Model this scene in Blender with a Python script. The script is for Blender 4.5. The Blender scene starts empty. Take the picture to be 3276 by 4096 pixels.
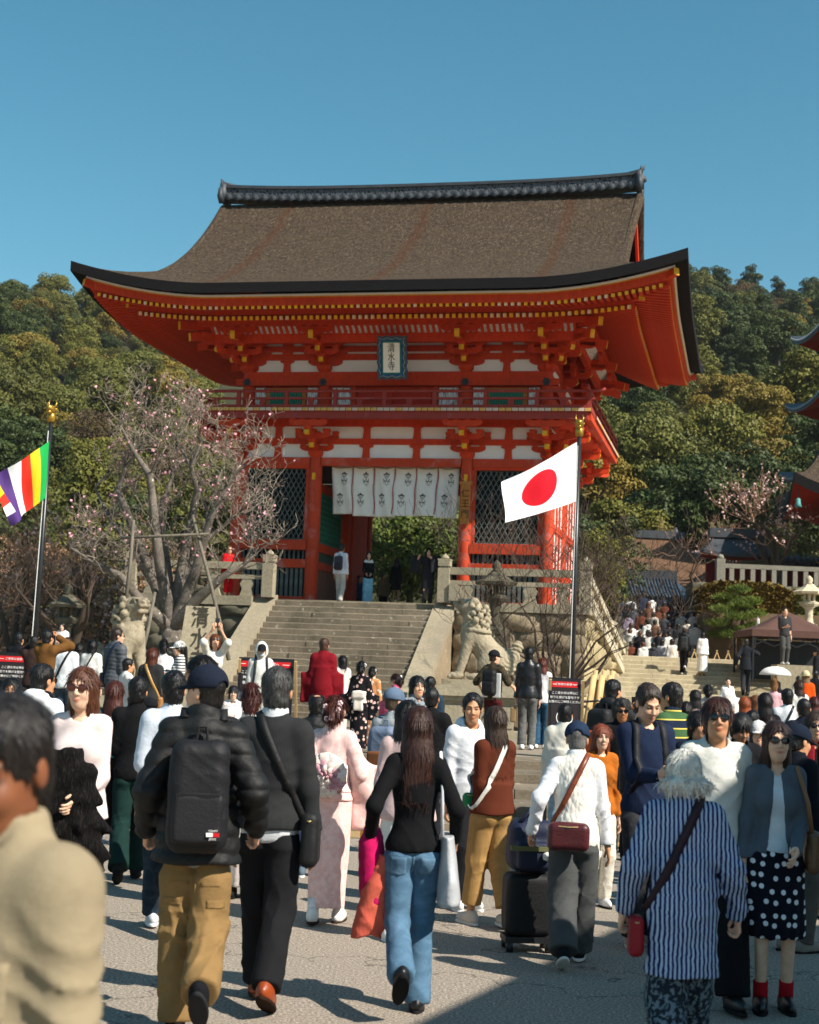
import bpy, math, random
import numpy as np
from mathutils import Vector, Matrix
random.seed(7); np.random.seed(7)
R = math.radians
sc = bpy.context.scene
COL = sc.collection
# ------------------------------------------------------------------ camera
FL, PITCH, ROLL, CAMZ = 6060.0, 0.1078, -0.0415, 1.76
SW, SH = 3276, 4096
f_ = np.array([0, math.cos(PITCH), math.sin(PITCH)]); r_ = np.array([1.0, 0, 0]); u_ = np.cross(r_, f_)
R_ = r_*math.cos(ROLL) - u_*math.sin(ROLL); U_ = u_*math.cos(ROLL) + r_*math.sin(ROLL)
CAM = np.array([0, 0, CAMZ])
def ray(px, py): return f_ + R_*(px-SW/2)/FL - U_*(py-SH/2)/FL
def atz(px, py, z):
    d = ray(px, py); return CAM + d*(z-CAMZ)/d[2]
def aty(px, py, y):
    d = ray(px, py); return CAM + d*y/d[1]
cd = bpy.data.cameras.new('camera'); cam = bpy.data.objects.new('camera', cd); COL.objects.link(cam)
cd.sensor_fit = 'HORIZONTAL'; cd.sensor_width = 24.0; cd.lens = 24.0*FL/SW
cd.clip_start = 0.1; cd.clip_end = 3000
cd.dof.use_dof = True; cd.dof.focus_distance = 14.0; cd.dof.aperture_fstop = 3.6
m = Matrix.Identity(4)
for i in range(3):
    m[i][0] = R_[i]; m[i][1] = U_[i]; m[i][2] = -f_[i]
m[2][3] = CAMZ
cam.matrix_world = m
sc.camera = cam
# ------------------------------------------------------------------ world, sun, exposure
SUN_EL = R(43.0); TO_SUN = np.array([0.81, -0.58]); TO_SUN = TO_SUN/np.linalg.norm(TO_SUN)
SUN_AZ = math.atan2(TO_SUN[0], TO_SUN[1])         # clockwise from +Y
w = bpy.data.worlds.new('World'); sc.world = w; w.use_nodes = True
nt = w.node_tree; nt.nodes.clear()
sky = nt.nodes.new('ShaderNodeTexSky'); sky.sky_type = 'NISHITA'; sky.sun_disc = False
sky.sun_elevation = SUN_EL; sky.sun_rotation = SUN_AZ; sky.altitude = 100; sky.air_density = 1.0; sky.dust_density = 0.6; sky.ozone_density = 1.6
hs = nt.nodes.new('ShaderNodeHueSaturation'); hs.inputs['Hue'].default_value = 0.468; hs.inputs['Saturation'].default_value = 1.28; hs.inputs['Value'].default_value = 1.0
bg = nt.nodes.new('ShaderNodeBackground'); bg.inputs['Strength'].default_value = 0.084
wo = nt.nodes.new('ShaderNodeOutputWorld')
nt.links.new(sky.outputs[0], hs.inputs['Color']); nt.links.new(hs.outputs[0], bg.inputs[0]); nt.links.new(bg.outputs[0], wo.inputs[0])
sd = bpy.data.lights.new('sun', 'SUN'); sd.energy = 5.0; sd.angle = R(0.53); sd.color = (1.0, 0.93, 0.82)
sun = bpy.data.objects.new('sun', sd); COL.objects.link(sun)
sv = Vector((TO_SUN[0]*math.cos(SUN_EL), TO_SUN[1]*math.cos(SUN_EL), math.sin(SUN_EL)))
sun.rotation_euler = sv.to_track_quat('Z', 'Y').to_euler()
sun.location = (20, -15, 40)
sc.view_settings.view_transform = 'Standard'; sc.view_settings.look = 'None'
sc.view_settings.exposure = 0.62; sc.view_settings.gamma = 1.0; sc.view_settings.use_curve_mapping = False
sc.cycles.max_bounces = 6; sc.cycles.diffuse_bounces = 3; sc.cycles.glossy_bounces = 2; sc.cycles.transparent_max_bounces = 6
sc.cycles.use_denoising = True
# ------------------------------------------------------------------ materials
def lin(c):
    c = c.lstrip('#'); v = [int(c[i:i+2], 16)/255 for i in (0, 2, 4)]
    return tuple(x/12.92 if x <= 0.04045 else ((x+0.055)/1.055)**2.4 for x in v)
def rgb(c): return lin(c) if isinstance(c, str) else tuple(c)
class NT:
    def __init__(s, name, rough=0.7, spec=0.3):
        s.m = bpy.data.materials.new(name); s.m.use_nodes = True; s.t = s.m.node_tree; s.n = s.t.nodes; s.b = s.n['Principled BSDF']
        s.b.inputs['Roughness'].default_value = rough; s.b.inputs['Specular IOR Level'].default_value = spec
        s._co = None
    def new(s, ty, **kw):
        n = s.n.new(ty)
        for k, v in kw.items():
            if k.startswith('i_'):
                key = k[2:]; key = int(key) if key.isdigit() else key.replace('_', ' ')
                n.inputs[key].default_value = v
            else: setattr(n, k, v)
        return n
    def link(s, a, b): s.t.links.new(a, b)
    def co(s, kind='Object'):
        if s._co is None: s._co = s.n.new('ShaderNodeTexCoord')
        return s._co.outputs[kind]
    def mapped(s, scale=(1, 1, 1), kind='Object', rot=(0, 0, 0)):
        mp = s.n.new('ShaderNodeMapping'); mp.inputs['Scale'].default_value = scale; mp.inputs['Rotation'].default_value = rot
        s.link(s.co(kind), mp.inputs['Vector']); return mp.outputs[0]
    def noise(s, vec, scale=5, detail=4, rough=0.55, dist=0.0):
        n = s.new('ShaderNodeTexNoise'); n.inputs['Scale'].default_value = scale; n.inputs['Detail'].default_value = detail
        n.inputs['Roughness'].default_value = rough; n.inputs['Distortion'].default_value = dist
        if vec is not None: s.link(vec, n.inputs['Vector'])
        return n.outputs['Fac']
    def ramp(s, fac, stops, interp='LINEAR'):
        n = s.n.new('ShaderNodeValToRGB'); e = n.color_ramp.elements; n.color_ramp.interpolation = interp
        while len(e) < len(stops): e.new(0.5)
        for el, (p, c) in zip(e, stops):
            el.position = p; c = rgb(c) if not isinstance(c, (int, float)) else (c, c, c); el.color = (*c[:3], 1)
        s.link(fac, n.inputs[0]); return n.outputs[0]
    def mix(s, fac, a, b, mode='MIX'):
        n = s.n.new('ShaderNodeMix'); n.data_type = 'RGBA'; n.blend_type = mode
        for sock, v in ((n.inputs[0], fac), (n.inputs[6], a), (n.inputs[7], b)):
            if hasattr(v, 'is_linked') or hasattr(v, 'links'): s.link(v, sock)
            elif sock == n.inputs[0]: sock.default_value = v
            else: sock.default_value = (*rgb(v)[:3], 1)
        return n.outputs[2]
    def color(s, sock_or_val):
        if isinstance(sock_or_val, (str, tuple)): s.b.inputs['Base Color'].default_value = (*rgb(sock_or_val), 1)
        else: s.link(sock_or_val, s.b.inputs['Base Color'])
    def bump(s, h, strength=0.3, dist=0.01):
        n = s.new('ShaderNodeBump'); n.inputs['Strength'].default_value = strength; n.inputs['Distance'].default_value = dist
        s.link(h, n.inputs['Height']); s.link(n.outputs[0], s.b.inputs['Normal'])
    def info_rand(s):
        n = s.n.new('ShaderNodeObjectInfo'); return n.outputs['Random']
MATS = {}
def simple(name, col, rough=0.7, var=0.15, nscale=8.0, bump=0.2, bscale=60.0, bdist=0.004, metal=0.0, spec=0.3, vec=(1, 1, 1), rand=0.0):
    if name in MATS: return MATS[name]
    t = NT(name, rough, spec); c = rgb(col)
    v = t.mapped(vec)
    n = t.noise(v, nscale, 4)
    lo = tuple(max(0, x*(1-var)) for x in c); hi = tuple(min(1, x*(1+var)) for x in c)
    o = t.ramp(n, [(0.3, lo), (0.7, hi)])
    if rand:
        rr = t.ramp(t.info_rand(), [(0, tuple([1-rand]*3)), (1, tuple([1.0]*3))]); o = t.mix(1.0, o, rr, 'MULTIPLY')
    t.color(o)
    if bump: t.bump(t.noise(v, bscale, 3), bump, bdist)
    t.b.inputs['Metallic'].default_value = metal
    MATS[name] = t.m; return t.m
# ------------------------------------------------------------------ mesh helpers
def mk_mesh(name, V, F, mats, fm=None, smooth=False):
    me = bpy.data.meshes.new(name)
    if isinstance(F, np.ndarray):
        V = np.asarray(V, np.float32); me.vertices.add(len(V)); me.vertices.foreach_set('co', V.ravel())
        k = F.shape[1]; me.loops.add(F.size); me.loops.foreach_set('vertex_index', F.astype(np.int32).ravel())
        me.polygons.add(len(F)); me.polygons.foreach_set('loop_start', np.arange(0, F.size, k, dtype=np.int32))
        me.update(calc_edges=True)
    else:
        me.from_pydata([tuple(v) for v in V], [], F); me.update()
    for m_ in (mats if isinstance(mats, (list, tuple)) else [mats]): me.materials.append(m_)
    if fm is not None: me.polygons.foreach_set('material_index', np.asarray(fm, np.int32))
    if smooth: me.polygons.foreach_set('use_smooth', np.ones(len(me.polygons), bool))
    return me
def link(name, me, parent=None, M=None, loc=None, rot=None):
    o = bpy.data.objects.new(name, me); COL.objects.link(o)
    if parent is not None: o.parent = parent
    if M is not None: o.matrix_local = M
    if loc is not None: o.location = loc
    if rot is not None: o.rotation_euler = rot
    return o
def empty(name, loc=(0, 0, 0), rz=0.0, label=None, cat=None, group=None):
    o = bpy.data.objects.new(name, None); COL.objects.link(o); o.location = loc; o.rotation_euler = (0, 0, rz); o.empty_display_size = 0.2
    tag(o, label, cat, group); return o
def tag(o, label=None, cat=None, group=None, kind=None):
    if label: o['label'] = label
    if cat: o['category'] = cat
    if group: o['group'] = group
    if kind: o['kind'] = kind
    return o
class MB:
    def __init__(s): s.V = []; s.F = []; s.M = []
    def add(s, V, F, mi=0):
        b = len(s.V); s.V += [tuple(v) for v in V]; s.F += [tuple(i+b for i in f) for f in F]
        s.M += ([mi]*len(F) if isinstance(mi, int) else list(mi)); return s
    def box(s, x0, x1, y0, y1, z0, z1, mi=0, end=None, M=None):
        V = [(x0, y0, z0), (x1, y0, z0), (x1, y1, z0), (x0, y1, z0), (x0, y0, z1), (x1, y0, z1), (x1, y1, z1), (x0, y1, z1)]
        F = [(0, 3, 2, 1), (4, 5, 6, 7), (0, 1, 5, 4), (2, 3, 7, 6), (1, 2, 6, 5), (3, 0, 4, 7)]  # bottom top y0 y1 x1 x0
        mm = [mi]*6
        if end:
            for k, v in end.items(): mm[{'b': 0, 't': 1, 'y0': 2, 'y1': 3, 'x1': 4, 'x0': 5}[k]] = v
        if M is not None: V = [tuple(M @ Vector(v)) for v in V]
        return s.add(V, F, mm)
    def bar(s, a, b, w, h, mi=0, endm=None, up=(0, 0, 1)):
        a = Vector(a); b = Vector(b); d = b-a; L = d.length; y = d.normalized(); upv = Vector(up)
        x = y.cross(upv); x = x.normalized() if x.length > 1e-6 else Vector((1, 0, 0)); z = x.cross(y)
        Mx = Matrix((x, y, z)).transposed().to_4x4(); Mx.translation = a
        return s.box(-w/2, w/2, 0, L, -h/2, h/2, mi, ({'y1': endm} if endm is not None else None), Mx)
    def tube(s, pts, rad, n=8, mi=0, cap=True):
        pts = [Vector(p) for p in pts]; b = len(s.V)
        if not hasattr(rad, '__len__'): rad = [rad]*len(pts)
        prev = None
        for i, p in enumerate(pts):
            d = (pts[min(i+1, len(pts)-1)]-pts[max(i-1, 0)]).normalized()
            if prev is None:
                a = Vector((0, 0, 1)) if abs(d.z) < 0.9 else Vector((1, 0, 0)); x = d.cross(a).normalized()
            else: x = (prev - d*prev.dot(d)); x = x.normalized() if x.length > 1e-6 else d.orthogonal().normalized()
            prev = x; y = d.cross(x)
            for k in range(n):
                t = 2*math.pi*k/n; q = p + (x*math.cos(t)+y*math.sin(t))*rad[i]; s.V.append(tuple(q))
        nf = 0
        for i in range(len(pts)-1):
            for k in range(n):
                s.F.append((b+i*n+k, b+i*n+(k+1) % n, b+(i+1)*n+(k+1) % n, b+(i+1)*n+k)); nf += 1
        if cap:
            s.F.append(tuple(b+k for k in reversed(range(n)))); s.F.append(tuple(b+(len(pts)-1)*n+k for k in range(n))); nf += 2
        s.M += [mi]*nf; return s
    def lathe(s, prof, c=(0, 0, 0), n=16, mi=0):
        return s.tube([(c[0], c[1], c[2]+z) for r0, z in prof], [max(r0, 1e-4) for r0, z in prof], n, mi)
    def prism(s, poly, y0, y1, mi=0, M=None):
        n = len(poly); V = [(x, y0, z) for x, z in poly]+[(x, y1, z) for x, z in poly]
        F = [tuple(range(n)), tuple(reversed(range(n, 2*n)))]+[(i, i+n, (i+1) % n+n, (i+1) % n) for i in range(n)]
        if M is not None: V = [tuple(M @ Vector(v)) for v in V]
        return s.add(V, F, mi)
    def mesh(s, name, mats, smooth=False): return mk_mesh(name, s.V, s.F, mats, s.M, smooth)
    def obj(s, name, mats, parent=None, smooth=False, **kw): return link(name, s.mesh(name, mats, smooth), parent, **kw)
def auto_smooth(me, ang=40):
    try: me.set_sharp_from_angle(angle=R(ang))
    except Exception: pass
# ------------------------------------------------------------------ signed-distance meshing
def cap(P, a, b, r1, r2=None):
    r2 = r1 if r2 is None else r2
    a = np.asarray(a, np.float32); b = np.asarray(b, np.float32); ba = b-a; pa = P-a
    t = np.clip(pa@ba/max(float(ba@ba), 1e-9), 0, 1)
    q = pa-t[:, None]*ba; return np.sqrt(np.einsum('ij,ij->i', q, q))-(r1+t*(r2-r1))
def ell(P, c, r, rot=None):
    q = P-np.asarray(c, np.float32)
    if rot is not None: q = q@rot
    r = np.asarray(r, np.float32); a = q/r; k0 = np.sqrt(np.einsum('ij,ij->i', a, a)); b = a/r; k1 = np.sqrt(np.einsum('ij,ij->i', b, b))
    return k0*(k0-1)/np.maximum(k1, 1e-6)
def rbox(P, c, h, rd, rot=None):
    q = P-np.asarray(c, np.float32)
    if rot is not None: q = q@rot
    q = np.abs(q)-(np.asarray(h, np.float32)-rd)
    return np.sqrt((np.maximum(q, 0)**2).sum(1))+np.minimum(q.max(1), 0)-rd
def smin(a, b, k):
    h = np.maximum(k-np.abs(a-b), 0)/k; return np.minimum(a, b)-h*h*k*0.25
def smax(a, b, k): return -smin(-a, -b, k)
def loft(P, prof):
    z = P[:, 2]; pr = np.asarray(prof, np.float32); o = np.argsort(pr[:, 0]); pr = pr[o]
    rx = np.interp(z, pr[:, 0], pr[:, 1]); ry = np.interp(z, pr[:, 0], pr[:, 2]); cx = np.interp(z, pr[:, 0], pr[:, 3]) if pr.shape[1] > 3 else 0; cy = np.interp(z, pr[:, 0], pr[:, 4]) if pr.shape[1] > 4 else 0
    k = np.sqrt(((P[:, 0]-cx)/rx)**2+((P[:, 1]-cy)/ry)**2)
    d = (k-1)*np.minimum(rx, ry)
    return np.maximum(d, np.maximum(pr[0, 0]-z, z-pr[-1, 0]))
def rotm(ax=0, ay=0, az=0):
    return np.array(Matrix.Rotation(R(az), 3, 'Z') @ Matrix.Rotation(R(ay), 3, 'Y') @ Matrix.Rotation(R(ax), 3, 'X'), np.float32)
def snets(fn, lo, hi, res, slack=1.5):
    lo = np.asarray(lo, np.float32); hi = np.asarray(hi, np.float32); K = 4
    nb = np.maximum(np.ceil((hi-lo)/(res*K)).astype(int), 1); N = nb*K+1
    ax = [lo[i]+(np.arange(nb[i])+0.5)*res*K for i in range(3)]
    C = np.stack(np.meshgrid(*ax, indexing='ij'), -1).reshape(-1, 3).astype(np.float32)
    dc = fn(C).reshape(nb); act = np.abs(dc) < 0.87*K*res*slack
    sgn = np.where(dc < 0, -1.0, 1.0).astype(np.float32)
    D = np.ones(N, np.float32); D[:-1, :-1, :-1] = sgn.repeat(K, 0).repeat(K, 1).repeat(K, 2)
    msk = np.zeros(N, bool); am = act.repeat(K, 0).repeat(K, 1).repeat(K, 2)
    for i in (0, 1):
        for j in (0, 1):
            for k in (0, 1): msk[i:N[0]-1+i, j:N[1]-1+j, k:N[2]-1+k] |= am
    I = np.argwhere(msk); P = (lo+I*res).astype(np.float32)
    if len(P) == 0: return np.zeros((0, 3)), np.zeros((0, 4), int)
    D[tuple(I.T)] = fn(P)
    s = D < 0
    cnt = np.zeros(N-1, np.int8)
    for i in (0, 1):
        for j in (0, 1):
            for k in (0, 1): cnt += s[i:N[0]-1+i, j:N[1]-1+j, k:N[2]-1+k]
    cells = np.argwhere((cnt > 0) & (cnt < 8) & am)
    if len(cells) == 0: return np.zeros((0, 3)), np.zeros((0, 4), int)
    off = np.array([(i, j, k) for i in (0, 1) for j in (0, 1) for k in (0, 1)])
    cv = np.stack([D[tuple((cells+o).T)] for o in off], 1)
    acc = np.zeros((len(cells), 3), np.float32); num = np.zeros(len(cells), np.float32)
    for a in range(8):
        for b in range(a+1, 8):
            if np.abs(off[a]-off[b]).sum() != 1: continue
            va, vb = cv[:, a], cv[:, b]; x = (va < 0) != (vb < 0); t = np.where(x, va/np.where(x, va-vb, 1), 0)
            acc += np.where(x[:, None], off[a]+(off[b]-off[a])*t[:, None], 0); num += x
    V = lo+(cells+acc/num[:, None])*res
    idx = -np.ones(N-1, np.int32); idx[tuple(cells.T)] = np.arange(len(cells))
    Fs = []
    for axn in range(3):
        o = np.zeros(3, int); o[axn] = 1
        sl0 = tuple(slice(0, N[i]-o[i]) for i in range(3)); sl1 = tuple(slice(o[i], N[i]) for i in range(3))
        e = np.argwhere(s[sl0] != s[sl1])
        b1, b2 = [(1, 2), (2, 0), (0, 1)][axn]
        ok = (e[:, b1] > 0) & (e[:, b2] > 0) & (e[:, b1] < N[b1]-1) & (e[:, b2] < N[b2]-1); e = e[ok]
        d1 = np.zeros(3, int); d1[b1] = 1; d2 = np.zeros(3, int); d2[b2] = 1
        q = np.stack([idx[tuple((e-d1-d2).T)], idx[tuple((e-d2).T)], idx[tuple(e.T)], idx[tuple((e-d1).T)]], 1)
        fl = s[tuple(e.T)]; q[~fl] = q[~fl][:, ::-1]
        Fs.append(q[(q >= 0).all(1)])
    return V, np.concatenate(Fs).astype(np.int32)
def joinvf(parts):
    Vs, Fs, b = [], [], 0
    for V, F in parts:
        if len(V) == 0: continue
        Vs.append(V); Fs.append(F+b); b += len(V)
    return np.concatenate(Vs), np.concatenate(Fs)
def wob(P, f=9.0, seed=0.0):
    x, y, z = P[:, 0]*f+seed, P[:, 1]*f+seed*1.7, P[:, 2]*f-seed
    return (np.sin(x*1.1+1.6*np.sin(z*0.7+y))*np.sin(z*0.9+1.3*np.sin(x*0.8-y*0.9)+seed)+0.5*np.sin(2.3*x-1.9*z+1.2*np.sin(2.1*y+z)))
# ================================================================== temple gate
def wood_paint(name, base, fade=None, famt=0.45, fs=3.0, dirt=0.25, rough=0.68, vec=(6, 6, 1.2)):
    if name in MATS: return MATS[name]
    t = NT(name, rough, 0.3); c = rgb(base)
    v = t.mapped((1, 1, 1)); vg = t.mapped(vec)
    n1 = t.noise(vg, 4.0, 6, 0.6); n2 = t.noise(v, fs, 5, 0.6)
    col = t.ramp(n1, [(0.25, tuple(x*(1-dirt) for x in c)), (0.75, tuple(min(1, x*(1+dirt*0.6)) for x in c))])
    if fade:
        mk = t.ramp(n2, [(famt, 0.0), (famt+0.16, 1.0)]); fc = t.ramp(n1, [(0.3, tuple(x*0.8 for x in rgb(fade))), (0.7, fade)])
        col = t.mix(mk, col, fc)
    big = t.ramp(t.noise(v, 0.9, 5, 0.7), [(0.3, (0.66, 0.62, 0.6)), (0.62, (1.0, 1.0, 1.0))]); col = t.mix(0.6, col, big, 'MULTIPLY')
    t.color(col); t.bump(n1, 0.25, 0.006); MATS[name] = t.m; return t.m
RED = wood_paint('vermilion paint', '#d03c0a', None, dirt=0.3)
REDW = wood_paint('weathered vermilion', '#c4401a', '#c07c72', 0.54, 1.7)
REDD = wood_paint('balcony oxide red', '#9c3a30', '#a8605a', 0.6, 2.0)
GOLD = simple('gold paint', '#d9a013', 0.5, 0.25, 6, 0.1)
GOLDW = wood_paint('worn gold paint', '#e0b060', '#e6d8c8', 0.5, 6.0, 0.3)
WHITE = simple('white plaster', '#e9e4dd', 0.85, 0.05, 2.0, 0.15, 40)
def peeling():
    t = NT('peeling white paint', 0.8); v = t.mapped((14, 14, 1.5)); n = t.noise(v, 3.0, 5, 0.65)
    t.color(t.ramp(n, [(0.5, '#e6e3df'), (0.56, '#8a7f7a'), (0.7, '#6b5d57')])); t.bump(n, 0.2, 0.004); return t.m
PEEL = peeling()
GREENW = simple('green lattice paint', '#2d7d63', 0.6, 0.2)
GREYW = wood_paint('weathered grey wood', '#5d6561', '#7d857f', 0.5, 4.0, 0.25, 0.8, (8, 8, 1.0))
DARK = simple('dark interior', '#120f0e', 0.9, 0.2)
BLACKM = simple('black iron', '#16171b', 0.45, 0.2, spec=0.5)
def roofmat():
    t = NT('cypress bark', 0.95, 0.15); v = t.mapped((1, 1, 1)); n1 = t.noise(t.mapped((13, 6, 6)), 1.0, 6, 0.75); n2 = t.noise(v, 0.9, 4); n3 = t.noise(t.mapped((30, 10, 10)), 1.7, 3, 0.6)
    c = t.ramp(n1, [(0.25, '#17120f'), (0.42, '#352a22'), (0.58, '#504337'), (0.75, '#877863')])
    c = t.mix(t.ramp(n2, [(0.35, 0.0), (0.75, 0.42)]), c, '#4a3f30')
    c = t.mix(t.ramp(n3, [(0.64, 0.0), (0.68, 0.6)]), c, '#a3977e')
    sx = t.new('ShaderNodeSeparateXYZ'); t.link(t.co(), sx.inputs[0])
    nw = t.noise(t.mapped((0.5, 0.7, 0.7)), 2.2, 4)
    for x0, w0 in ((-4.5, 0.26), (0.2, 0.26), (4.75, 0.24)):
        a = t.new('ShaderNodeMath', operation='MULTIPLY_ADD', i_1=0.5, i_2=-x0-0.25); t.link(nw, a.inputs[0])
        b = t.new('ShaderNodeMath', operation='ADD'); t.link(sx.outputs[0], b.inputs[0]); t.link(a.outputs[0], b.inputs[1])
        d = t.new('ShaderNodeMath', operation='ABSOLUTE'); t.link(b.outputs[0], d.inputs[0])
        c = t.mix(t.ramp(d.outputs[0], [(0.0, 0.5), (w0, 0.0)]), c, '#4c2a12')
    t.color(c); t.bump(n1, 0.9, 0.05); return t.m
BARK = roofmat()
def edgemat():
    t = NT('bark eave edge', 0.9, 0.2); v = t.mapped((3, 3, 60)); n = t.noise(v, 1.5, 4); n2 = t.noise(t.mapped(), 1.2, 3)
    c = t.ramp(n, [(0.3, '#0b0b0e'), (0.7, '#1d1a1a')]); t.color(c); t.bump(n, 0.4, 0.02); return t.m
EDGE = edgemat()
TILE = simple('grey roof tile', '#3c4045', 0.55, 0.25, 3, 0.3, 30, 0.006, spec=0.4)
def reliefmat():
    t = NT('tile relief', 0.6, 0.4); v = t.mapped((5.5, 1, 5.5), rot=(0, 0, 0)); w1 = t.new('ShaderNodeTexVoronoi', feature='DISTANCE_TO_EDGE', i_Scale=1.6); t.link(v, w1.inputs['Vector'])
    t.color(t.ramp(w1.outputs['Distance'], [(0.05, '#565a60'), (0.25, '#1a1c20')])); t.bump(w1.outputs['Distance'], 0.9, -0.04); return t.m
TREL = reliefmat()
GA = -0.2229; G0 = (-0.602, 44.444, 3.858)
gate = empty('temple_gate', G0, GA, 'large vermilion two-storey temple gate with brown bark roof and upturned eaves', 'temple gate')
CB, SB, DEP = 2.3, 2.4, 6.4
EX, EY, YC = 8.7, 4.07, 3.2
XG = 6.85; ZE = 8.6
def g2w(x, y, z):
    c, s = math.cos(GA), math.sin(GA); return Vector((G0[0]+x*c-y*s, G0[1]+x*s+y*c, G0[2]+z))
def Pz(t): return ZE+0.34*t+0.0405*t*t
def lift(e, t=0): return 0.72*max(0, 1-e/4.2)**1.8*math.exp(-t/2.4)
# ---- roof shell
def grid_shell(rows, th, mt, mb):
    """rows: list of equally long point lists (top); th: drop; builds top, bottom and rim"""
    n, k = len(rows), len(rows[0]); V = []; F = []; M = []
    for r0 in rows: V += [tuple(p) for p in r0]
    for r0 in rows: V += [(p[0], p[1], p[2]-th) for p in r0]
    o = n*k
    for i in range(n-1):
        for j in range(k-1):
            a = i*k+j; F.append((a, a+1, a+k+1, a+k)); M.append(mt); F.append((o+a, o+a+k, o+a+k+1, o+a+1)); M.append(mb)
    def rim(idx):
        for a, b in zip(idx[:-1], idx[1:]): F.append((a, o+a, o+b, b)); M.append(1)
    rim(list(range(k))); rim([i*k+k-1 for i in range(n)]); rim([(n-1)*k+j for j in reversed(range(k))]); rim([i*k for i in reversed(range(n))])
    return V, F, M
def slope_rows(sgn):
    rows = []; T = [0, .15, .35, .6, .9, 1.25, 1.6, 1.85, 1.95, 2.4, 3, 3.6, 4.2, 4.8, 5.4, 6.0, 6.6, 7.1, 7.27]
    for t in T:
        xm = EX-t if t < EX-XG else XG-0.10*math.sin(min(1, (t-(EX-XG))/5.4)*math.pi)
        ys = -EY+t if sgn < 0 else DEP+EY-t; row = []
        for j in range(61):
            x = -xm+2*xm*j/60; row.append((x, ys, Pz(t)+lift(EX-abs(x), t)))
        rows.append(row if sgn < 0 else row[::-1])
    return rows
roof_me = MB()
for s in (-1, 1): roof_me.add(*grid_shell(slope_rows(s), 0.29, 0, 1))
for s in (-1, 1):
    rows = []
    for t in (0, .15, .35, .6, .9, 1.25, 1.6, 1.9, 2.3):
        row = []
        for j in range(49):
            y0, y1 = -EY+t, DEP+EY-t; y = y0+(y1-y0)*j/48; e = min(y+EY, DEP+EY-y); row.append((s*(EX-t), y, Pz(t)+lift(e, t)))
        rows.append(row if s > 0 else row[::-1])
    roof_me.add(*grid_shell(rows, 0.29, 0, 1))
# rolled verge at each gable
for s in (-1, 1):
    for sg in (-1, 1):
        pts = []
        for t in np.linspace(1.7, 7.27, 16):
            pts.append((s*(XG-0.10*math.sin(min(1, (t-1.85)/5.4)*math.pi) if t > 1.85 else s*XG*s), (-EY+t) if sg < 0 else DEP+EY-t, Pz(t)-0.12))
        roof_me.tube(pts, 0.15, 10, 0)
roof = roof_me.obj('roof', [BARK, EDGE, RED], gate, True); auto_smooth(roof.data, 35)
# gable walls (red boards and white plaster, recessed)
for s in (-1, 1):
    gm = MB(); xg = s*(XG-0.55); poly = [(y, z) for y, z in [(-1.9, Pz(2.0)-0.3)]+[(-EY+t, Pz(t)-0.32) for t in np.linspace(2.4, 7.27, 10)]+[(DEP+EY-t, Pz(t)-0.32) for t in np.linspace(7.0, 2.4, 9)]+[(DEP+1.9, Pz(2.0)-0.3)]]
    V = [(xg, y, z) for y, z in poly]+[(xg-s*0.1, y, z) for y, z in poly]; n = len(poly)
    gm.add(V, [tuple(range(n)) if s > 0 else tuple(reversed(range(n))), tuple(reversed(range(n, 2*n))) if s > 0 else tuple(range(n, 2*n))], 0)
    for y in np.arange(-1.2, 7.7, 0.85): 
        t = min(y+EY, DEP+EY-y); gm.box(xg-0.02 if s < 0 else xg, xg if s < 0 else xg+0.05, y, y+0.14, Pz(1.9)-0.2, Pz(t)-0.35, 0)
    gm.obj('gable_wall', [RED], gate)
    bb = MB()
    for sg in (-1, 1):
        for k in range(10):
            t0, t1 = 2.2+k*0.5, 2.2+(k+1)*0.5; ya, yb = ((-EY+t0), (-EY+t1)) if sg < 0 else (DEP+EY-t0, DEP+EY-t1)
            bb.bar((s*(XG-0.12), ya, Pz(t0)-0.5), (s*(XG-0.12), yb, Pz(t1)-0.5), 0.08, 0.36, 0)
    bb.obj('bargeboard', [RED], gate)
# ---- ridge
rg = MB(); RL = 6.75; zr = Pz(7.27)-0.02
ridge_z = lambda x: zr+0.16*(abs(x)/RL)**3
xs = np.linspace(-RL, RL, 25)
for a, b in zip(xs[:-1], xs[1:]):
    za, zb = ridge_z(a), ridge_z(b)
    for y0, y1, z0, z1, mi in ((-.30, .30, 0.0, .12, 0), (-.24, .24, .12, .18, 0), (-.17, .17, .18, .40, 1), (-.23, .23, .40, .45, 0), (-.13, .13, .45, .53, 0)):
        V = [(a, YC+y0, za+z0), (b, YC+y0, zb+z0), (b, YC+y1, zb+z0), (a, YC+y1, za+z0), (a, YC+y0, za+z1), (b, YC+y0, zb+z1), (b, YC+y1, zb+z1), (a, YC+y1, za+z1)]
        rg.add(V, [(0, 3, 2, 1), (4, 5, 6, 7), (0, 1, 5, 4), (2, 3, 7, 6), (1, 2, 6, 5), (3, 0, 4, 7)], mi)
ridge = rg.obj('ridge', [TILE, TREL], roof)
disc = MB(); disc.tube([(0, 0.3, 0), (0, -0.02, 0)], 0.105, 14); disc.tube([(0, -0.02, 0), (0, -0.035, 0)], [0.105, 0.08], 14); disc.tube([(0, -0.03, 0), (0, -0.05, 0)], [0.045, 0.03], 10); discm = disc.mesh('ridge_tile', [TILE], True); auto_smooth(discm)
for i in range(44):
    x = -RL+0.15+i*(2*RL-0.3)/43; link('ridge_tile', discm, roof, loc=(x, YC-0.32, ridge_z(x)+0.05))
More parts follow.
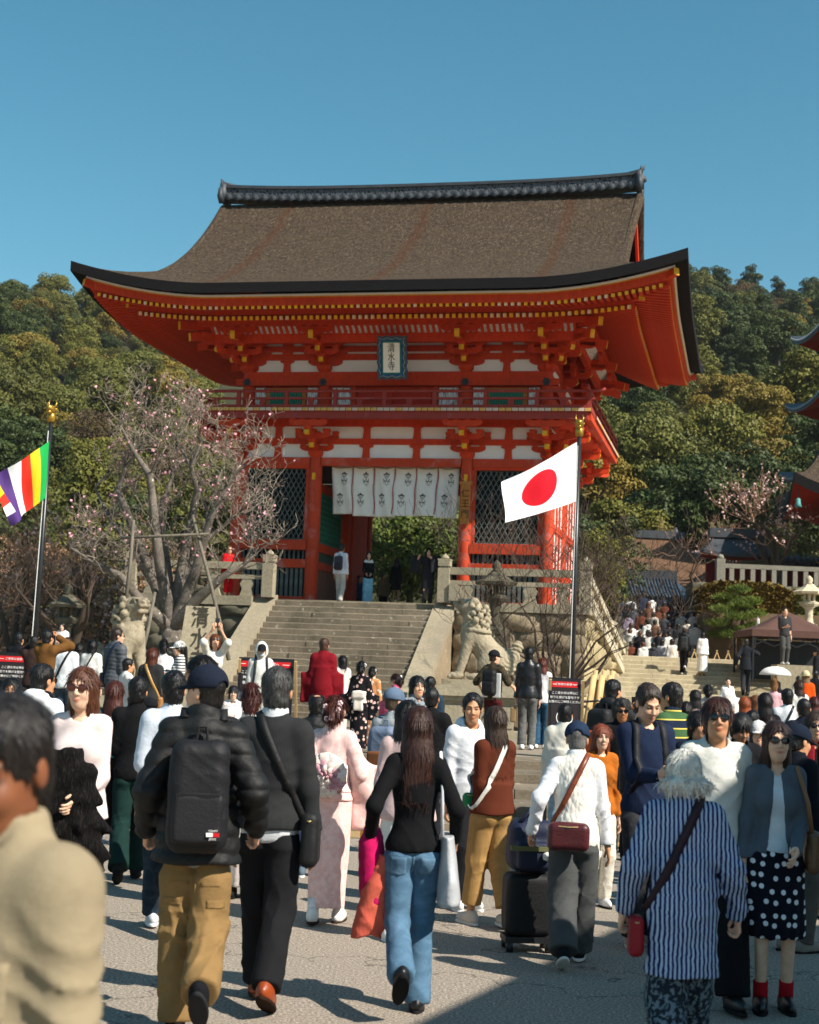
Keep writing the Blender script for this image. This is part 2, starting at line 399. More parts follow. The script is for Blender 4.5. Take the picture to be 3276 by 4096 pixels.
for s in (-1, 1):
    en = MB(); x = s*RL; z = ridge_z(x)
    en.box(min(x, x+s*0.16), max(x, x+s*0.16), YC-.36, YC+.36, z-.1, z+.5, 0); en.box(min(x, x+s*0.22), max(x, x+s*0.22), YC-.2, YC+.2, z+.05, z+.42, 0)
    for sy in (-1, 1):
        en.tube([(x+s*.1, YC+sy*.3, z-.15), (x+s*.12, YC+sy*.42, z+.05), (x+s*.12, YC+sy*.38, z+.3), (x+s*.12, YC+sy*.26, z+.22)], [.09, .1, .08, .05], 8)
        en.tube([(x+s*.12, YC+sy*.2, z+.45), (x+s*.14, YC+sy*.26, z+.55), (x+s*.16, YC+sy*.3, z+.68)], [.06, .04, .012], 8)
    en.tube([(x-s*.25, YC, z+.48), (x+s*.05, YC, z+.55), (x+s*.2, YC, z+.66), (x+s*.24, YC, z+.76)], [.09, .09, .05, .015], 8)
    en.tube([(x+s*.16, YC, z+.3), (x+s*.3, YC, z+.32)], [.14, .08], 10)
    en.obj('ridge_end_tile', [TILE], roof, True)
# ---- eave boards following the lifted edge
def eave_pts(side, setback, drop, n=60):
    out = []
    if side == 'f':
        for j in range(n+1):
            x = -(EX-setback)+2*(EX-setback)*j/n; out.append((x, -EY+setback, ZE-drop+lift(EX-abs(x))))
    else:
        s = 1 if side == 'r' else -1
        for j in range(n+1):
            y = -EY+setback+(DEP+2*EY-2*setback)*j/n; e = min(y+EY, DEP+EY-y); out.append((s*(EX-setback), y, ZE-drop+lift(e)))
    return out
def eave_board(name, setback, depth, drop, h, mat):
    for side in 'frl':
        a = eave_pts(side, setback, drop); b = eave_pts(side, setback+depth, drop); V = []; F = []
        for p, q in zip(a, b): V += [p, q, (q[0], q[1], q[2]-h), (p[0], p[1], p[2]-h)]
        for i in range(len(a)-1):
            o = 4*i
            for k in range(4): F.append((o+k, o+(k+1) % 4, o+4+(k+1) % 4, o+4+k))
        MB().add(V, F).obj(name, [mat], gate)
eave_board('eave_white_board', 0.34, 0.05, 0.262, 0.05, WHITE)
eave_board('eave_gold_board', 0.39, 0.10, 0.27, 0.075, simple('ochre board', '#c58a1e', 0.6, 0.2))
eave_board('eave_fascia_board', 0.42, 0.14, 0.346, 0.21, RED)
# ---- soffit
def soffit(side):
    rows = [(0.47, -0.47), (0.9, -0.40), (1.5, -0.32), (1.52, -0.56), (2.6, -0.16), (4.05, 0.40)]
    V = []; F = []; n = 48
    for sb, dz in rows:
        if side == 'f': pts = [(-(EX-sb)+2*(EX-sb)*j/n, -EY+sb) for j in range(n+1)]
        else:
            s = 1 if side == 'r' else -1; pts = [(s*(EX-sb), -EY+sb+(DEP+2*EY-2*sb)*j/n) for j in range(n+1)]
        for x, y in pts:
            e = (EX-abs(x)) if side == 'f' else min(y+EY, DEP+EY-y); V.append((x, y, ZE+dz+lift(e, sb*0.8)))
    k = n+1
    for i in range(len(rows)-1):
        for j in range(n): F.append((i*k+j, (i+1)*k+j, (i+1)*k+j+1, i*k+j+1))
    MB().add(V, F).obj('soffit', [RED], gate)
for s in 'frl': soffit(s)
# ---- rafters: unit mesh 1 m long, outer end face gold
def rafter_mesh(name, w, h, gm):
    return MB().box(-w/2, w/2, 0, 1, -h, 0, 0, {'y0': 1}).mesh(name, [RED, gm])
FLY = [rafter_mesh('flying_rafter', 0.095, 0.10, GOLD), rafter_mesh('flying_rafter', 0.095, 0.10, GOLDW)]
BAS = [rafter_mesh('base_rafter', 0.10, 0.115, GOLD), rafter_mesh('base_rafter', 0.10, 0.115, GOLDW)]
def put_rafter(side, u, sb0, z0, sb1, z1, meshes, name):
    """u: position along the edge; from setback sb0 to sb1 (limited by the hip)"""
    if side == 'f': e = EX-abs(u); 
    else: e = min(u+EY, DEP+EY-u)
    sbe = min(sb1, e-0.05)
    if sbe-sb0 < 0.12: return
    k = (sbe-sb0)/(sb1-sb0); za = ZE+z0+lift(e, sb0*0.8); zb = ZE+z0+(z1-z0)*k+lift(e, sbe*0.8)
    L = math.hypot(sbe-sb0, zb-za); pit = math.atan2(zb-za, sbe-sb0)
    if side == 'f': loc = (u, -EY+sb0, za); rz = 0
    elif side == 'r': loc = (EX-sb0, u, za); rz = math.pi/2
    else: loc = (-EX+sb0, u, za); rz = -math.pi/2
    o = link(name, meshes[1 if random.random() < 0.22 else 0], gate)
    o.matrix_local = Matrix.Translation(loc) @ Matrix.Rotation(rz, 4, 'Z') @ Matrix.Rotation(pit, 4, 'X') @ Matrix.Diagonal((1, L, 1, 1))
sp = 0.178
for side, half, c0 in (('f', EX-0.35, 0), ('r', DEP/2+EY-0.35, YC), ('l', DEP/2+EY-0.35, YC)):
    n = int(2*half/sp)
    for i in range(n+1):
        u = c0-half+i*2*half/n
        put_rafter(side, u, 0.48, -0.545, 1.62, -0.33, FLY, 'flying_rafter')
        put_rafter(side, u, 1.42, -0.62, 4.0, 0.34, BAS, 'base_rafter')
# hip rafters
for sx, y0, sy in ((1, 0, -1), (-1, 0, -1), (1, DEP, 1), (-1, DEP, 1)):
    hb = MB()
    hb.bar((sx*4.7, y0, ZE+0.3), (sx*(EX-1.25), y0+sy*(EY-1.25), ZE-0.48+lift(1.25, 1.0)), 0.22, 0.24, 0, 1)
    hb.bar((sx*(EX-1.6), y0+sy*(EY-1.6), ZE-0.28+lift(1.6, 1.2)), (sx*(EX-0.3), y0+sy*(EY-0.3), ZE-0.46+lift(0.3)), 0.18, 0.2, 0, 1)
    hb.obj('hip_rafter', [RED, GOLD], gate)
# ---- columns
def column_mesh(name, r0, h, mat):
    m_ = MB(); m_.lathe([(r0*1.02, 0), (r0, h*0.3), (r0*0.97, h*0.75), (r0*0.9, h)], n=20); me = m_.mesh(name, [mat], True); auto_smooth(me); return me
LC = column_mesh('column', 0.2, 4.28, REDW); UC = column_mesh('upper_column', 0.18, 1.5, RED)
stonebase = MB(); stonebase.lathe([(0.36, -0.06), (0.36, 0.0), (0.27, 0.05), (0.25, 0.09)], n=20); sbm = None
for x in (-CB-SB, -CB, CB, CB+SB):
    for y in (0, DEP/2, DEP): link('column', LC, gate, loc=(x, y, 0.0))
C2, S2 = 2.166, 2.395; ux = [-C2-S2, -C2, C2, C2+S2]; UY = [0.05, DEP/2, DEP-0.05]
for x in ux:
    for y in UY:
        if y == DEP/2 and abs(x) < 3: continue
        link('upper_column', UC, gate, loc=(x, y, 5.45))
def beam(name, x0, x1, y0, y1, z0, z1, mat, parent=gate): return MB().box(x0, x1, y0, y1, z0, z1).obj(name, [mat], parent)
X4 = CB+SB
# lower storey: tie beams across the front, sides and back
for yy, nm in ((0, 'front'), (DEP, 'back')):
    for a, b in ((-X4, -CB), (-CB, CB), (CB, X4)):
        beam('tie_beam', a+0.18, b-0.18, yy-0.11, yy+0.11, 4.04, 4.28, REDW)
for a, b in ((-X4, -CB), (CB, X4)):
    beam('window_head_rail', a+0.2, b-0.2, -0.08, 0.08, 3.95, 4.038, RED)
    beam('window_sill_beam', a+0.16, b-0.16, -0.15, 0.12, 1.50, 1.765, REDW)
    beam('window_sill_cap', a+0.18, b-0.18, -0.10, 0.10, 1.768, 1.80, RED)
    beam('lower_rail_beam', a+0.16, b-0.16, -0.14, 0.12, 0.97, 1.22, REDW)
    beam('ground_sill', a+0.17, b-0.17, -0.12, 0.12, 0.02, 0.11, REDW)
    for s0, s1 in ((a+0.17, a+0.28), (b-0.28, b-0.17)): beam('window_jamb', s0, s1, -0.07, 0.07, 1.81, 3.945, REDW)
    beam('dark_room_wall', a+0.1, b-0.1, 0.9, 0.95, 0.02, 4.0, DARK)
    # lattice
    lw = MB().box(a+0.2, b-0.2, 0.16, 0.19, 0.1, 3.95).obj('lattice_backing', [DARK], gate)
    lat = MB().box(a+0.29, b-0.29, -0.03, 0.03, 1.801, 1.83).obj('lattice_window', [GREYW], gate)
    xa, xb, za, zb = a+0.29, b-0.29, 1.83, 3.94; ang = math.radians(61); tn = math.tan(ang); stepx = 0.155
    for dirn in (1, -1):
        q = xa-(zb-za)/tn
        while q < xb:
            if dirn == 1: p0, p1 = (q, za), (q+(zb-za)/tn, zb)
            else: p0, p1 = (q, zb), (q+(zb-za)/tn, za)
            (x0, z0), (x1, z1) = p0, p1
            if x0 < xa: z0 += (z1-z0)*(xa-x0)/(x1-x0); x0 = xa
            if x1 > xb: z1 = z0+(z1-z0)*(xb-x0)/(x1-x0); x1 = xb
            if x1-x0 > 0.04:
                yo = -0.012*dirn
                MB().bar((x0, yo, z0), (x1, yo, z1), 0.022, 0.030, 0, up=(0, 1, 0)).obj('lattice_slat', [GREYW], lat)
            q += stepx
    # balusters in two rows
    bl = MB(); bl.lathe([(0.035, 0), (0.03, 0.03), (0.034, 0.08), (0.026, 0.17), (0.02, 0.2), (0.033, 0.225), (0.028, 0.25), (0.012, 0.28)], n=8); blm = bl.mesh('baluster', [GREYW], True)
    n = 14
    for i in range(n):
        x = a+0.27+(b-a-0.54)*i/(n-1); link('baluster', blm, gate, loc=(x, -0.02, 1.222))
    pal = MB().box(-0.045, 0.045, -0.02, 0.02, 0.112, 0.968).mesh('palisade_board', [GREYW])
    for i in range(13): link('palisade_board', pal, gate, loc=(a+0.3+(b-a-0.6)*i/12, 0, 0))
# gold nail covers on the central columns
for x in (-CB, CB): MB().box(x-0.05, x+0.05, -0.235, -0.19, 3.6, 3.8).obj('column_fitting', [GOLD], gate)
# inner side walls of the passage (lattice and boards), ceiling
for s in (-1, 1):
    x = s*CB
    beam('passage_tie_beam', x-0.09, x+0.09, 0.2, DEP/2-0.2, 3.3, 3.55, RED); beam('passage_tie_beam', x-0.09, x+0.09, 0.2, DEP/2-0.2, 1.5, 1.76, RED); beam('passage_tie_beam', x-0.09, x+0.09, 0.2, DEP/2-0.2, 0.97, 1.2, REDW)
    beam('passage_board_wall', x-0.04, x+0.04, 0.2, DEP/2-0.2, 0.02, 0.968, simple('brown boards', '#7a5340', 0.8, 0.3, 3, vec=(1, 12, 1)))
    beam('passage_panel', x-0.03, x+0.03, 0.2, DEP/2-0.2, 1.201, 1.499, simple('dull green board', '#3d5244', 0.8, 0.25))
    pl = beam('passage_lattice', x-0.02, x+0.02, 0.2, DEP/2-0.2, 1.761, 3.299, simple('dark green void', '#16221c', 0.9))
    for dirn in (1, -1):
        q = 0.2-1.54/tn
        while q < DEP/2-0.2:
            y0, y1, z0, z1 = q, q+1.54/tn, (1.761 if dirn == 1 else 3.299), (3.299 if dirn == 1 else 1.761)
            if y0 < 0.2: z0 += (z1-z0)*(0.2-y0)/(y1-y0); y0 = 0.2
            if y1 > DEP/2-0.2: z1 = z0+(z1-z0)*(DEP/2-0.2-y0)/(y1-y0); y1 = DEP/2-0.2
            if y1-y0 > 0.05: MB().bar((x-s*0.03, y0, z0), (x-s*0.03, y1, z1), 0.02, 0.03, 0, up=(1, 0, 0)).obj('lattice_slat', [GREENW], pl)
            q += 0.18
    beam('door_post', x-0.16*s-0.12, x-0.16*s+0.12, DEP/2-0.16, DEP/2+0.16, 0.0, 4.05, RED)
    leaf = MB().box(-0.05, 0.05, 0, 1.75, 0.05, 3.6).obj('door_leaf', [RED], gate, loc=(x-0.3*s, DEP/2+0.18, 0))
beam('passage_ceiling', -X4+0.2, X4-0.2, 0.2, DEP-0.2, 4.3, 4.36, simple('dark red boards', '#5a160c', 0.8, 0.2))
beam('passage_lintel', -CB+0.3, CB-0.3, DEP/2-0.1, DEP/2+0.1, 3.6, 4.03, RED)
# plaster and posts along the side walls
for s in (-1, 1):
    x = s*X4
    for k in (0, 1):
        y0, y1 = k*DEP/2+0.19, (k+1)*DEP/2-0.19
        beam('side_plaster_panel', x-0.04, x+0.04, y0, y1, 0.02, 4.05, WHITE)
        for z0, z1 in ((0.02, 0.2), (1.0, 1.22), (2.3, 2.5), (4.051, 4.28)): beam('side_tie_beam', x-0.1, x+0.1, y0, y1, z0, z1, REDW)
        for f in (0.25, 0.5, 0.75): 
            yy = y0+(y1-y0)*f; beam('side_post', x-0.08, x+0.08, yy-0.11, yy+0.11, 0.2, 4.05, REDW)
# ---- frieze between storeys: white panels behind, struts in front
def frieze(z0, z1, xw, yf, yb, mids, strut_x, strut_y, zmid0, zmid1, name):
    beam(name+'_plaster', -xw+0.05, xw-0.05, yf-0.03, yf+0.03, z0, z1, WHITE)
    for s in (-1, 1): beam(name+'_plaster', s*xw-0.03, s*xw+0.03, yf+0.04, yb, z0, z1, WHITE)
def strut(x, y, z0, z1, ax=0, parent=gate):
    w0, w1, w2 = 0.10, 0.12, 0.21
    h = z1-z0; poly = [(-w1, 0), (w1, 0), (w0, h*0.45), (w0, h*0.70), (w2*0.7, h*0.78), (w2, h*0.83), (w2, h), (-w2, h), (-w2, h*0.83), (-w2*0.7, h*0.78), (-w0, h*0.70), (-w0, h*0.45)]
    o = MB().prism(poly, -0.05, 0.0).obj('strut', [RED], parent); o.location = (x, y, z0); o.rotation_euler = (0, 0, ax); return o
frieze(4.28, 5.5, X4, 0.0, DEP, None, None, None, 0, 0, 'lower_frieze')
sx_low = [-X4+SB*0.5, -CB+2*CB/3, CB-2*CB/3, X4-SB*0.5]
for x in sx_low:
    strut(x, -0.035, 4.281, 4.685); strut(x, -0.035, 4.862, 5.3)
for z0, z1 in ((4.688, 4.858), (5.22, 5.5)):
    beam('frieze_beam', -X4-0.3, X4+0.3, -0.10, -0.032, z0, z1, RED)
    for s in (-1, 1): beam('frieze_beam', min(s*X4+s*.032, s*X4+s*.1), max(s*X4+s*.032, s*X4+s*.1), 0.0, DEP+0.3, z0, z1, RED)
for s in (-1, 1):
    for k in (0, 1):
        for z0, z1 in ((4.281, 4.685), (4.862, 5.3)):
            strut(s*(X4+0.035), DEP*(0.25+0.5*k), z0, z1, math.pi/2 if s > 0 else -math.pi/2)
# ---- bracket sets
bk = {}
def arm_mesh(L, w, h, gold):
    key = ('arm', round(L, 2), gold)
    if key not in bk:
        # projecting arm along -y from 0 to L, underside rounded at the end; gold on the end face
        prof = [(0, 0), (-(L-0.14), 0), (-(L-0.05), h*0.18), (-L, h*0.5), (-L, h), (0, h)]
        V = [(-w/2, y, z) for y, z in prof]+[(w/2, y, z) for y, z in prof]; n = len(prof)
        F = [tuple(range(n)), tuple(reversed(range(n, 2*n)))]+[(i, (i+1) % n, (i+1) % n+n, i+n) for i in range(n)]
        M = [0, 0]+[0]*n; M[2+3] = 1; M[2+2] = 1
        F = [tuple(reversed(f)) for f in F]
        bk[key] = mk_mesh('bracket_arm', V, F, [RED, gold], M)
    return bk[key]
def cross_mesh(L, w, h):
    key = ('cross', round(L, 2))
    if key not in bk:
        a = L/2; poly = [(-a, h), (-a, h*0.52), (-a+0.04, h*0.34), (-a+0.10, h*0.14), (-a+0.2, 0), (a-0.2, 0), (a-0.10, h*0.14), (a-0.04, h*0.34), (a, h*0.52), (a, h)]
        bk[key] = MB().prism(poly, -w/2, w/2).mesh('cross_arm', [RED])
    return bk[key]
def block_mesh(sz, h, gold=False):
    key = ('blk', sz, gold)
    if key not in bk:
        a, b = sz/2, sz*0.36; V = [(-b, -b, 0), (b, -b, 0), (b, b, 0), (-b, b, 0), (-a, -a, h*.45), (a, -a, h*.45), (a, a, h*.45), (-a, a, h*.45), (-a, -a, h), (a, -a, h), (a, a, h), (-a, a, h)]
        F = [(3, 2, 1, 0), (8, 9, 10, 11)]
        for k in range(4): F += [(k, (k+1) % 4, 4+(k+1) % 4, 4+k), (4+k, 4+(k+1) % 4, 8+(k+1) % 4, 8+k)]
        bk[key] = mk_mesh('bearing_block', V, F, [RED if not gold else GOLD])
    return bk[key]
def bracket(x, y, z, ang, n=3, step=0.42, dz=0.30, tail=False, diag=False):
    """stepped bracket set on a column head; ang rotates its outward (-y) direction"""
    root = link('bracket_set', block_mesh(0.42, 0.2), gate, loc=(x, y, z), rot=(0, 0, ang))
    k = 1.25 if diag else 1.0
    for i in range(n):
        zb = 0.2+i*dz
        link('bracket_arm', arm_mesh((i+1)*step*k+0.12, 0.15, 0.17, GOLD), root, loc=(0, 0, zb))
        if not diag:
            for j in range(i+1):
                if j == 0 and i > 1: continue
                L = 1.05 if (i-j) % 2 == 0 else 1.35
                link('cross_arm', cross_mesh(L, 0.13, 0.17), root, loc=(0, -j*step, zb+0.003*j))
                for bx in (-L/2+0.1, 0, L/2-0.1): link('bearing_block', block_mesh(0.2, 0.12), root, loc=(bx, -j*step, zb+0.172))
        link('bearing_block', block_mesh(0.23, 0.13), root, loc=(0, -(i+1)*step*k, zb+0.172))
    if not diag:
        zb = 0.2+n*dz; L = 1.15
        link('cross_arm', cross_mesh(L, 0.13, 0.17), root, loc=(0, -n*step, zb))
        for bx in (-L/2+0.1, -L/6+.02, L/6-.02, L/2-0.1): link('bearing_block', block_mesh(0.19, 0.12), root, loc=(bx, -n*step, zb+0.172))
    if tail:
        t = MB(); L = n*step*k+0.45; t.bar((0, 0.3, 0.2+n*dz+0.22), (0, -L, 0.2+n*dz-0.16), 0.15, 0.24, 0, 1); t.obj('tail_rafter', [RED, GOLD], root)
        if diag:
            t = MB(); t.bar((0, -n*step*k*0.6, 0.5+n*dz), (0, -L-0.35, 0.34+n*dz), 0.17, 0.24, 0, 1); t.obj('tail_rafter', [RED, GOLD], root)
    return root
ZU, ZL = 6.88, 4.28
for x in ux: bracket(x, 0.0, ZU, 0, 3, 0.42, 0.25, True)
for s in (-1, 1):
    bracket(s*ux[3], 0.0, ZU, s*math.pi/4, 3, 0.42, 0.25, True, True)
    for y in UY: bracket(s*ux[3], y, ZU, s*math.pi/2, 3, 0.42, 0.25, True)
    bracket(s*ux[3], DEP-0.05, ZU, s*math.pi*3/4, 3, 0.42, 0.25, True, True)
for x in (-X4, -CB, CB, X4): bracket(x, -0.0, ZL, 0, 2, 0.52, 0.30)
for s in (-1, 1):
    bracket(s*X4, 0.0, ZL, s*math.pi/4, 2, 0.52, 0.30, False, True)
    for y in (0, DEP/2, DEP): bracket(s*X4, y, ZL, s*math.pi/2, 2, 0.52, 0.30)
    bracket(s*X4, DEP, ZL, s*math.pi*3/4, 2, 0.52, 0.30, False, True)
# ---- balcony
BX, BY = 6.0, 1.22
beam('balcony_edge_beam', -BX+0.1, BX-0.1, -BY+0.02, -BY+0.22, 5.28, 5.489, REDD)
for s in (-1, 1): beam('balcony_edge_beam', min(s*(BX-.02), s*(BX-.22)), max(s*(BX-.02), s*(BX-.22)), -BY+0.22, DEP+BY-0.02, 5.28, 5.489, REDW)
beam('balcony_soffit', -BX+0.22, BX-0.22, -BY+0.22, -0.1, 5.44, 5.488, RED)
for s in (-1, 1): beam('balcony_soffit', min(s*4.8, s*(BX-.22)), max(s*4.8, s*(BX-.22)), -0.1, DEP+BY-0.1, 5.44, 5.488, RED)
plm = [MB().box(-0.085, 0.085, 0, BY+0.02, 0, 0.09, 0, {'y0': 1}).mesh('deck_plank', [REDD, g]) for g in (GOLDW, wood_paint('worn plank end', '#d9c2ae', '#8a4a34', 0.56, 9.0, 0.2))]
nn = int(2*BX/0.19)
for i in range(nn+1):
    link('deck_plank', random.choice(plm), gate, loc=(-BX+0.09+(2*BX-0.18)*i/nn, -BY-0.06, 5.49))
nn = int((DEP+BY)/0.19)
for s in (1, -1):
    for i in range(nn+1):
        o = link('deck_plank', random.choice(plm), gate, loc=(s*(BX+0.04), 0.12+(DEP+BY-0.2)*i/nn, 5.4885), rot=(0, 0, s*math.pi/2))
beam('balcony_bottom_rail', -BX, BX, -BY+0.02, -BY+0.12, 5.60, 5.68, REDD)
beam('balcony_middle_rail', -BX-0.08, BX+0.08, -BY+0.03, -BY+0.11, 5.84, 5.90, REDD)
MB().tube([(-BX-0.35, -BY+0.07, 6.13), (-BX-0.1, -BY+0.07, 6.09), (BX+0.1, -BY+0.07, 6.09), (BX+0.38, -BY+0.07, 6.14)], 0.045, 8).obj('balcony_top_rail', [REDD], gate, True)
for s in (-1, 1):
    x = s*(BX-0.07)
    beam('balcony_bottom_rail', x-0.05, x+0.05, -BY+0.121, DEP+BY, 5.60, 5.68, REDD); beam('balcony_middle_rail', x-0.04, x+0.04, -BY-0.1, DEP+BY+0.1, 5.845, 5.905, REDD)
    MB().tube([(x, -BY-0.38, 6.16), (x, -BY-0.1, 6.105), (x, DEP+BY+0.1, 6.105), (x, DEP+BY+0.35, 6.15)], 0.045, 8).obj('balcony_top_rail', [REDD], gate, True)
pm = MB().box(-0.055, 0.055, -0.055, 0.055, 5.58, 6.06).mesh('balcony_post', [REDD]); pm2 = MB().prism([(-0.07, 5.68), (0.07, 5.68), (0.095, 5.84), (-0.095, 5.84)], -0.03, 0.03).mesh('balcony_short_post', [REDD])
for i in range(9):
    x = -BX+0.07+(2*BX-0.14)*i/8; link('balcony_post', pm, gate, loc=(x, -BY+0.07, 0))
    if i < 8: link('balcony_short_post', pm2, gate, loc=(x+(2*BX-0.14)/16, -BY+0.07, 0))
for s in (-1, 1):
    for i in range(1, 7): link('balcony_post', pm, gate, loc=(s*(BX-0.07), -BY+0.07+(DEP+2*BY-0.14)*i/6, 0))
# ---- upper storey wall
UX = ux[3]
beam('upper_wall', -UX, UX, 0.10, 0.2, 5.49, 6.46, RED); 
for s in (-1, 1): beam('upper_wall', min(s*UX, s*(UX-.1)), max(s*UX, s*(UX-.1)), 0.2, DEP-0.2, 5.49, 6.46, RED)
beam('upper_tie_beam', -UX-0.35, UX+0.35, -0.16, 0.05, 6.455, 6.652, RED)
beam('upper_head_beam', -UX-0.02, UX+0.02, -0.1, 0.06, 6.653, 6.878, RED)
for s in (-1, 1):
    beam('upper_tie_beam', min(s*(UX-.05), s*(UX+.16)), max(s*(UX-.05), s*(UX+.16)), 0.06, DEP+0.3, 6.455, 6.652, RED); beam('upper_head_beam', min(s*(UX-.05), s*(UX+.1)), max(s*(UX-.05), s*(UX+.1)), 0.061, DEP, 6.653, 6.878, RED)
beam('upper_plaster', -UX+0.02, UX-0.02, 0.02, 0.08, 6.88, 8.2, WHITE)
for s in (-1, 1): beam('upper_plaster', min(s*UX, s*(UX-.05)), max(s*UX, s*(UX-.05)), 0.081, DEP-0.1, 6.88, 8.2, WHITE)
for z0, z1 in ((7.253, 7.435), (7.505, 7.677), (7.762, 8.2)):
    beam('wall_beam', -UX-0.2, UX+0.2, -0.06, 0.018, z0, z1, RED)
    for s in (-1, 1): beam('wall_beam', min(s*(UX+.002), s*(UX+.07)), max(s*(UX+.002), s*(UX+.07)), 0.02, DEP, z0, z1, RED)
for x in (-UX+S2/2, UX-S2/2): strut(x, 0.0, 6.881, 7.25); beam('wall_strut', x-0.16, x+0.16, -0.05, 0.019, 7.436, 7.504, RED); beam('wall_strut', x-0.16, x+0.16, -0.05, 0.019, 7.678, 7.761, RED)
# bearing beams carried by the outer bracket arms, with ribbed white coving above
yo = -1.26
beam('outer_purlin', -UX-1.5, UX+1.5, yo-0.09, yo+0.09, 8.03, 8.2, RED); beam('outer_bearing_beam', -UX-0.9, UX+0.9, -0.93, -0.76, 7.60, 7.86, RED)
for s in (-1, 1):
    beam('outer_purlin', min(s*(UX-yo-.09), s*(UX-yo+.09)), max(s*(UX-yo-.09), s*(UX-yo+.09)), yo, DEP-yo, 8.035, 8.205, RED); beam('outer_bearing_beam', min(s*(UX+.76), s*(UX+.93)), max(s*(UX+.76), s*(UX+.93)), -0.75, DEP+0.75, 7.605, 7.865, RED)
cv = MB().add([(-UX-0.9, -0.9, 7.861), (UX+0.9, -0.9, 7.861), (UX+0.9, -1.2, 8.05), (-UX-0.9, -1.2, 8.05)], [(0, 1, 2, 3)]).obj('coving', [PEEL], gate)
ribm = MB().bar((0, -0.885, 7.85), (0, -1.2, 8.04), 0.085, 0.05).mesh('coving_rib', [RED])
for i in range(int(2*(UX+0.9)/0.178)+1): link('coving_rib', ribm, gate, loc=(-UX-0.85+i*0.178, -0.012, 0))
for s in (-1, 1):
    xa, xb = s*(UX+0.9), s*(UX+1.2); MB().add([(xa, -0.9, 7.861), (xa, DEP+.9, 7.861), (xb, DEP+.9, 8.05), (xb, -0.9, 8.05)], [(0, 1, 2, 3)]).obj('coving', [PEEL], gate)
# upper windows, doors, panels behind the railing
for s in (-1, 1):
    xc = s*(C2+S2/2)
    fr = MB().box(xc-0.62, xc+0.62, 0.02, 0.099, 5.72, 6.40).obj('upper_window', [simple('ochre frame', '#b5702a', 0.6, 0.2)], gate)
    MB().box(xc-0.5, xc+0.5, 0.0, 0.019, 5.8, 6.32).obj('window_void', [simple('deep green', '#0f4a3a', 0.7)], fr)
    bar = MB().box(-0.028, 0.028, -0.03, -0.002, 5.8, 6.32).mesh('window_bar', [GREENW])
    for i in range(13): link('window_bar', bar, fr, loc=(xc-0.46+0.92*i/12, 0, 0))
    for xx in (xc-0.82, xc+0.82): beam('peeling_panel', xx-0.16, xx+0.16, 0.05, 0.098, 5.6, 6.42, PEEL)
    beam('peeling_panel', min(s*1.35, s*1.92), max(s*1.35, s*1.92), 0.04, 0.097, 5.55, 6.42, PEEL)
    beam('door_jamb', min(s*1.18, s*1.32), max(s*1.18, s*1.32), -0.02, 0.099, 5.5, 6.45, RED)
    beam('upper_door', min(s*0.05, s*1.12), max(s*0.05, s*1.12), 0.03, 0.098, 5.5, 6.36, wood_paint('door red', '#c02a12'))
hexm = MB().tube([(0, -0.165, 0), (0, -0.19, 0)], [0.11, 0.09], 6); hexm.tube([(0, -0.19, 0), (0, -0.215, 0)], [0.04, 0.02], 8)
for a in range(6): hexm.tube([(0.085*math.cos(a*math.pi/3), -0.165, 0.085*math.sin(a*math.pi/3)), (0.085*math.cos(a*math.pi/3), -0.185, 0.085*math.sin(a*math.pi/3))], 0.042, 8)
hm = hexm.mesh('flower_nail_cover', [BLACKM])
for x in ux: link('flower_nail_cover', hm, gate, loc=(x, 0, 6.553))
# ---- things hung on the gate
def text_mesh(name, body, size, mat, depth=0.004, align='CENTER'):
    cu = bpy.data.curves.new(name, 'FONT'); cu.body = body; cu.size = size; cu.extrude = depth; cu.align_x = align; cu.align_y = 'CENTER'
    ob = bpy.data.objects.new(name, cu); COL.objects.link(ob); dg = bpy.context.evaluated_depsgraph_get(); me = bpy.data.meshes.new_from_object(ob.evaluated_get(dg))
    bpy.data.objects.remove(ob); bpy.data.curves.remove(cu); me.materials.clear(); me.materials.append(mat); me.name = name
    return me
INK = simple('black ink', '#0e0d0d', 0.7, 0.1, bump=0)
# name plaque
pq = empty('name_plaque', g2w(0.17, -1.12, 7.08), GA, 'white plaque with black brush characters in a scalloped blue-green frame', 'plaque')
pq.rotation_euler = (R(13), 0, GA)
def scallop(wd, ht, amp, n=6):
    pts = []
    def edge(p, q, k):
        for i in range(k*6):
            t = i/(k*6); x = p[0]+(q[0]-p[0])*t; z = p[1]+(q[1]-p[1])*t; d = amp*abs(math.sin(t*k*math.pi)); L = math.hypot(q[0]-p[0], q[1]-p[1]); nx, nz = (q[1]-p[1])/L, -(q[0]-p[0])/L
            pts.append((x+nx*(-d), z+nz*(-d)))
    a, b = wd/2, ht/2; cs = [(-a, -b), (a, -b), (a, b), (-a, b)]
    for i in range(4): edge(cs[i], cs[(i+1) % 4], 3 if i % 2 == 0 else 5)
    return pts
NAVY = simple('slate blue paint', '#3e4f5e', 0.6, 0.2); TEAL = simple('teal paint', '#1f6a66', 0.55, 0.2); BLUE = simple('blue paint', '#1d4d7d', 0.55, 0.2); PALE = simple('pale green line', '#a8b89a', 0.6, 0.15); CREAM = simple('cream board', '#efe8da', 0.7, 0.06, 4)
MB().prism(scallop(0.92, 1.30, 0.035), -0.05, 0.02).obj('outer_frame', [NAVY], pq); MB().prism(scallop(0.80, 1.17, 0.05), -0.075, -0.051).obj('line_border', [PALE], pq)
MB().prism(scallop(0.77, 1.14, 0.05), -0.09, -0.076).obj('scalloped_frame', [BLUE], pq); MB().box(-0.29, 0.29, -0.11, -0.091, -0.48, 0.48).obj('inner_frame', [TEAL], pq)
MB().box(-0.245, 0.245, -0.125, -0.111, -0.43, 0.43).obj('board', [CREAM], pq)
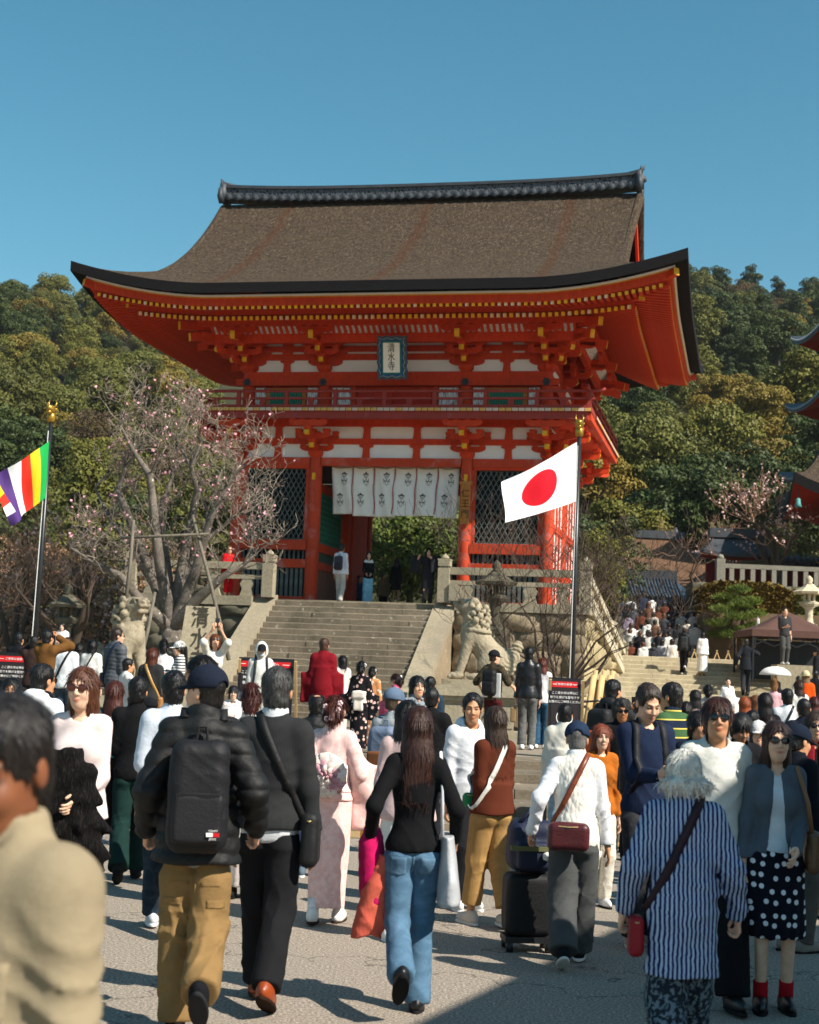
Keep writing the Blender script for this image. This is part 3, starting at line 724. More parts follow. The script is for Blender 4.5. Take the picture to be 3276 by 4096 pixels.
for i, ch in enumerate('清水寺'):
    me = text_mesh('character', ch, 0.27, INK); o = link('character', me, pq); o.matrix_local = Matrix.Translation((0.0, -0.128, 0.27-i*0.265)) @ Matrix.Rotation(R(90), 4, 'X') @ Matrix.Shear('XZ', 4, (0.0, 0.0)) @ Matrix.Diagonal((0.82, 1.05, 1, 1))
# wooden sign board on the right central column
sb_ = empty('sign_board', g2w(CB+0.02, -0.225, 2.93), GA, 'narrow yellow-brown wooden board with three black characters on the right central column', 'sign')
MB().box(-0.14, 0.14, -0.03, 0.0, -0.58, 0.58).obj('board', [wood_paint('yellow cedar', '#b9772f', None, dirt=0.3)], sb_)
MB().prism([(-0.17, 0.56), (0.17, 0.56), (0.2, 0.66), (-0.2, 0.66)], -0.06, 0.02).obj('board_cap', [wood_paint('yellow cedar', '#b9772f')], sb_)
for i, ch in enumerate('仁王門'):
    me = text_mesh('character', ch, 0.26, INK); o = link('character', me, sb_); o.matrix_local = Matrix.Translation((0, -0.034, 0.3-i*0.3)) @ Matrix.Rotation(R(90), 4, 'X')
# curtain of six panels
cur = empty('curtain', g2w(0.07, 0.26, 4.08), GA, 'off-white hanging curtain of six panels printed with black crests in the gateway', 'curtain')
CLOTH = simple('off-white cotton', '#e6e2d8', 0.9, 0.05, 3, 0.3, 120, 0.002)
PRINT = simple('grey-black print', '#4a4440', 0.9, 0.3, 40, 0)
RIB = simple('red ribbon', '#a8242c', 0.8)
def cur_y(x, z): return 0.05*math.sin(x*5.2+z*1.1)*min(1, -z/0.4)-0.10*max(0, -z-0.5)*math.sin(x*0.9+0.6)+0.02*math.sin(x*17+z*3)
def cur_d(x, z): return Vector((x+0.05*max(0, -z-0.3)*(-0.6 if x > 0 else 0.9), cur_y(x, z), z))
pw = 3.9/6
for p in range(6):
    V = []; F = []; x0 = -1.95+p*pw; nx, nz = 10, 20; Lz = 1.42+0.05*math.sin(p*1.3)+(0.02 if p == 0 else 0.1*min(p, 3)/3)
    for i in range(nz+1):
        for j in range(nx+1):
            t = j/nx; z = -Lz*i/nz; x = x0+pw*(0.004+t*0.992)-0.015*math.sin(t*math.pi)*0; V.append(cur_d(x, z))
    for i in range(nz):
        for j in range(nx): a = i*(nx+1)+j; F.append((a, a+nx+1, a+nx+2, a+1))
    cp = MB().add(V, F).obj('curtain_panel', [CLOTH], cur, True)
    sm_ = cp.modifiers.new('thick', 'SOLIDIFY'); sm_.thickness = 0.006
    # printed crests (two per panel): canopy, stem, two deer-like figures
    for cx, cz in ((x0+pw*0.62, -0.42), (x0+pw*0.38, -1.05)):
        pr = MB()
        def blob(px_, pz_, rx, rz, n=8):
            c0 = cur_d(cx+px_, cz+pz_); vs = []
            for k in range(n):
                q = cur_d(cx+px_+rx*math.cos(2*math.pi*k/n), cz+pz_+rz*math.sin(2*math.pi*k/n)); vs.append((q.x, q.y-0.012, q.z))
            pr.add(vs, [tuple(range(n))])
        for k in range(5): blob(-0.07+0.035*k, 0.17+0.02*math.cos((k-2)*0.8), 0.02, 0.024)
        blob(0, 0.22, 0.03, 0.02)
        for k in (-1, 0, 1): blob(0.03*k, 0.10, 0.006, 0.06)
        for k in (-1, 1): blob(0.06*k, 0.12, 0.005, 0.035)
        blob(0, 0.0, 0.012, 0.05)
        for k in (-1, 1):
            blob(0.055*k, -0.03, 0.03, 0.02); blob(0.085*k, 0.01, 0.010, 0.03); blob(0.078*k, -0.075, 0.006, 0.04); blob(0.035*k, -0.075, 0.006, 0.04)
        blob(0, -0.13, 0.05, 0.006); blob(0, -0.155, 0.03, 0.005)
        pr.obj('printed_crest', [PRINT], cp)
    if p: 
        rb_ = MB(); q = [cur_d(x0, -0.03-k*0.1) for k in range(15)]; rb_.tube([(v.x+0.02*math.sin(i*.7), v.y-0.02, v.z) for i, v in enumerate(q)], 0.012, 5); rb_.obj('ribbon', [RIB], cur)
rp = MB(); 
for p in range(6): rp.tube([cur_d(-1.95+p*pw+pw*k/8, -0.02-0.06*math.sin(k/8*math.pi))+Vector((0, -0.03, 0)) for k in range(9)], 0.012, 5)
rp.tube([(-2.0, 0.02, 0.02), (2.0, 0.02, 0.02)], 0.025, 8)
rp.obj('hanging_cord', [simple('straw cord', '#b79a62', 0.9)], cur)
# ================================================================== ground, stairs, walls
def asphalt():
    t = NT('worn asphalt', 0.9, 0.25); v = t.mapped(); n = t.noise(v, 62, 3, 0.75); n2 = t.noise(v, 0.5, 5, 0.6); n3 = t.noise(v, 28, 2, 0.6)
    c = t.ramp(n, [(0.34, '#4d4640'), (0.47, '#877c70'), (0.58, '#a69a8b'), (0.68, '#dcd2c0')])
    c = t.mix(t.ramp(n2, [(0.35, 0.0), (0.7, 0.35)]), c, '#8a8074')
    vo = t.new('ShaderNodeTexVoronoi', feature='DISTANCE_TO_EDGE', i_Scale=0.42, i_Randomness=1.0)
    dv = t.new('ShaderNodeVectorMath', operation='ADD'); nz = t.new('ShaderNodeTexNoise', i_Scale=2.5, i_Detail=4.0); t.link(v, nz.inputs['Vector']); t.link(v, dv.inputs[0]); t.link(nz.outputs['Color'], dv.inputs[1]); t.link(dv.outputs[0], vo.inputs['Vector'])
    c = t.mix(t.ramp(vo.outputs['Distance'], [(0.0, 0.75), (0.006, 0.0)]), c, '#231f1d')
    t.color(c); t.bump(t.mix(0.5, n, n3), 0.55, 0.012); return t.m
def stone(name, base, var=0.35, moss=None, scale=2.0, rand=0.25, lich=0.0):
    if name in MATS: return MATS[name]
    t = NT(name, 0.92, 0.2); v = t.mapped(); c = rgb(base); n = t.noise(v, scale, 6, 0.65); n2 = t.noise(v, scale*14, 4, 0.7)
    o = t.ramp(n, [(0.28, tuple(x*(1-var) for x in c)), (0.5, c), (0.75, tuple(min(1, x*(1+var*0.7)) for x in c))])
    o = t.mix(0.45, o, t.ramp(n2, [(0.3, tuple(x*0.5 for x in c)), (0.7, tuple(min(1, x*1.35) for x in c))]))
    if moss: o = t.mix(t.ramp(t.noise(v, scale*0.7, 5, 0.7), [(0.5, 0.0), (0.68, 0.75)]), o, moss)
    if lich: o = t.mix(t.ramp(t.noise(v, scale*4, 3, 0.5), [(0.66, 0.0), (0.7, lich)]), o, '#d8d3c4')
    rr = t.ramp(t.info_rand(), [(0, tuple([1-rand]*3)), (1, (1.0, 1.0, 1.0))]); o = t.mix(1.0, o, rr, 'MULTIPLY')
    t.color(o); t.bump(t.mix(0.5, n, n2), 0.7, 0.025); MATS[name] = t.m; return t.m
ASPH = asphalt(); STEP = stone('step stone', '#877b69', 0.3, '#5d5648', 1.6, 0.25, 0.5); COPE = stone('coping granite', '#a1967f', 0.2, '#8a8272', 1.0, 0.12); WALLS = stone('retaining wall stone', '#93836b', 0.4, '#564b3c', 1.3, 0.35, 0.3)
STAT = stone('weathered statue stone', '#a2967f', 0.32, '#5f5240', 2.2, 0.1); OLDST = stone('dark old stone', '#6a6454', 0.4, '#4a4a38', 2.0, 0.3, 0.3); PALEST = stone('pale sunlit granite', '#c9bda3', 0.18, '#9a8e78', 1.0, 0.1)
def sheet(name, x0, x1, y0, y1, z, mat, nx=1, ny=1):
    V = [(x0+(x1-x0)*i/nx, y0+(y1-y0)*j/ny, z) for j in range(ny+1) for i in range(nx+1)]
    F = [(j*(nx+1)+i, j*(nx+1)+i+1, (j+1)*(nx+1)+i+1, (j+1)*(nx+1)+i) for j in range(ny) for i in range(nx)]
    o = MB().add(V, F).obj(name, [mat]); tag(o, kind='structure'); return o
EARTH = stone('bare earth', '#6e5c46', 0.3, '#5a5236', 0.3, 0.0)
g = sheet('ground', -900, 900, -300, 1500, -0.03, EARTH)
sheet('plaza', -40, 40, -30, 17.3, 0.0, ASPH)
TER = 0.6
tr = MB().box(-60, 60, 23.6, 47, -0.02, TER).obj('terrace', [stone('terrace paving', '#8d8271', 0.25, None, 0.8, 0)]); tag(tr, kind='structure')
kst = sheet('kerb_strip', -40, 40, 16.6, 17.3, 0.006, stone('tan paving strip', '#a2875f', 0.2, None, 2.0, 0.0))
# plaza steps: five long steps, each of separate stones
bs = empty('plaza_steps', (0, 17.3, 0), 0, 'low grey stone steps across the plaza in front of the statues', 'steps')
for i in range(5):
    x = -16.0
    while x < 16:
        L = random.uniform(1.6, 2.8); MB().box(x+0.006, min(x+L, 16)-0.006, i*1.26, (i+1)*1.26-0.008, -0.02, TER*(i+1)/5+random.uniform(-0.004, 0.004)).obj('step_stone', [STEP], bs); x += L
# main stairs in the gate's frame
GF = Matrix.Translation(G0) @ Matrix.Rotation(GA, 4, 'Z')
def gempty(name, x, y, z, label, cat, group=None):
    return empty(name, g2w(x, y, z), GA, label, cat, group)
NS, RISE, RUN = 19, 0.166, 0.25; SX0, SX1, SY, SZ = -2.66, 1.91, -2.2, -0.1
ms = gempty('stone_stairs', 0, SY, SZ-NS*RISE, 'broad worn stone stairway climbing to the gate', 'stairs')
jit = random.Random(3)
def chip_block(x0, x1, y0, y1, z0, z1, rnd):
    m_ = MB(); n = max(2, int((x1-x0)/0.18)); V = []; F = []
    for i in range(n+1):
        x = x0+(x1-x0)*i/n; a, b = rnd.uniform(0, 0.018), rnd.uniform(0, 0.016); c_ = 0.02
        V += [(x, y0+a*0.5, z0), (x, y0+a, z1-c_-b), (x, y0+c_+a, z1-b*0.6), (x, y1, z1-b*0.3)]
    for i in range(n):
        o = 4*i
        for k in range(3): F.append((o+k, o+4+k, o+5+k, o+1+k))
    F += [(0, 1, 2, 3), tuple(reversed([4*n, 4*n+1, 4*n+2, 4*n+3]))]
    return m_.add(V, F)
for i in range(NS):
    zt = RISE*(i+1); y0 = -(NS-1-i)*RUN; x = SX0
    while x < SX1-0.05:
        L = jit.uniform(0.9, 1.7); x1 = min(x+L, SX1)
        if SX1-x1 < 0.5: x1 = SX1
        chip_block(x+0.004, x1-0.004, y0+jit.uniform(-0.01, 0.01), y0+(RUN+0.12 if i < NS-1 else 1.7), zt-RISE-0.04, zt, jit).obj('step_stone', [STEP], ms); x = x1
# sloping copings each side
for x0, x1 in ((SX0-0.62, SX0-0.01), (SX1+0.01, SX1+0.62)):
    yt, yb = 0.25, -(NS)*RUN; ztop, zbot = NS*RISE+0.14, 0.2
    cpo = [(yt, ztop), (yt, ztop-0.45), (yb, zbot-0.4), (yb, zbot)]
    nseg = 4
    for k in range(nseg):
        a, b = k/nseg, (k+1)/nseg; ya, yb_ = yt+(yb-yt)*a-0.004, yt+(yb-yt)*b+0.004; za, zb = ztop+(zbot-ztop)*a, ztop+(zbot-ztop)*b
        MB().add([(x0, ya, za), (x1, ya, za), (x1, yb_, zb), (x0, yb_, zb), (x0, ya, za-0.3), (x1, ya, za-0.3), (x1, yb_, zb-0.3), (x0, yb_, zb-0.3)], [(3, 2, 1, 0), (4, 5, 6, 7), (1, 2, 6, 5), (3, 0, 4, 7), (2, 3, 7, 6), (0, 1, 5, 4)]).obj('coping_stone', [COPE], ms)
    m_ = MB(); m_.add([(x0+.05, yt, ztop-.3), (x0+.05, yb, zbot-.3), (x0+.05, yb, 0), (x0+.05, yt, 0), (x1-.05, yt, ztop-.3), (x1-.05, yb, zbot-.3), (x1-.05, yb, 0), (x1-.05, yt, 0)], [(3, 2, 1, 0), (4, 5, 6, 7), (1, 2, 6, 5), (0, 1, 5, 4)]); m_.obj('stair_cheek_wall', [WALLS], ms)
# gate platform
pf = gempty('gate_platform', 0, 0, -3.2, 'stone platform that the gate stands on, faced with rough boulders', 'platform')
PB = -3.26
def pbox(name, x0, x1, y0, y1, z0, z1, mat): return MB().box(x0, x1, y0, y1, z0+3.2, z1+3.2).obj(name, [mat], pf)
pbox('platform_core', -7.0, SX0-0.62, -2.3, 14, PB, -0.16, OLDST); pbox('platform_core', SX0-0.62, SX1+0.62, -1.0, 14, PB, -0.11, COPE); pbox('platform_core', SX1+0.62, 6.1, -2.3, 11, PB, -0.16, OLDST)
pbox('paving', -6.2, 6.05, -0.55, 9, -0.11, -0.0, COPE)
# boulder facing, laid in rough courses
def boulder_mesh(rnd, w, h, d):
    nx, nz = 6, 5; V = []; F = []
    ph = [rnd.uniform(0, 6) for _ in range(4)]
    for i in range(nz+1):
        for j in range(nx+1):
            u, v_ = j/nx*2-1, i/nz*2-1
            ex_ = 1-0.05*abs(v_)**5; ez = 1-0.06*abs(u)**5
            bx = u*w/2*ex_+0.05*w*math.sin(v_*2+ph[1])*0.4; bz = v_*h/2*ez+0.06*h*math.sin(u*2.2+ph[2])
            rr = max(abs(u), abs(v_)); dep = d*(1-rr**9)*(0.72+0.28*math.sin(4*u+ph[3])*math.cos(3.1*v_+ph[0]))+(rnd.uniform(-0.02, 0.02) if rr < 0.99 else 0)
            V.append((bx, -dep, bz))
    for i in range(nz):
        for j in range(nx): a = i*(nx+1)+j; F.append((a, a+1, a+nx+2, a+nx+1))
    return V, F
def face_wall(P0, ux_, uz, length, height, mat, rnd, parent, hmin=0.4, hmax=0.75, slope=None):
    """boulders on a vertical face; P0 lower-left, ux_ unit vector along the face (outside is to the right of it)"""
    z = 0.0
    while z < height-0.1:
        h = min(rnd.uniform(hmin, hmax), height-z); x = 0.0
        if height-z-h < 0.2: h = height-z
        while x < length-0.05:
            wd = rnd.uniform(0.5, 1.25); wd = length-x if length-x-wd < 0.35 else wd
            lim = height if slope is None else slope(x+wd/2)
            if z+h*0.4 < lim:
                hh = min(h, max(lim-z, 0.15)); V, F = boulder_mesh(rnd, wd*1.02, hh*1.03, rnd.uniform(0.10, 0.2)); nrm = Vector((ux_[1], -ux_[0], 0))
                o = MB().add(V, F).obj('wall_stone', [mat], parent, True); b = Vector(P0)+Vector((ux_[0], ux_[1], 0))*(x+wd/2)+Vector((0, 0, z+hh/2))
                o.matrix_local = Matrix.Translation(b) @ Matrix.Rotation(math.atan2(ux_[1], ux_[0]), 4, 'Z')
            x += wd
        z += h
rw = random.Random(11)
face_wall((SX1+0.62, -2.32, 0.0), (1, 0), 1, 6.12-SX1-0.62, 2.95, WALLS, rw, pf)
face_wall((-7.0, -2.32, 0.0), (1, 0), 1, 7.0+SX0-0.62, 2.9, OLDST, rw, pf)
SUNW = stone('sunlit wall stone', '#b3a27d', 0.35, '#7d6b4a', 1.1, 0.2)
face_wall((6.12, -2.3, 0.0), (0, 1), 1, 13.0, 3.0, SUNW, rw, pf, 0.5, 0.9, lambda x: 3.0-x*0.145)
# edge stones, posts and rails round the platform
def edge_stone(a, b, z0, z1, w, name='edge_stone'):
    MB().bar((a[0], a[1], (z0+z1)/2+3.2), (b[0], b[1], (z0+z1)/2+3.2), w, z1-z0).obj(name, [COPE], pf)
edge_stone((SX1+0.63, -2.2), (6.25, -2.2), -0.26, -0.02, 0.5); edge_stone((-7.1, -2.2), (SX0-0.63, -2.2), -0.3, -0.04, 0.5)
def post_mesh():
    m_ = MB(); m_.box(-0.16, 0.16, -0.16, 0.16, 0, 0.95); m_.box(-0.13, 0.13, -0.13, 0.13, 0.95, 1.0)
    for k in range(-3, 4):
        m_.box(k*0.045-0.018, k*0.045+0.018, -0.175, 0.175, 1.0, 1.16); 
    m_.box(-0.165, 0.165, -0.155, 0.155, 1.0, 1.155); m_.box(-0.175, 0.175, -0.175, 0.175, 1.161, 1.2); m_.lathe([(0.10, 1.2), (0.12, 1.23), (0.09, 1.29), (0.03, 1.33), (0.015, 1.36)], n=10)
    return m_.mesh('railing_post', [COPE])
PM = post_mesh()
posts = [(-2.86, -2.28), (2.2, -2.28), (6.1, -2.28)]
for i, (x, y) in enumerate(posts):
    o = link('railing_post', PM, pf, loc=(x, y, 3.2-0.05))
def rail(x0, x1, y, z):
    MB().box(x0, x1, y-0.09, y+0.09, z+0.78, z+0.98).obj('top_rail', [COPE], pf); MB().box(x0, x1, y-0.05, y+0.05, z+0.50, z+0.62).obj('middle_rail', [COPE], pf)
    n = max(2, int((x1-x0)/0.8))
    for k in range(n): 
        xx = x0+(x1-x0)*(k+0.5)/n
        MB().prism([(xx-0.2, z+0.02), (xx+0.2, z+0.02), (xx+0.13, z+0.22), (xx+0.2, z+0.36), (xx+0.12, z+0.499), (xx-0.12, z+0.499), (xx-0.2, z+0.36), (xx-0.13, z+0.22)], y-0.04, y+0.04).obj('rail_strut', [COPE], pf)
rail(2.36, 5.94, -2.28, 3.2-0.05); rail(-6.9, -3.02, -2.28, 3.2-0.05)
for x in (-7.0,): link('railing_post', PM, pf, loc=(x, -2.28, 3.15))
# cloud-shaped end stone beside the right post
MB().prism([(2.38, 3.2), (3.25, 3.2), (3.2, 3.3), (3.0, 3.33), (2.92, 3.45), (2.72, 3.47), (2.7, 3.58), (2.55, 3.66), (2.38, 3.66)], -2.5, -2.4).obj('scroll_stone', [COPE], pf)
# sloping parapet running back along the right side
y1_ = 10.6; drop = 1.75
MB().bar((6.1, -2.1, 4.0), (6.1, y1_, 4.0-drop), 0.2, 0.2).obj('parapet_rail', [PALEST], pf); MB().bar((6.1, -2.1, 3.62), (6.1, y1_, 3.62-drop), 0.12, 0.12).obj('parapet_rail', [PALEST], pf)
MB().bar((6.12, -2.1, 3.05), (6.12, y1_, 3.05-drop), 0.42, 0.24).obj('parapet_base', [PALEST], pf)
for k in range(1, 9): 
    yy = -2.1+(y1_+2.1)*k/9; zz = 3.15-drop*k/9; MB().box(6.04, 6.16, yy-0.1, yy+0.1, zz, zz+0.85).obj('parapet_post', [PALEST], pf)
link('railing_post', PM, pf, loc=(6.1, y1_+0.2, 3.1-drop))
# ------------------------------------------------------------------ right-hand stairs, landing and upper ground
rs = empty('side_stairs', (7.9, 46, 0.5), 0, 'wide pale stone stairs on the right with people climbing', 'stairs')
NR, RR, RU = 15, 0.153, 0.5
PST = stone('pale step stone', '#b4a88c', 0.25, '#847a63', 1.4, 0.18, 0.3)
for i in range(NR):
    x = -0.9
    while x < 16:
        L = jit.uniform(1.2, 2.2); chip_block(x+0.004, x+L-0.004, i*RU, (i+1)*RU+(0.05 if i < NR-1 else 0.9), i*RR-0.05, (i+1)*RR, jit).obj('step_stone', [PST], rs); x += L
for k in range(5):
    a, b = k/5, (k+1)/5; L = NR*RU
    MB().bar((-1.25, -0.4+L*a, 0.12+NR*RR*a), (-1.25, -0.4+L*b-0.01, 0.12+NR*RR*b), 0.62, 0.5).obj('coping_stone', [COPE], rs)
ld = MB().box(3, 40, 54.9, 80, -0.02, 2.1).obj('landing', [COPE]); tag(ld, kind='structure')
us = empty('upper_stairs', (7.6, 55.8, 2.1), 0, 'upper flight of stone stairs hidden under the crowd on the right', 'stairs')
for i in range(12): MB().box(-1.0, 4.6, i*0.5, (i+1)*0.5-0.004 if i < 11 else 14, -0.02, (i+1)*0.15).obj('step_stone', [PST], us)
# terrain: upper terrace behind and wooded hills
def hz(x, y):
    wl = 1/(1+math.exp((x+5)/16)); wr = 1-wl; y0 = 84
    crest = 300+20*math.sin(x*0.02)
    ang = (0.278+0.04*math.exp(-((x+66)/16)**2)-0.0016*max(0, min(60, x+52)))*wl+(0.352+0.015*math.sin(x*0.05+1))*wr
    d = max(0, y-y0); h = ang*d if y < crest else ang*(crest-y0)-0.25*(y-crest)
    return 3.9+h+1.3*math.sin(x*0.17+y*0.11)*min(1, d/30)+0.8*math.sin(x*0.4-y*0.23)*min(1, d/30)-3.0*wl*max(0, 1-d/50)
V = []; F = []; nx, ny = 70, 60
for j in range(ny+1):
    y = 79+(j/ny)**1.3*420
    for i in range(nx+1):
        x = (-1+2*i/nx)*(70+y*0.75); V.append((x, y, hz(x, y)))
for j in range(ny):
    for i in range(nx): a = j*(nx+1)+i; F.append((a, a+1, a+nx+2, a+nx+1))
hill = MB().add(V, F).obj('hills', [stone('forest floor', '#3a3722', 0.3, '#2c2a18', 0.2, 0)], None, True); tag(hill, kind='structure')
up = MB().box(11.2, 60, 56, 80.5, -0.02, 4.6).obj('upper_terrace', [EARTH]); tag(up, kind='structure')
lw_ = MB().box(-60, -9.8, 48, 79, -0.02, 0.9).obj('lower_garden', [EARTH]); tag(lw_, kind='structure')
bkp = MB().box(-9.8, 3, 58.5, 80.5, -0.02, 3.8).obj('rear_court', [EARTH]); tag(bkp, kind='structure')
# ================================================================== vegetation
def leafmat(name, a, b, trans=0.25, rnd=0.5):
    t = NT(name, 0.6, 0.25); ca, cb = rgb(a), rgb(b)
    n = t.noise(t.mapped(), 0.55, 3); n2 = t.noise(t.mapped(), 7.0, 2)
    c = t.ramp(t.mix(0.5, n, n2), [(0.3, ca), (0.7, cb)])
    rr = t.ramp(t.info_rand(), [(0, (1-rnd*0.6, 1-rnd*0.6, 1-rnd*0.6)), (0.5, (1, 1, 1)), (1, (1.0+rnd*0.35, 1.0+rnd*0.2, 0.9))]); c = t.mix(1.0, c, rr, 'MULTIPLY')
    t.color(c); t.b.inputs['Subsurface Weight'].default_value = 0
    return t.m
LEAF_D = leafmat('dark evergreen leaf', '#27321a', '#4d5a28'); LEAF_O = leafmat('olive leaf', '#43471e', '#747330'); LEAF_Y = leafmat('golden olive leaf', '#5f521e', '#8f7c32'); LEAF_B = leafmat('brown twig', '#4a3c28', '#6d5a3e'); LEAF_G = leafmat('glossy green leaf', '#2c3a12', '#66752a', rnd=0.1); LEAF_P = leafmat('pine needle', '#33471a', '#7d8c38', rnd=0.1); LEAF_H = leafmat('clipped hedge leaf', '#4a3d15', '#7a6224', rnd=0.1)
BARKT = stone('tree bark', '#5a4d40', 0.4, '#3a332a', 3.0, 0.2); PLUMB = stone('lichened plum bark', '#746b61', 0.5, '#2a2521', 2.6, 0.0, 0.7); TWIG = simple('dark twig', '#4b3d34', 0.9, 0.3); TWIGR = simple('reddish twig', '#94705a', 0.9, 0.35, 0.7)
def leaf_cloud(rng, lobes, n, size, flat=0.0):
    """quads scattered on lobe surfaces: lobes list of (c, r(3))"""
    c = np.array([l[0] for l in lobes]); r = np.array([l[1] for l in lobes]); k = len(lobes)
    idx = rng.integers(0, k, n); d = rng.normal(size=(n, 3)); d /= np.linalg.norm(d, axis=1)[:, None]; d[:, 2] = np.where(rng.random(n) < 0.72, np.abs(d[:, 2]), d[:, 2])
    P = c[idx]+d*r[idx]*(0.86+0.2*rng.random((n, 1)))
    nr = d+rng.normal(size=(n, 3))*0.55; nr[:, 2] += flat; nr /= np.linalg.norm(nr, axis=1)[:, None]
    t = np.cross(nr, rng.normal(size=(n, 3))); t /= np.linalg.norm(t, axis=1)[:, None]; b = np.cross(nr, t)
    s = size*(0.6+0.8*rng.random((n, 1)))
    V = np.stack([P-t*s*0.5, P+b*s*0.28, P+t*s*0.5, P-b*s*0.28], 1).reshape(-1, 3)
    F = np.arange(4*n).reshape(n, 4); return V, F
def crown_mesh(seed, w, h, nl, n, size, mat, zc):
    rng = np.random.default_rng(seed); lobes = []
    for i in range(nl):
        u = rng.normal(size=3); u /= np.linalg.norm(u); rr = rng.random()**0.45
        c = u*rr*np.array([w/2*0.8, w/2*0.8, h/2*0.78]); c[2] += zc
        s = w*rng.uniform(0.085, 0.15); lobes.append((c, np.array([s, s, s*rng.uniform(0.7, 0.9)])))
    V, F = leaf_cloud(rng, lobes, n, size); return mk_mesh('crown', V, F, [mat])
protos = []
for k, (mt, w, h, nl, n, sz) in enumerate([(LEAF_D, 7.5, 7.5, 70, 15000, 0.25), (LEAF_O, 8.0, 6.8, 80, 15000, 0.26), (LEAF_Y, 7.0, 6.0, 70, 14000, 0.24), (LEAF_O, 7.0, 7.6, 75, 14000, 0.24), (LEAF_D, 5.6, 10.0, 80, 14000, 0.26), (LEAF_B, 6.6, 6.0, 60, 8000, 0.18)]):
    protos.append(crown_mesh(100+k, w, h, nl, n, sz, mt, 5.4))
trk = MB(); trk.tube([(0, 0, -1), (0.1, 0, 2.5), (0.0, 0.15, 6)], [0.34, 0.26, 0.1], 7); 
for a in range(4): trk.tube([(0.05, 0.05, 3.0+a*0.5), (1.3*math.cos(a*1.7), 1.3*math.sin(a*1.7), 5.0+a*0.4)], [0.12, 0.04], 5)
trkm = trk.mesh('trunk', [BARKT], True)
rt = np.random.default_rng(5); ntree = 0
def in_view(x, y, z, pad=150):
    d = np.array([x, y, z])-CAM; zz = d@f_; px = SW/2+FL*(d@R_)/zz; py = SH/2-FL*(d@U_)/zz
    return -pad < px < SW+pad and py > 900, px, py
cand = []
y = 88.0
while y < 312:
    spx = 5.25+y*0.0092
    for x in np.arange(-0.36*y-8, 0.36*y+8, spx):
        xx = x+rt.uniform(-1.5, 1.5); yy = y+rt.uniform(-1.6, 1.6); z = hz(xx, yy); ok, px, py = in_view(xx, yy, z+5, 90)
        if not ok: continue
        if 2330 < px < 2900 and yy < 91: continue
        if 850 < px < 2340 and py < 2450: continue           # wholly behind the gate
        cand.append((xx, yy, z, px))
    y += spx*0.98
for xx, yy, z, px in cand:
    right = px > 1600; q = rt.random()
    if right: k = (0 if q < .42 else 4 if q < .74 else 3 if q < .88 else 2 if q < 0.95 else 5) if yy > 150 else (1 if q < .35 else 2 if q < .55 else 0 if q < .8 else 3)
    else: k = 1 if q < .36 else 3 if q < .66 else 2 if q < .80 else 0 if q < .93 else 5
    s = rt.uniform(0.72, 1.12)
    t = empty('forest_tree', (xx, yy, z-0.3), rt.uniform(0, 6.28), '%s forest tree %s on the %s hillside' % (('dark green', 'olive green', 'golden-olive', 'dull olive', 'tall dark', 'brownish')[k], 'low down' if yy < 130 else 'halfway up' if yy < 210 else 'near the crest', 'right' if right else 'left'), 'tree', 'trees of the wooded hillside'); t.scale = (s, s, s*rt.uniform(0.9, 1.15)); ntree += 1
    link('trunk', trkm, t); link('crown', protos[k], t)
print('TREES', ntree)
# ---- branching bare trees
def bare_tree(seed, base, h, levels=5, spread=0.9, r0=0.16, nlow=3, crook=0.35, nchild=(2, 4), lean=(0, 0), minr=0.006, up=0.15):
    rnd = random.Random(seed); segs = []; tips = []
    def grow(p, d, L, r, lev):
        n = 4; pts = [p]; rad = [r]; q = Vector(p); dd = d.normalized()
        for i in range(n):
            dd = (dd+Vector((rnd.uniform(-1, 1), rnd.uniform(-1, 1), rnd.uniform(-0.7, 1)+up))*crook*0.5).normalized(); q = q+dd*L/n; pts.append(q.copy()); rad.append(max(minr, r*(1-0.5*(i+1)/n)))
        segs.append((pts, rad, lev))
        if lev >= levels: tips.extend(pts[1:]); return
        k = rnd.randint(*nchild)+(1 if lev == 0 else 0)
        for j in range(k):
            i = rnd.randint(1, n) if j < k-1 else n; o = pts[i]
            ax = Vector((rnd.uniform(-1, 1), rnd.uniform(-1, 1), rnd.uniform(-0.35, 0.8))); nd = (dd*0.6+ax.normalized()*spread).normalized()
            grow(o, nd, L*rnd.uniform(0.58, 0.82), rad[i]*rnd.uniform(0.55, 0.75), lev+1)
    for a in range(nlow):
        an = 6.283*a/nlow+rnd.uniform(-.5, .5); grow(Vector(base), Vector((math.cos(an)*spread*0.6+lean[0], math.sin(an)*spread*0.6+lean[1], 1)), h*0.36, r0*0.8, 1)
    return segs, tips
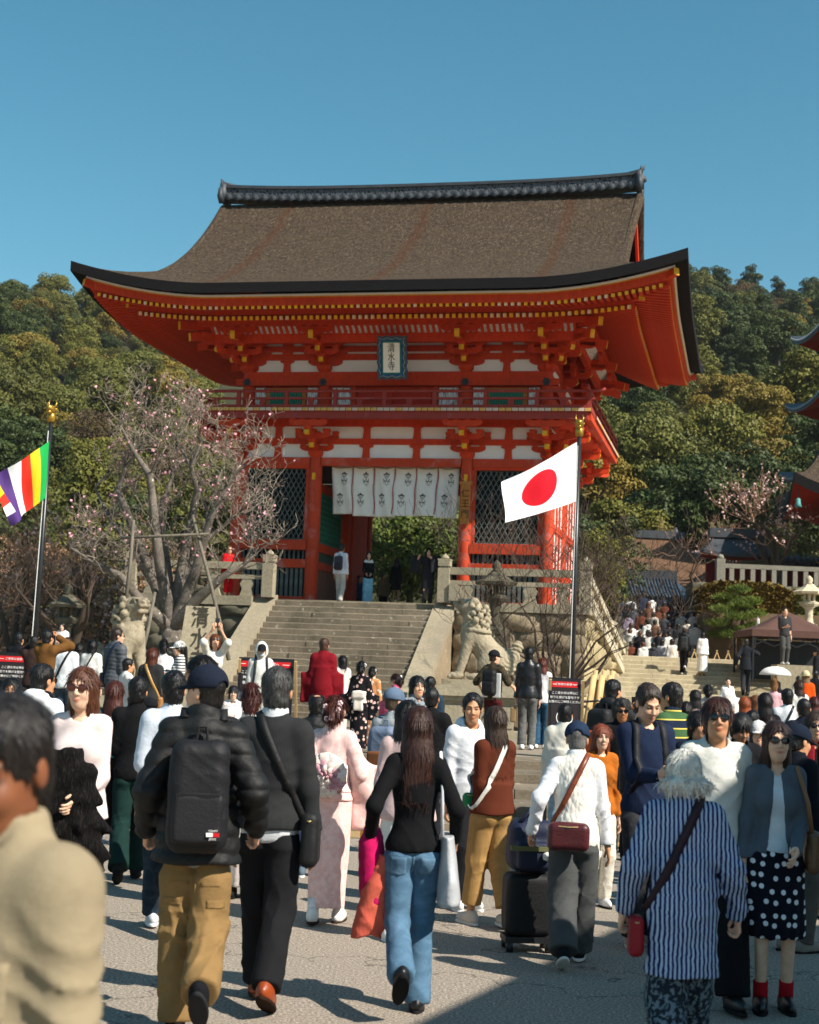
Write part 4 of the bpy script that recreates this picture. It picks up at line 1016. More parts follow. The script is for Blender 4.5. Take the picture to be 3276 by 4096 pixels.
def tree_obj(name, segs, tips, base, label, mats, blossom=None, nb=0, bs_=0.05, trunk=None, group=None, seed=0):
    root = empty(name, base, 0, label, 'tree', group); b = Vector(base); tr_ = MB(); tw = MB()
    for pts, rad, lev in segs:
        (tr_ if lev <= 2 else tw).tube([p-b for p in pts], rad, 7 if lev <= 1 else 5 if lev <= 2 else 3, 0, cap=False)
    if trunk:
        for pts, rad in trunk: tr_.tube([Vector(p)-b for p in pts], rad, 9, 0)
    tr_.obj('trunk', [mats[0]], root, True); o = tw.obj('twigs', [mats[1]], root); o['kind'] = 'stuff'
    if blossom:
        rng = np.random.default_rng(seed); T = np.array([tuple(t-b) for t in tips]); idx = rng.choice(len(T), nb); P = T[idx]+rng.normal(size=(nb, 3))*0.02
        V = []; F = []
        for i in range(nb):
            for k in range(3):
                d = rng.normal(size=3); d /= np.linalg.norm(d); t = np.cross(d, rng.normal(size=3)); t /= np.linalg.norm(t); bb = np.cross(d, t); s = bs_*(0.6+0.7*rng.random()); c = P[i]+d*s*0.4
                j = len(V); V += [c-t*s*.5, c+bb*s*.5, c+t*s*.5, c-bb*s*.5]; F.append((j, j+1, j+2, j+3))
        mk = link('blossom', mk_mesh('blossom', np.array(V), np.array(F), [blossom]), root); mk['kind'] = 'stuff'
    return root
PINK = simple('plum blossom', '#e6a9b4', 0.8, 0.25, 20, 0); PINKP = simple('pale blossom', '#d9b6ae', 0.8, 0.2, 20, 0)
# big plum tree on the left, with its prop poles
def plum_tree():
    b = aty(690, 2700, 36.0); b[2] = TER; B = Vector(b)
    segs, tips = [], []
    trunk = [([B+Vector((0, 0, -.1)), B+Vector((0.05, 0, .8)), B+Vector((-0.05, 0, 1.6)), B+Vector((-0.1, 0.05, 2.1))], [0.3, 0.24, 0.23, 0.26])]
    fork = B+Vector((-0.08, 0, 2.05))
    mains = [((470, 1960), (560, 1800), 36.6), ((600, 1900), (480, 1700), 35.6), ((790, 1960), (800, 1780), 36.2), ((840, 2080), (930, 1900), 35.4), ((640, 2050), (720, 1750), 37.0), ((900, 2300), (1020, 2220), 35.3), ((480, 2300), (280, 2190), 35.4), ((800, 2180), (950, 2060), 36.4), ((520, 2180), (380, 1950), 37.2)]
    rnd = random.Random(21)
    for a, c, D in mains:
        m1 = Vector(aty(a[0], a[1], D)); m2 = Vector(aty(c[0], c[1], D+rnd.uniform(-.4, .4))); mid = (fork+m1)/2+Vector((rnd.uniform(-.12, .12), rnd.uniform(-.2, .2), rnd.uniform(-.15, .05)))
        pts = [fork, mid, m1, (m1+m2)/2+Vector((rnd.uniform(-.2, .2), rnd.uniform(-.2, .2), rnd.uniform(-.08, .12))), m2]; segs.append((pts, [0.17, 0.13, 0.085, 0.05, 0.03], 1))
        for o, k in ((mid, 1), (m1, 2), (pts[3], 3), (m2, 3)):
            for _ in range(k):
                sub, tp = bare_tree(rnd.randint(0, 9999), o, rnd.uniform(1.5, 2.5), 5, 0.95, rnd.uniform(0.024, 0.042), 1, 0.65, (2, 3), (rnd.uniform(-1.2, 1.2), rnd.uniform(-.9, .9)), 0.006, 0.0)
                segs += [(p, r_2, l+1) for p, r_2, l in sub]; tips += tp
    return tree_obj('plum_tree', segs, tips, tuple(b), 'gnarled plum tree with sparse pink blossom left of the gate', [PLUMB, stone('pale lichened twig', '#8f8374', 0.5, '#4a362e', 3.0, 0)], PINK, 480, 0.06, trunk, None, 4)
plum_tree()
POLE = simple('grey prop pole', '#6f675a', 0.85, 0.3, 3, 0.3, vec=(4, 4, 1))
def prop(p0, p1, D0, D1, r0=0.042, label=''):
    a, b2 = aty(p0[0], p0[1], D0), aty(p1[0], p1[1], D1); a = Vector(a); b2 = Vector(b2); o = MB().tube([Vector((0, 0, 0)), (b2-a)*0.5+Vector((0.02, 0, 0)), b2-a], [r0*1.15, r0, r0*0.8], 8).obj('prop_pole', [POLE], None, True, loc=tuple(a)); tag(o, label, 'pole', 'poles propping the plum tree'); return o
prop((915, 2640), (770, 2060), 34.6, 35.2, label='long grey pole leaning left that props the plum tree beside the inscribed stone')
prop((500, 2430), (535, 2080), 34.8, 35.0, label='upright grey pole behind the left lion statue propping the plum tree')
prop((560, 2650), (620, 2370), 34.0, 34.6, label='short grey pole slanting up between lion statue and inscribed stone')
prop((480, 2152), (835, 2135), 35.0, 35.0, 0.034, label='horizontal grey pole tied across the plum tree props')
# bare shrub tree on the right, several stems
b = aty(2150, 2660, 35.0); b[2] = 1.2; segs, tips = [], []
rnd = random.Random(5)
for a in range(13):
    o = Vector(b)+Vector((rnd.uniform(-.55, .6), rnd.uniform(-.2, .2), 0)); s_, t_ = bare_tree(60+a, o, rnd.uniform(4.2, 5.6), 6, 0.62, 0.06, 1, 0.5, (2, 3), (rnd.uniform(-1.0, 1.1), rnd.uniform(-.4, .3)), 0.005, 0.22); segs += s_; tips += t_
tree_obj('bare_shrub', segs, tips, tuple(b), 'leafless many-stemmed dark shrub behind the right lion statue', [TWIG, TWIG])
mnd = MB().lathe([(1.7, -0.65), (1.3, -0.35), (0.8, -0.1), (0.2, 0.05)], tuple(b), 14).obj('planting_mound', [EARTH], None, True); tag(mnd, 'earth mound under the leafless shrub', 'mound')
# other bare trees
def bt(px, py, D, h, seed, label, mats, bl=None, nb=0, levels=5, zb=None, lean=(0, 0), group=None, name='bare_tree', r0=0.14, spread=0.8, nlow=3, tv=0.9):
    p = aty(px, py, D); p[2] = zb if zb is not None else p[2]; B = Vector(p); fork = B+Vector((lean[0]*tv, lean[1]*tv, tv))
    s_, t_ = bare_tree(seed, fork, h, levels, spread, r0, nlow, 0.5, (2, 4), lean, 0.007, 0.1)
    return tree_obj(name, s_, t_, tuple(p), label, mats, bl, nb, 0.08, [([B, (B+fork)/2, fork], [r0*1.3, r0, r0])], group, seed)
bt(3130, 2330, 63, 5.5, 31, 'leaning cherry tree with faint pink buds behind the stone fence', [BARKT, TWIGR], PINKP, 500, 5, 5.5, (-0.25, 0), r0=0.22)
bt(2960, 2300, 70, 5.0, 32, 'low bare tree spreading over the tiled wall behind the stone fence', [BARKT, TWIGR], None, 0, 5, 5.0, (-0.4, 0))
bt(2800, 2280, 78, 5.5, 36, 'reddish bare tree beyond the brown hall roof', [BARKT, TWIGR], None, 0, 5, 5.0)
bt(2400, 2330, 52, 4.6, 33, 'slender bare tree just right of the flag pole', [BARKT, TWIG], None, 0, 5, 2.2, (0.1, 0), r0=0.1)
bt(60, 2560, 52, 6.5, 41, 'wide brown bare tree at the far left edge', [BARKT, TWIGR], None, 0, 5, 0.9, r0=0.16)
bt(230, 2560, 50, 5.5, 42, 'bare tree with pale pink buds behind the left flag pole', [BARKT, TWIGR], PINKP, 500, 5, 0.9, (0.3, 0), r0=0.14)
bt(330, 2520, 44, 5.0, 43, 'dark bare tree between left flag pole and lion statue', [BARKT, TWIG], None, 0, 5, 0.9, (-0.3, 0), r0=0.2)
bt(450, 2480, 58, 6.0, 44, 'brown bare tree behind the left lion statue', [BARKT, TWIGR], None, 0, 5, 0.9, r0=0.14)
bt(140, 2500, 66, 7.0, 45, 'tall reddish bare tree in the thicket left of the flag', [BARKT, TWIGR], None, 0, 5, 0.9, r0=0.15)
bt(560, 2450, 62, 7.0, 46, 'hazy brown bare tree behind the plum tree', [BARKT, TWIGR], None, 0, 5, 0.9, r0=0.15)
for i, (px, D) in enumerate([(-30, 72), (90, 78), (200, 84), (330, 74), (430, 86), (540, 80), (650, 74), (20, 90)]):
    bt(px, 2400, D, 7.5, 70+i, 'reddish-brown leafless tree in the thicket below the left hillside', [BARKT, TWIGR], None, 0, 5, 0.9+max(0, D-79)*0.1, r0=0.15, group='leafless trees of the left thicket')
# thicket of brown bushes under them
rngb = np.random.default_rng(9)
def bush(name, c, lobes, n, size, mat, label, cat='bush', group=None):
    V, F = leaf_cloud(rngb, lobes, n, size); root = empty(name, c, 0, label, cat, group); link('foliage', mk_mesh('foliage', V, F, [mat]), root)
    st = MB()
    for k in range(5): a = 1.25*k; l = lobes[k % len(lobes)]; st.tube([(0.05*math.cos(a), 0.05*math.sin(a), -0.3), tuple(np.array(l[0])*0.9)], [0.05, 0.015], 5)
    st.obj('stems', [BARKT], root); return root
for i in range(11):
    px = -90+i*70; D = 54+(i*37 % 23); c = aty(px, 2500, D); c[2] = 0.9
    bush('brown_bush', c, [((rngb.uniform(-2, 2), rngb.uniform(-1, 1), rngb.uniform(0.4, 4.6)), np.array([rngb.uniform(.7, 1.25)]*3)) for _ in range(16)], 5200, 0.13, leafmat('russet bush', '#8a6248', '#c29a7a', rnd=0.3) if i == 0 else bpy.data.materials['russet bush'], 'russet-brown leafless bush in the thicket at far left', 'bush', 'russet bushes of the left thicket')
def cedar(px, D, zb, h, label, mat=LEAF_Y, w=3.2):
    c = aty(px, 2400, D); c[2] = zb; lobes = []
    for k in range(26):
        t = k/26; r = w/2*(1-t*0.75); a = k*2.4; lobes.append((np.array([math.cos(a)*r*0.7, math.sin(a)*r*0.7, h*(0.25+0.72*t)]), np.array([r*0.55+0.15, r*0.55+0.15, 0.55])))
    V, F = leaf_cloud(rngb, lobes, 6500, 0.2, 0.3); root = empty('cedar_tree', c, 0, label, 'tree'); link('crown', mk_mesh('crown', V, F, [mat]), root); MB().tube([(0, 0, -0.2), (0, 0, h*0.95)], [0.25, 0.05], 8).obj('trunk', [BARKT], root, True)
cedar(330, 62, 0.9, 9.5, 'tall golden-green cedar behind the left flag pole', LEAF_O, 4.4)
cedar(430, 66, 0.9, 8.0, 'dark green conifer behind the left lion statue', LEAF_D, 4.0)
# leafy camellia seen through the gateway
def broad(px, py, D, zb, w, h, n, size, mat, label, nl=30, name='leafy_tree', seed=3):
    c = aty(px, py, D); c[2] = zb; rng = np.random.default_rng(seed); lobes = []
    for i in range(nl):
        u = rng.normal(size=3); u /= np.linalg.norm(u); rr = rng.random()**0.4; s = w*rng.uniform(0.12, 0.2); lobes.append((u*rr*np.array([w/2, w/2, h/2*0.9])*0.85+np.array([0, 0, h*0.52]), np.array([s, s, s*0.85])))
    V, F = leaf_cloud(rng, lobes, n, size); root = empty(name, c, 0, label, 'tree'); link('crown', mk_mesh('crown', V, F, [mat]), root)
    m_ = MB(); m_.tube([(0, 0, -0.2), (0.05, 0, h*0.35), (0, 0, h*0.7)], [0.16, 0.12, 0.05], 8); m_.obj('trunk', [BARKT], root, True); return root
broad(1640, 2300, 59.5, 3.8, 6.2, 4.6, 15000, 0.17, LEAF_G, 'glossy green leafy tree seen through the gateway', 60, seed=8)
broad(2385, 2300, 62, 2.0, 3.0, 7.0, 11000, 0.11, LEAF_O, 'feathery yellow-green tree right of the gate behind the flag pole', 40, seed=9)
broad(2400, 2200, 70, 3.0, 4.5, 8.0, 7000, 0.2, LEAF_D, 'dark green tree close behind the right end of the gate', 40, seed=10)
# clipped hedge, pine
hd = aty(2960, 2450, 58.5); rng = np.random.default_rng(4)
def hedge(name, p, L, dpt, h, mat, label):
    root = empty(name, p, 0, label, 'hedge'); n = 16000; u = rng.random((n, 3)); V = []
    fx = rng.integers(0, 3, n); P = np.stack([(u[:, 0]-0.5)*L, (u[:, 1]-0.5)*dpt, u[:, 2]*h], 1)
    P[fx == 0, 2] = h; P[fx == 1, 1] = -dpt/2; P[fx == 2, 1] = -dpt/2
    e = np.abs(P[:, 0])/(L/2); P[:, 2] -= np.where(P[:, 2] > h*0.8, (e**4)*h*0.35, 0); P += rng.normal(size=(n, 3))*0.035
    nr = rng.normal(size=(n, 3)); nr[:, 2] += 0.6; nr /= np.linalg.norm(nr, axis=1)[:, None]; t = np.cross(nr, rng.normal(size=(n, 3))); t /= np.linalg.norm(t, axis=1)[:, None]; bb = np.cross(nr, t); s = 0.09*(0.6+rng.random((n, 1)))
    V = np.stack([P-t*s, P+bb*s*.7, P+t*s, P-bb*s*.7], 1).reshape(-1, 3); link('foliage', mk_mesh('foliage', V, np.arange(4*n).reshape(n, 4), [mat]), root)
    MB().box(-L/2+.15, L/2-.15, -dpt/2+.1, dpt/2-.1, 0, h*0.8).obj('core', [simple('hedge core', '#2a2410', 0.9)], root)
hedge('clipped_hedge', (12.9, 58.2, 4.62), 3.6, 1.3, 1.15, LEAF_H, 'rounded clipped bronze-green hedge below the stone fence')
hedge('clipped_hedge', (15.9, 58.2, 4.62), 2.2, 1.3, 1.05, LEAF_O, 'dark green clipped hedge behind the stone lantern')
pr_ = Vector(aty(2955, 2560, 55.0)); pr_.z = 3.2
lobes = []
for k, (dx, dz, w_) in enumerate([(0, 2.15, .45), (-.3, 1.85, .5), (.35, 1.75, .5), (0, 1.6, .6), (-.55, 1.4, .5), (.6, 1.3, .55), (0, 1.15, .7), (-.75, .9, .5), (.8, .85, .5), (.1, .7, .7), (-.5, .5, .5), (.5, .4, .5)]):
    for j in range(4): lobes.append((np.array([dx+rng.uniform(-.25, .25), rng.uniform(-.5, .5), dz]), np.array([w_*0.65, w_*0.65, 0.13])))
n = 15000; c = np.array([l[0] for l in lobes]); r3 = np.array([l[1] for l in lobes]); idx = rng.integers(0, len(lobes), n); d = rng.normal(size=(n, 3)); d /= np.linalg.norm(d, axis=1)[:, None]; P = c[idx]+d*r3[idx]*rng.random((n, 1))**.4; dr = d*0.5+rng.normal(size=(n, 3))*0.5; dr[:, 2] = np.abs(dr[:, 2])+0.25; dr /= np.linalg.norm(dr, axis=1)[:, None]; sd2 = np.cross(dr, rng.normal(size=(n, 3))); sd2 /= np.linalg.norm(sd2, axis=1)[:, None]
V = np.stack([P-sd2*0.010, P+sd2*0.010, P+dr*0.15+sd2*0.005, P+dr*0.15-sd2*0.005], 1).reshape(-1, 3)
pn = empty('pine_tree', pr_, 0, 'small layered garden pine in front of the clipped hedge', 'tree'); link('crown', mk_mesh('crown', V, np.arange(4*n).reshape(n, 4), [LEAF_P]), pn)
m_ = MB(); m_.tube([(0.1, 0, -1.2), (0, 0, .5), (.15, 0, 1.2), (0, 0, 2.1)], [.12, .09, .06, .02], 7)
for dx, dz in ((-.6, .9), (.65, .85), (-.45, 1.4), (.5, 1.3)): m_.tube([(0.05, 0, dz-.2), (dx, 0, dz)], [.04, .015], 5)
m_.obj('trunk', [BARKT], pn, True)
# ================================================================== statues, lanterns, flags, signs, buildings
def komainu_fn(open_mouth):
    rs_ = np.random.default_rng(2); curls = []
    for i in range(46):
        a = i*2.399; zz = 1.02+0.52*(i/46); rr = 0.27-0.05*abs(zz-1.25)/0.3
        x, y = 0.10+rr*math.cos(a), rr*math.sin(a)
        if x > 0.24 and zz > 1.15: continue
        curls.append((x, y, zz, rs_.uniform(0.05, 0.075)))
    for k in range(7):
        t = k/6
        for s in (-1, 1): curls.append((0.20+0.13*t, s*0.20, 0.82-0.55*t, 0.06-0.02*t))
    def fn(P):
        d = cap(P, (-0.30, 0, .42), (0.14, 0, 0.98), .28, .25); d = smin(d, ell(P, (-.36, 0, .36), (.36, .28, .36)), .1); d = smin(d, ell(P, (0.16, 0, .92), (.24, .25, .3)), .1)
        for s in (-1, 1):
            d = smin(d, cap(P, (.22, s*.15, .85), (.40, s*.17, .14), .125, .085), .06); d = smin(d, ell(P, (.47, s*.17, .08), (.16, .1, .085)), .04)
            d = smin(d, ell(P, (-.24, s*.22, .34), (.28, .13, .30)), .05); d = smin(d, ell(P, (.02, s*.27, .07), (.24, .1, .08)), .04)
            for t in (-1, 0, 1): d = smin(d, ell(P, (.60, s*.17+t*.055, .06), (.05, .03, .045)), .015)
        d = smin(d, cap(P, (.12, 0, 1.0), (.17, 0, 1.36), .25, .21), .08); hd_ = ell(P, (.22, 0, 1.50), (.24, .20, .19)); hd_ = smin(hd_, rbox(P, (.44, 0, 1.53), (.13, .13, .075), .05, rotm(0, -22, 0)), .05); hd_ = smin(hd_, rbox(P, (.41, 0, 1.38 if open_mouth else 1.42), (.12, .115, .045), .035, rotm(0, -8, 0)), .03)
        for s in (-1, 1):
            hd_ = smin(hd_, ell(P, (.40, s*.10, 1.63), (.08, .06, .055)), .03); hd_ = smin(hd_, ell(P, (.55, s*.06, 1.60), (.05, .045, .04)), .02); hd_ = smin(hd_, ell(P, (.13, s*.19, 1.62), (.10, .04, .08)), .03)
            hd_ = smax(hd_, -ell(P, (.455, s*.125, 1.605), (.03, .03, .028)), .01)
        d = smin(d, hd_, .05)
        for x, y, z, r_2 in curls:
            d = smin(d, ell(P, (x, y, z), (r_2, r_2, r_2)), .018)
        d = smin(d, ell(P, (-.68, 0, .50), (.16, .09, .22)), .05); d = smin(d, ell(P, (-.78, 0, .72), (.12, .08, .13)), .04); d = smin(d, ell(P, (-.62, 0, .28), (.14, .11, .16)), .05)
        a = np.arctan2(P[:, 2]-.5, P[:, 0]+.68); rr = np.sqrt((P[:, 2]-.5)**2+(P[:, 0]+.68)**2); d = d+np.where(P[:, 0] < -.5, .010*np.sin(rr*75-a*2), 0)
        band = np.abs(cap(P, (.07, 0, .98), (.10, 0, 1.02), .285, .285)); d = smin(d, np.maximum(band-.02, np.abs(P[:, 2]-1.02-.1*P[:, 0])-.035), .01)
        return d+0.004*wob(P, 30)
    return fn
KM = []
for om in (True, False):
    V, F = snets(komainu_fn(om), (-1.0, -.5, -.02), (.8, .5, 1.85), 0.0175); KM.append(mk_mesh('lion_dog', V, F, [STAT], smooth=True))
def komainu(px, py, D, me, rz, label, pw, pd, sc_=1.0):
    p = aty(px, py, D); base = TER; root = empty('lion_dog_statue', (p[0], p[1], p[2]), rz, label, 'statue'); root.scale = (sc_,)*3
    link('figure', me, root); MB().box(-.85, .75, -.45, .45, -.10, 0.01).obj('plinth', [STAT], root)
    pd_ = empty('statue_pedestal', (p[0], p[1], base), rz*0, 'carved stone pedestal under the '+label.split(' with')[0].replace('stone ', ''), 'pedestal'); h = p[2]-.1*sc_-base
    MB().box(-pw*.5, pw*.5, -pd*.5, pd*.5, h-.22, h-.002).obj('cornice', [COPE], pd_); MB().box(-pw*.45, pw*.45, -pd*.45, pd*.45, h-.32, h-.22).obj('moulding', [COPE], pd_); MB().box(-pw*.4, pw*.4, -pd*.4, pd*.4, .12, h-.32).obj('die', [COPE], pd_); MB().box(-pw*.5, pw*.5, -pd*.5, pd*.5, 0, .12).obj('base', [COPE], pd_)
    for s in (-1, 1): MB().box(s*pw*.3-.16, s*pw*.3+.16, -pd*.4-.02, -pd*.4-.001, .2, h-.4).obj('carved_panel', [COPE], pd_)
komainu(1915, 2722, 31.0, KM[0], math.pi*0.97, 'stone lion-dog statue facing left with its mouth open, right of the stairs', 1.75, 1.4, 0.98)
komainu(485, 2760, 31.0, KM[1], -0.75, 'stone lion-dog statue with mouth shut facing right, left of the stairs', 1.75, 1.4, 1.12)
# inscribed stone
p = aty(790, 2700, 35); mon = empty('inscribed_stone', (p[0], p[1], TER), 0.12, 'tapered pale stone carved with three large black characters under the plum tree', 'monument')
MB().add([(-.62, -.5, 0), (.62, -.5, 0), (.62, .5, 0), (-.62, .5, 0), (-.58, -.46, .98), (.58, -.46, .98), (.58, .46, .98), (-.58, .46, .98)], [(0, 1, 5, 4), (1, 2, 6, 5), (2, 3, 7, 6), (3, 0, 4, 7), (4, 5, 6, 7)]).obj('base', [COPE], mon)
MB().add([(-.5, -.38, .985), (.5, -.38, .985), (.5, .38, .985), (-.5, .38, .985), (-.34, -.27, 2.55), (.34, -.27, 2.55), (.34, .27, 2.55), (-.34, .27, 2.55)], [(0, 1, 5, 4), (1, 2, 6, 5), (2, 3, 7, 6), (3, 0, 4, 7), (4, 5, 6, 7)]).obj('shaft', [COPE], mon)
for i, ch in enumerate('清水寺'):
    o = link('character', text_mesh('character', ch, 0.52, simple('carved dark groove', '#3d362d', 0.9, 0.2)), mon); o.matrix_local = Matrix.Translation((0, -.39+.07*(2.3-i*.5-1)*1.0-.012, 2.28-i*.5)) @ Matrix.Rotation(R(86), 4, 'X') @ Matrix.Diagonal((.8, 1, 1, 1))
# stone lanterns
def lantern(x, y, z, label, sc_=1.0, mat=OLDST):
    root = empty('stone_lantern', (x, y, z), 0.3, label, 'lantern'); root.scale = (sc_,)*3
    m_ = MB(); m_.lathe([(.52, 0), (.52, .14), (.42, .2), (.36, .26)], n=6); m_.obj('base', [mat], root)
    m_ = MB(); m_.lathe([(.3, .26), (.2, .36), (.17, .62), (.19, .68), (.17, .74), (.2, 1.0), (.34, 1.1)], n=12); m_.obj('shaft', [mat], root, True)
    m_ = MB(); m_.lathe([(.4, 1.1), (.46, 1.2), (.46, 1.28), (.34, 1.32)], n=6); m_.obj('platform', [mat], root)
    m_ = MB(); 
    for k in range(6): a = k*math.pi/3; m_.box(-.05, .05, -.05, .05, 1.32, 1.66, M=Matrix.Translation((.24*math.cos(a), .24*math.sin(a), 0)))
    m_.box(-.2, .2, -.2, .2, 1.62, 1.67); m_.obj('light_box', [mat], root)
    m_ = MB(); m_.lathe([(.70, 1.66), (.74, 1.76), (.55, 1.84), (.34, 1.98), (.2, 2.12)], n=6); m_.obj('roof', [mat], root)
    m_ = MB(); m_.lathe([(.2, 2.12), (.12, 2.18), (.17, 2.28), (.14, 2.4), (.02, 2.52)], n=10); m_.obj('finial', [mat], root, True); return root
for px, py, D, zb, lb, s_ in ((1985, 2330, 36, 2.0, 'mossy stone lantern behind the right lion statue', 1.05), (770, 2290, 37, 2.1, 'mossy stone lantern behind the plum tree trunk', 1.05), (270, 2420, 38, 1.2, 'dark weathered stone lantern at left beside the bare trees', 1.1)):
    p = aty(px, py, D); zz = TER; hgt = (p[2]-zz)/2.0
    MB_ = lantern(p[0], p[1], p[2]-1.75*.7, lb, .7); MB_ is None or MB().box(-.42, .42, -.42, .42, (zz-p[2])/.7+1.75, 0).obj('footing', [OLDST], MB_)
p = aty(3235, 2515, 53); lantern(p[0], p[1], p[2]-.05, 'pale stone lantern on the right beside the brown tent', 0.76, PALEST)
# ---- flag poles
def flagcloth(name, corners, mats_fn, root, sag=0.12, nu=60, nv=36, rip=0.05, ph=0.0):
    a, b, c, d = [Vector(v) for v in corners]   # hoist top, hoist bottom, fly bottom, fly top
    V = []; UV = []
    nrm = (b-a).cross(d-a).normalized()
    for j in range(nv+1):
        v = j/nv
        for i in range(nu+1):
            u = i/nu; p_ = (a*(1-v)+b*v)*(1-u)+(d*(1-v)+c*v)*u; p_ = p_+nrm*rip*u**0.6*(math.sin(u*7.5+v*2.6+ph)+0.5*math.sin(u*13-v*4.0+ph*2))+Vector((0, 0, -sag*math.sin(u*math.pi)))
            V.append(tuple(p_)); UV.append((u, 1-v))
    F = np.array([(j*(nu+1)+i, (j+1)*(nu+1)+i, (j+1)*(nu+1)+i+1, j*(nu+1)+i+1) for j in range(nv) for i in range(nu)])
    me = mk_mesh(name, np.array(V), F, [mats_fn], smooth=True); uv = me.uv_layers.new(name='UVMap'); uva = np.array(UV, np.float32)[F.ravel()]; uv.data.foreach_set('uv', uva.ravel())
    return link(name, me, root)
def flagmat_sun():
    t = NT('sun disc flag cloth', 0.8, 0.2); sx = t.new('ShaderNodeSeparateXYZ'); t.link(t.co('UV'), sx.inputs[0])
    a = t.new('ShaderNodeMath', operation='MULTIPLY_ADD', i_1=1.5, i_2=-0.75); t.link(sx.outputs[0], a.inputs[0]); b_ = t.new('ShaderNodeMath', operation='SUBTRACT', i_1=0.5); t.link(sx.outputs[1], b_.inputs[0])
    cv_ = t.new('ShaderNodeCombineXYZ'); t.link(a.outputs[0], cv_.inputs[0]); t.link(b_.outputs[0], cv_.inputs[1]); l = t.new('ShaderNodeVectorMath', operation='LENGTH'); t.link(cv_.outputs[0], l.inputs[0])
    t.color(t.ramp(l.outputs['Value'], [(0.0, '#d01225'), (0.335, '#d01225'), (0.338, '#eeeef0'), (1.0, '#eeeef0')])); t.b.inputs['Transmission Weight'].default_value = 0.0
    t.bump(t.noise(t.mapped((1, 1, 1)), 6, 4), 0.25, 0.03); return t.m
def flagmat_b():
    t = NT('six colour flag cloth', 0.75, 0.25); sx = t.new('ShaderNodeSeparateXYZ'); t.link(t.co('UV'), sx.inputs[0]); cs = ['#0f9a44', '#e0b214', '#cf2a16', '#e4e2e2', '#4a2e6e']
    st = [(i/6, c) for i, c in enumerate(cs)]+[(5/6, cs[4])]; a = t.ramp(sx.outputs[0], st, 'CONSTANT'); b_ = t.ramp(sx.outputs[1], [(0, cs[4]), (.2, cs[3]), (.4, cs[2]), (.6, cs[1]), (.8, cs[0])], 'CONSTANT')
    t.color(t.mix(t.ramp(sx.outputs[0], [(0, 0.0), (5/6, 1.0)], 'CONSTANT'), a, b_)); t.bump(t.noise(t.mapped(), 6, 4), 0.2, 0.03); return t.m
POLEB = simple('black pole', '#1d1f22', 0.35, 0.15, spec=0.5, bump=0.05); GILT = simple('gilt dragon', '#b08a3a', 0.35, 0.25, metal=0.7)
def flagpole(base, top, label):
    b = Vector(base); t = Vector(top); root = empty('flag_pole', b, 0, label, 'flag pole'); v = t-b
    MB().tube([Vector((0, 0, 0)), v], [.06, .042], 12).obj('shaft', [POLEB], root, True); MB().tube([Vector((-.045, -.06, 0.5)), v*0.97+Vector((-.03, -.05, 0))], .009, 5).obj('halyard', [simple('white cord', '#d9d9d5', 0.7)], root)
    MB().lathe([(.2, 0), (.2, .05), (.08, .09)], n=14).obj('foot', [POLEB], root)
    m_ = MB(); m_.lathe([(.05, 0), (.08, .03), (.085, .12), (.07, .2)], tuple(v), 10); m_.tube([v+Vector((0, .02, .2)), v+Vector((-.01, -.06, .27)), v+Vector((-.03, -.2, .28))], [.08, .09, .045], 8); m_.tube([v+Vector((-.01, -.04, .2)), v+Vector((-.02, -.17, .19))], [.06, .03], 8)
    for s in (-1, 1): m_.tube([v+Vector((s*.05, 0, .3)), v+Vector((s*.08, .04, .4)), v+Vector((s*.06, .06, .47))], [.025, .018, .004], 6); m_.tube([v+Vector((s*.06, -.02, .25)), v+Vector((s*.11, .02, .3))], [.03, .006], 6)
    m_.obj('dragon_finial', [GILT], root, True); return root
pr0 = aty(2287, 2700, 30); pr1 = aty(2317, 1748, 30); dv_ = (pr0-pr1)/(pr0[2]-pr1[2]); flagpole(pr0-dv_*(pr0[2]-TER), pr1+0.0*dv_, 'black flag pole with gilt dragon head carrying the white flag with red disc')
pl0 = aty(140, 2550, 30); pl1 = aty(204, 1690, 30); dv_ = (pl0-pl1)/(pl0[2]-pl1[2]); flagpole(pl0-dv_*(pl0[2]-TER), pl1, 'black flag pole at left with gilt dragon head carrying the striped flag')
fr_ = empty('national_flag', tuple(aty(2305, 2010, 29.93)), 0, 'white flag with a red disc hanging from the right pole', 'flag'); o_ = Vector(fr_.location)
flagcloth('cloth', [Vector(aty(2308, 1768, 29.93))-o_, Vector(aty(2302, 2005, 29.93))-o_, Vector(aty(2010, 2092, 29.2))-o_, Vector(aty(2018, 1925, 29.3))-o_], flagmat_sun(), fr_, 0.03, rip=0.09, ph=0.6)
fl_ = empty('striped_flag', tuple(aty(180, 1985, 29.93)), 0, 'green yellow red white and purple striped flag hanging from the left pole', 'flag'); o_ = Vector(fl_.location)
flagcloth('cloth', [Vector(aty(197, 1765, 29.93))-o_, Vector(aty(182, 1990, 29.93))-o_, Vector(aty(40, 2105, 29.2))-o_, Vector(aty(-45, 1925, 29.2))-o_], flagmat_b(), fl_, 0.0, rip=0.14, ph=2.0)
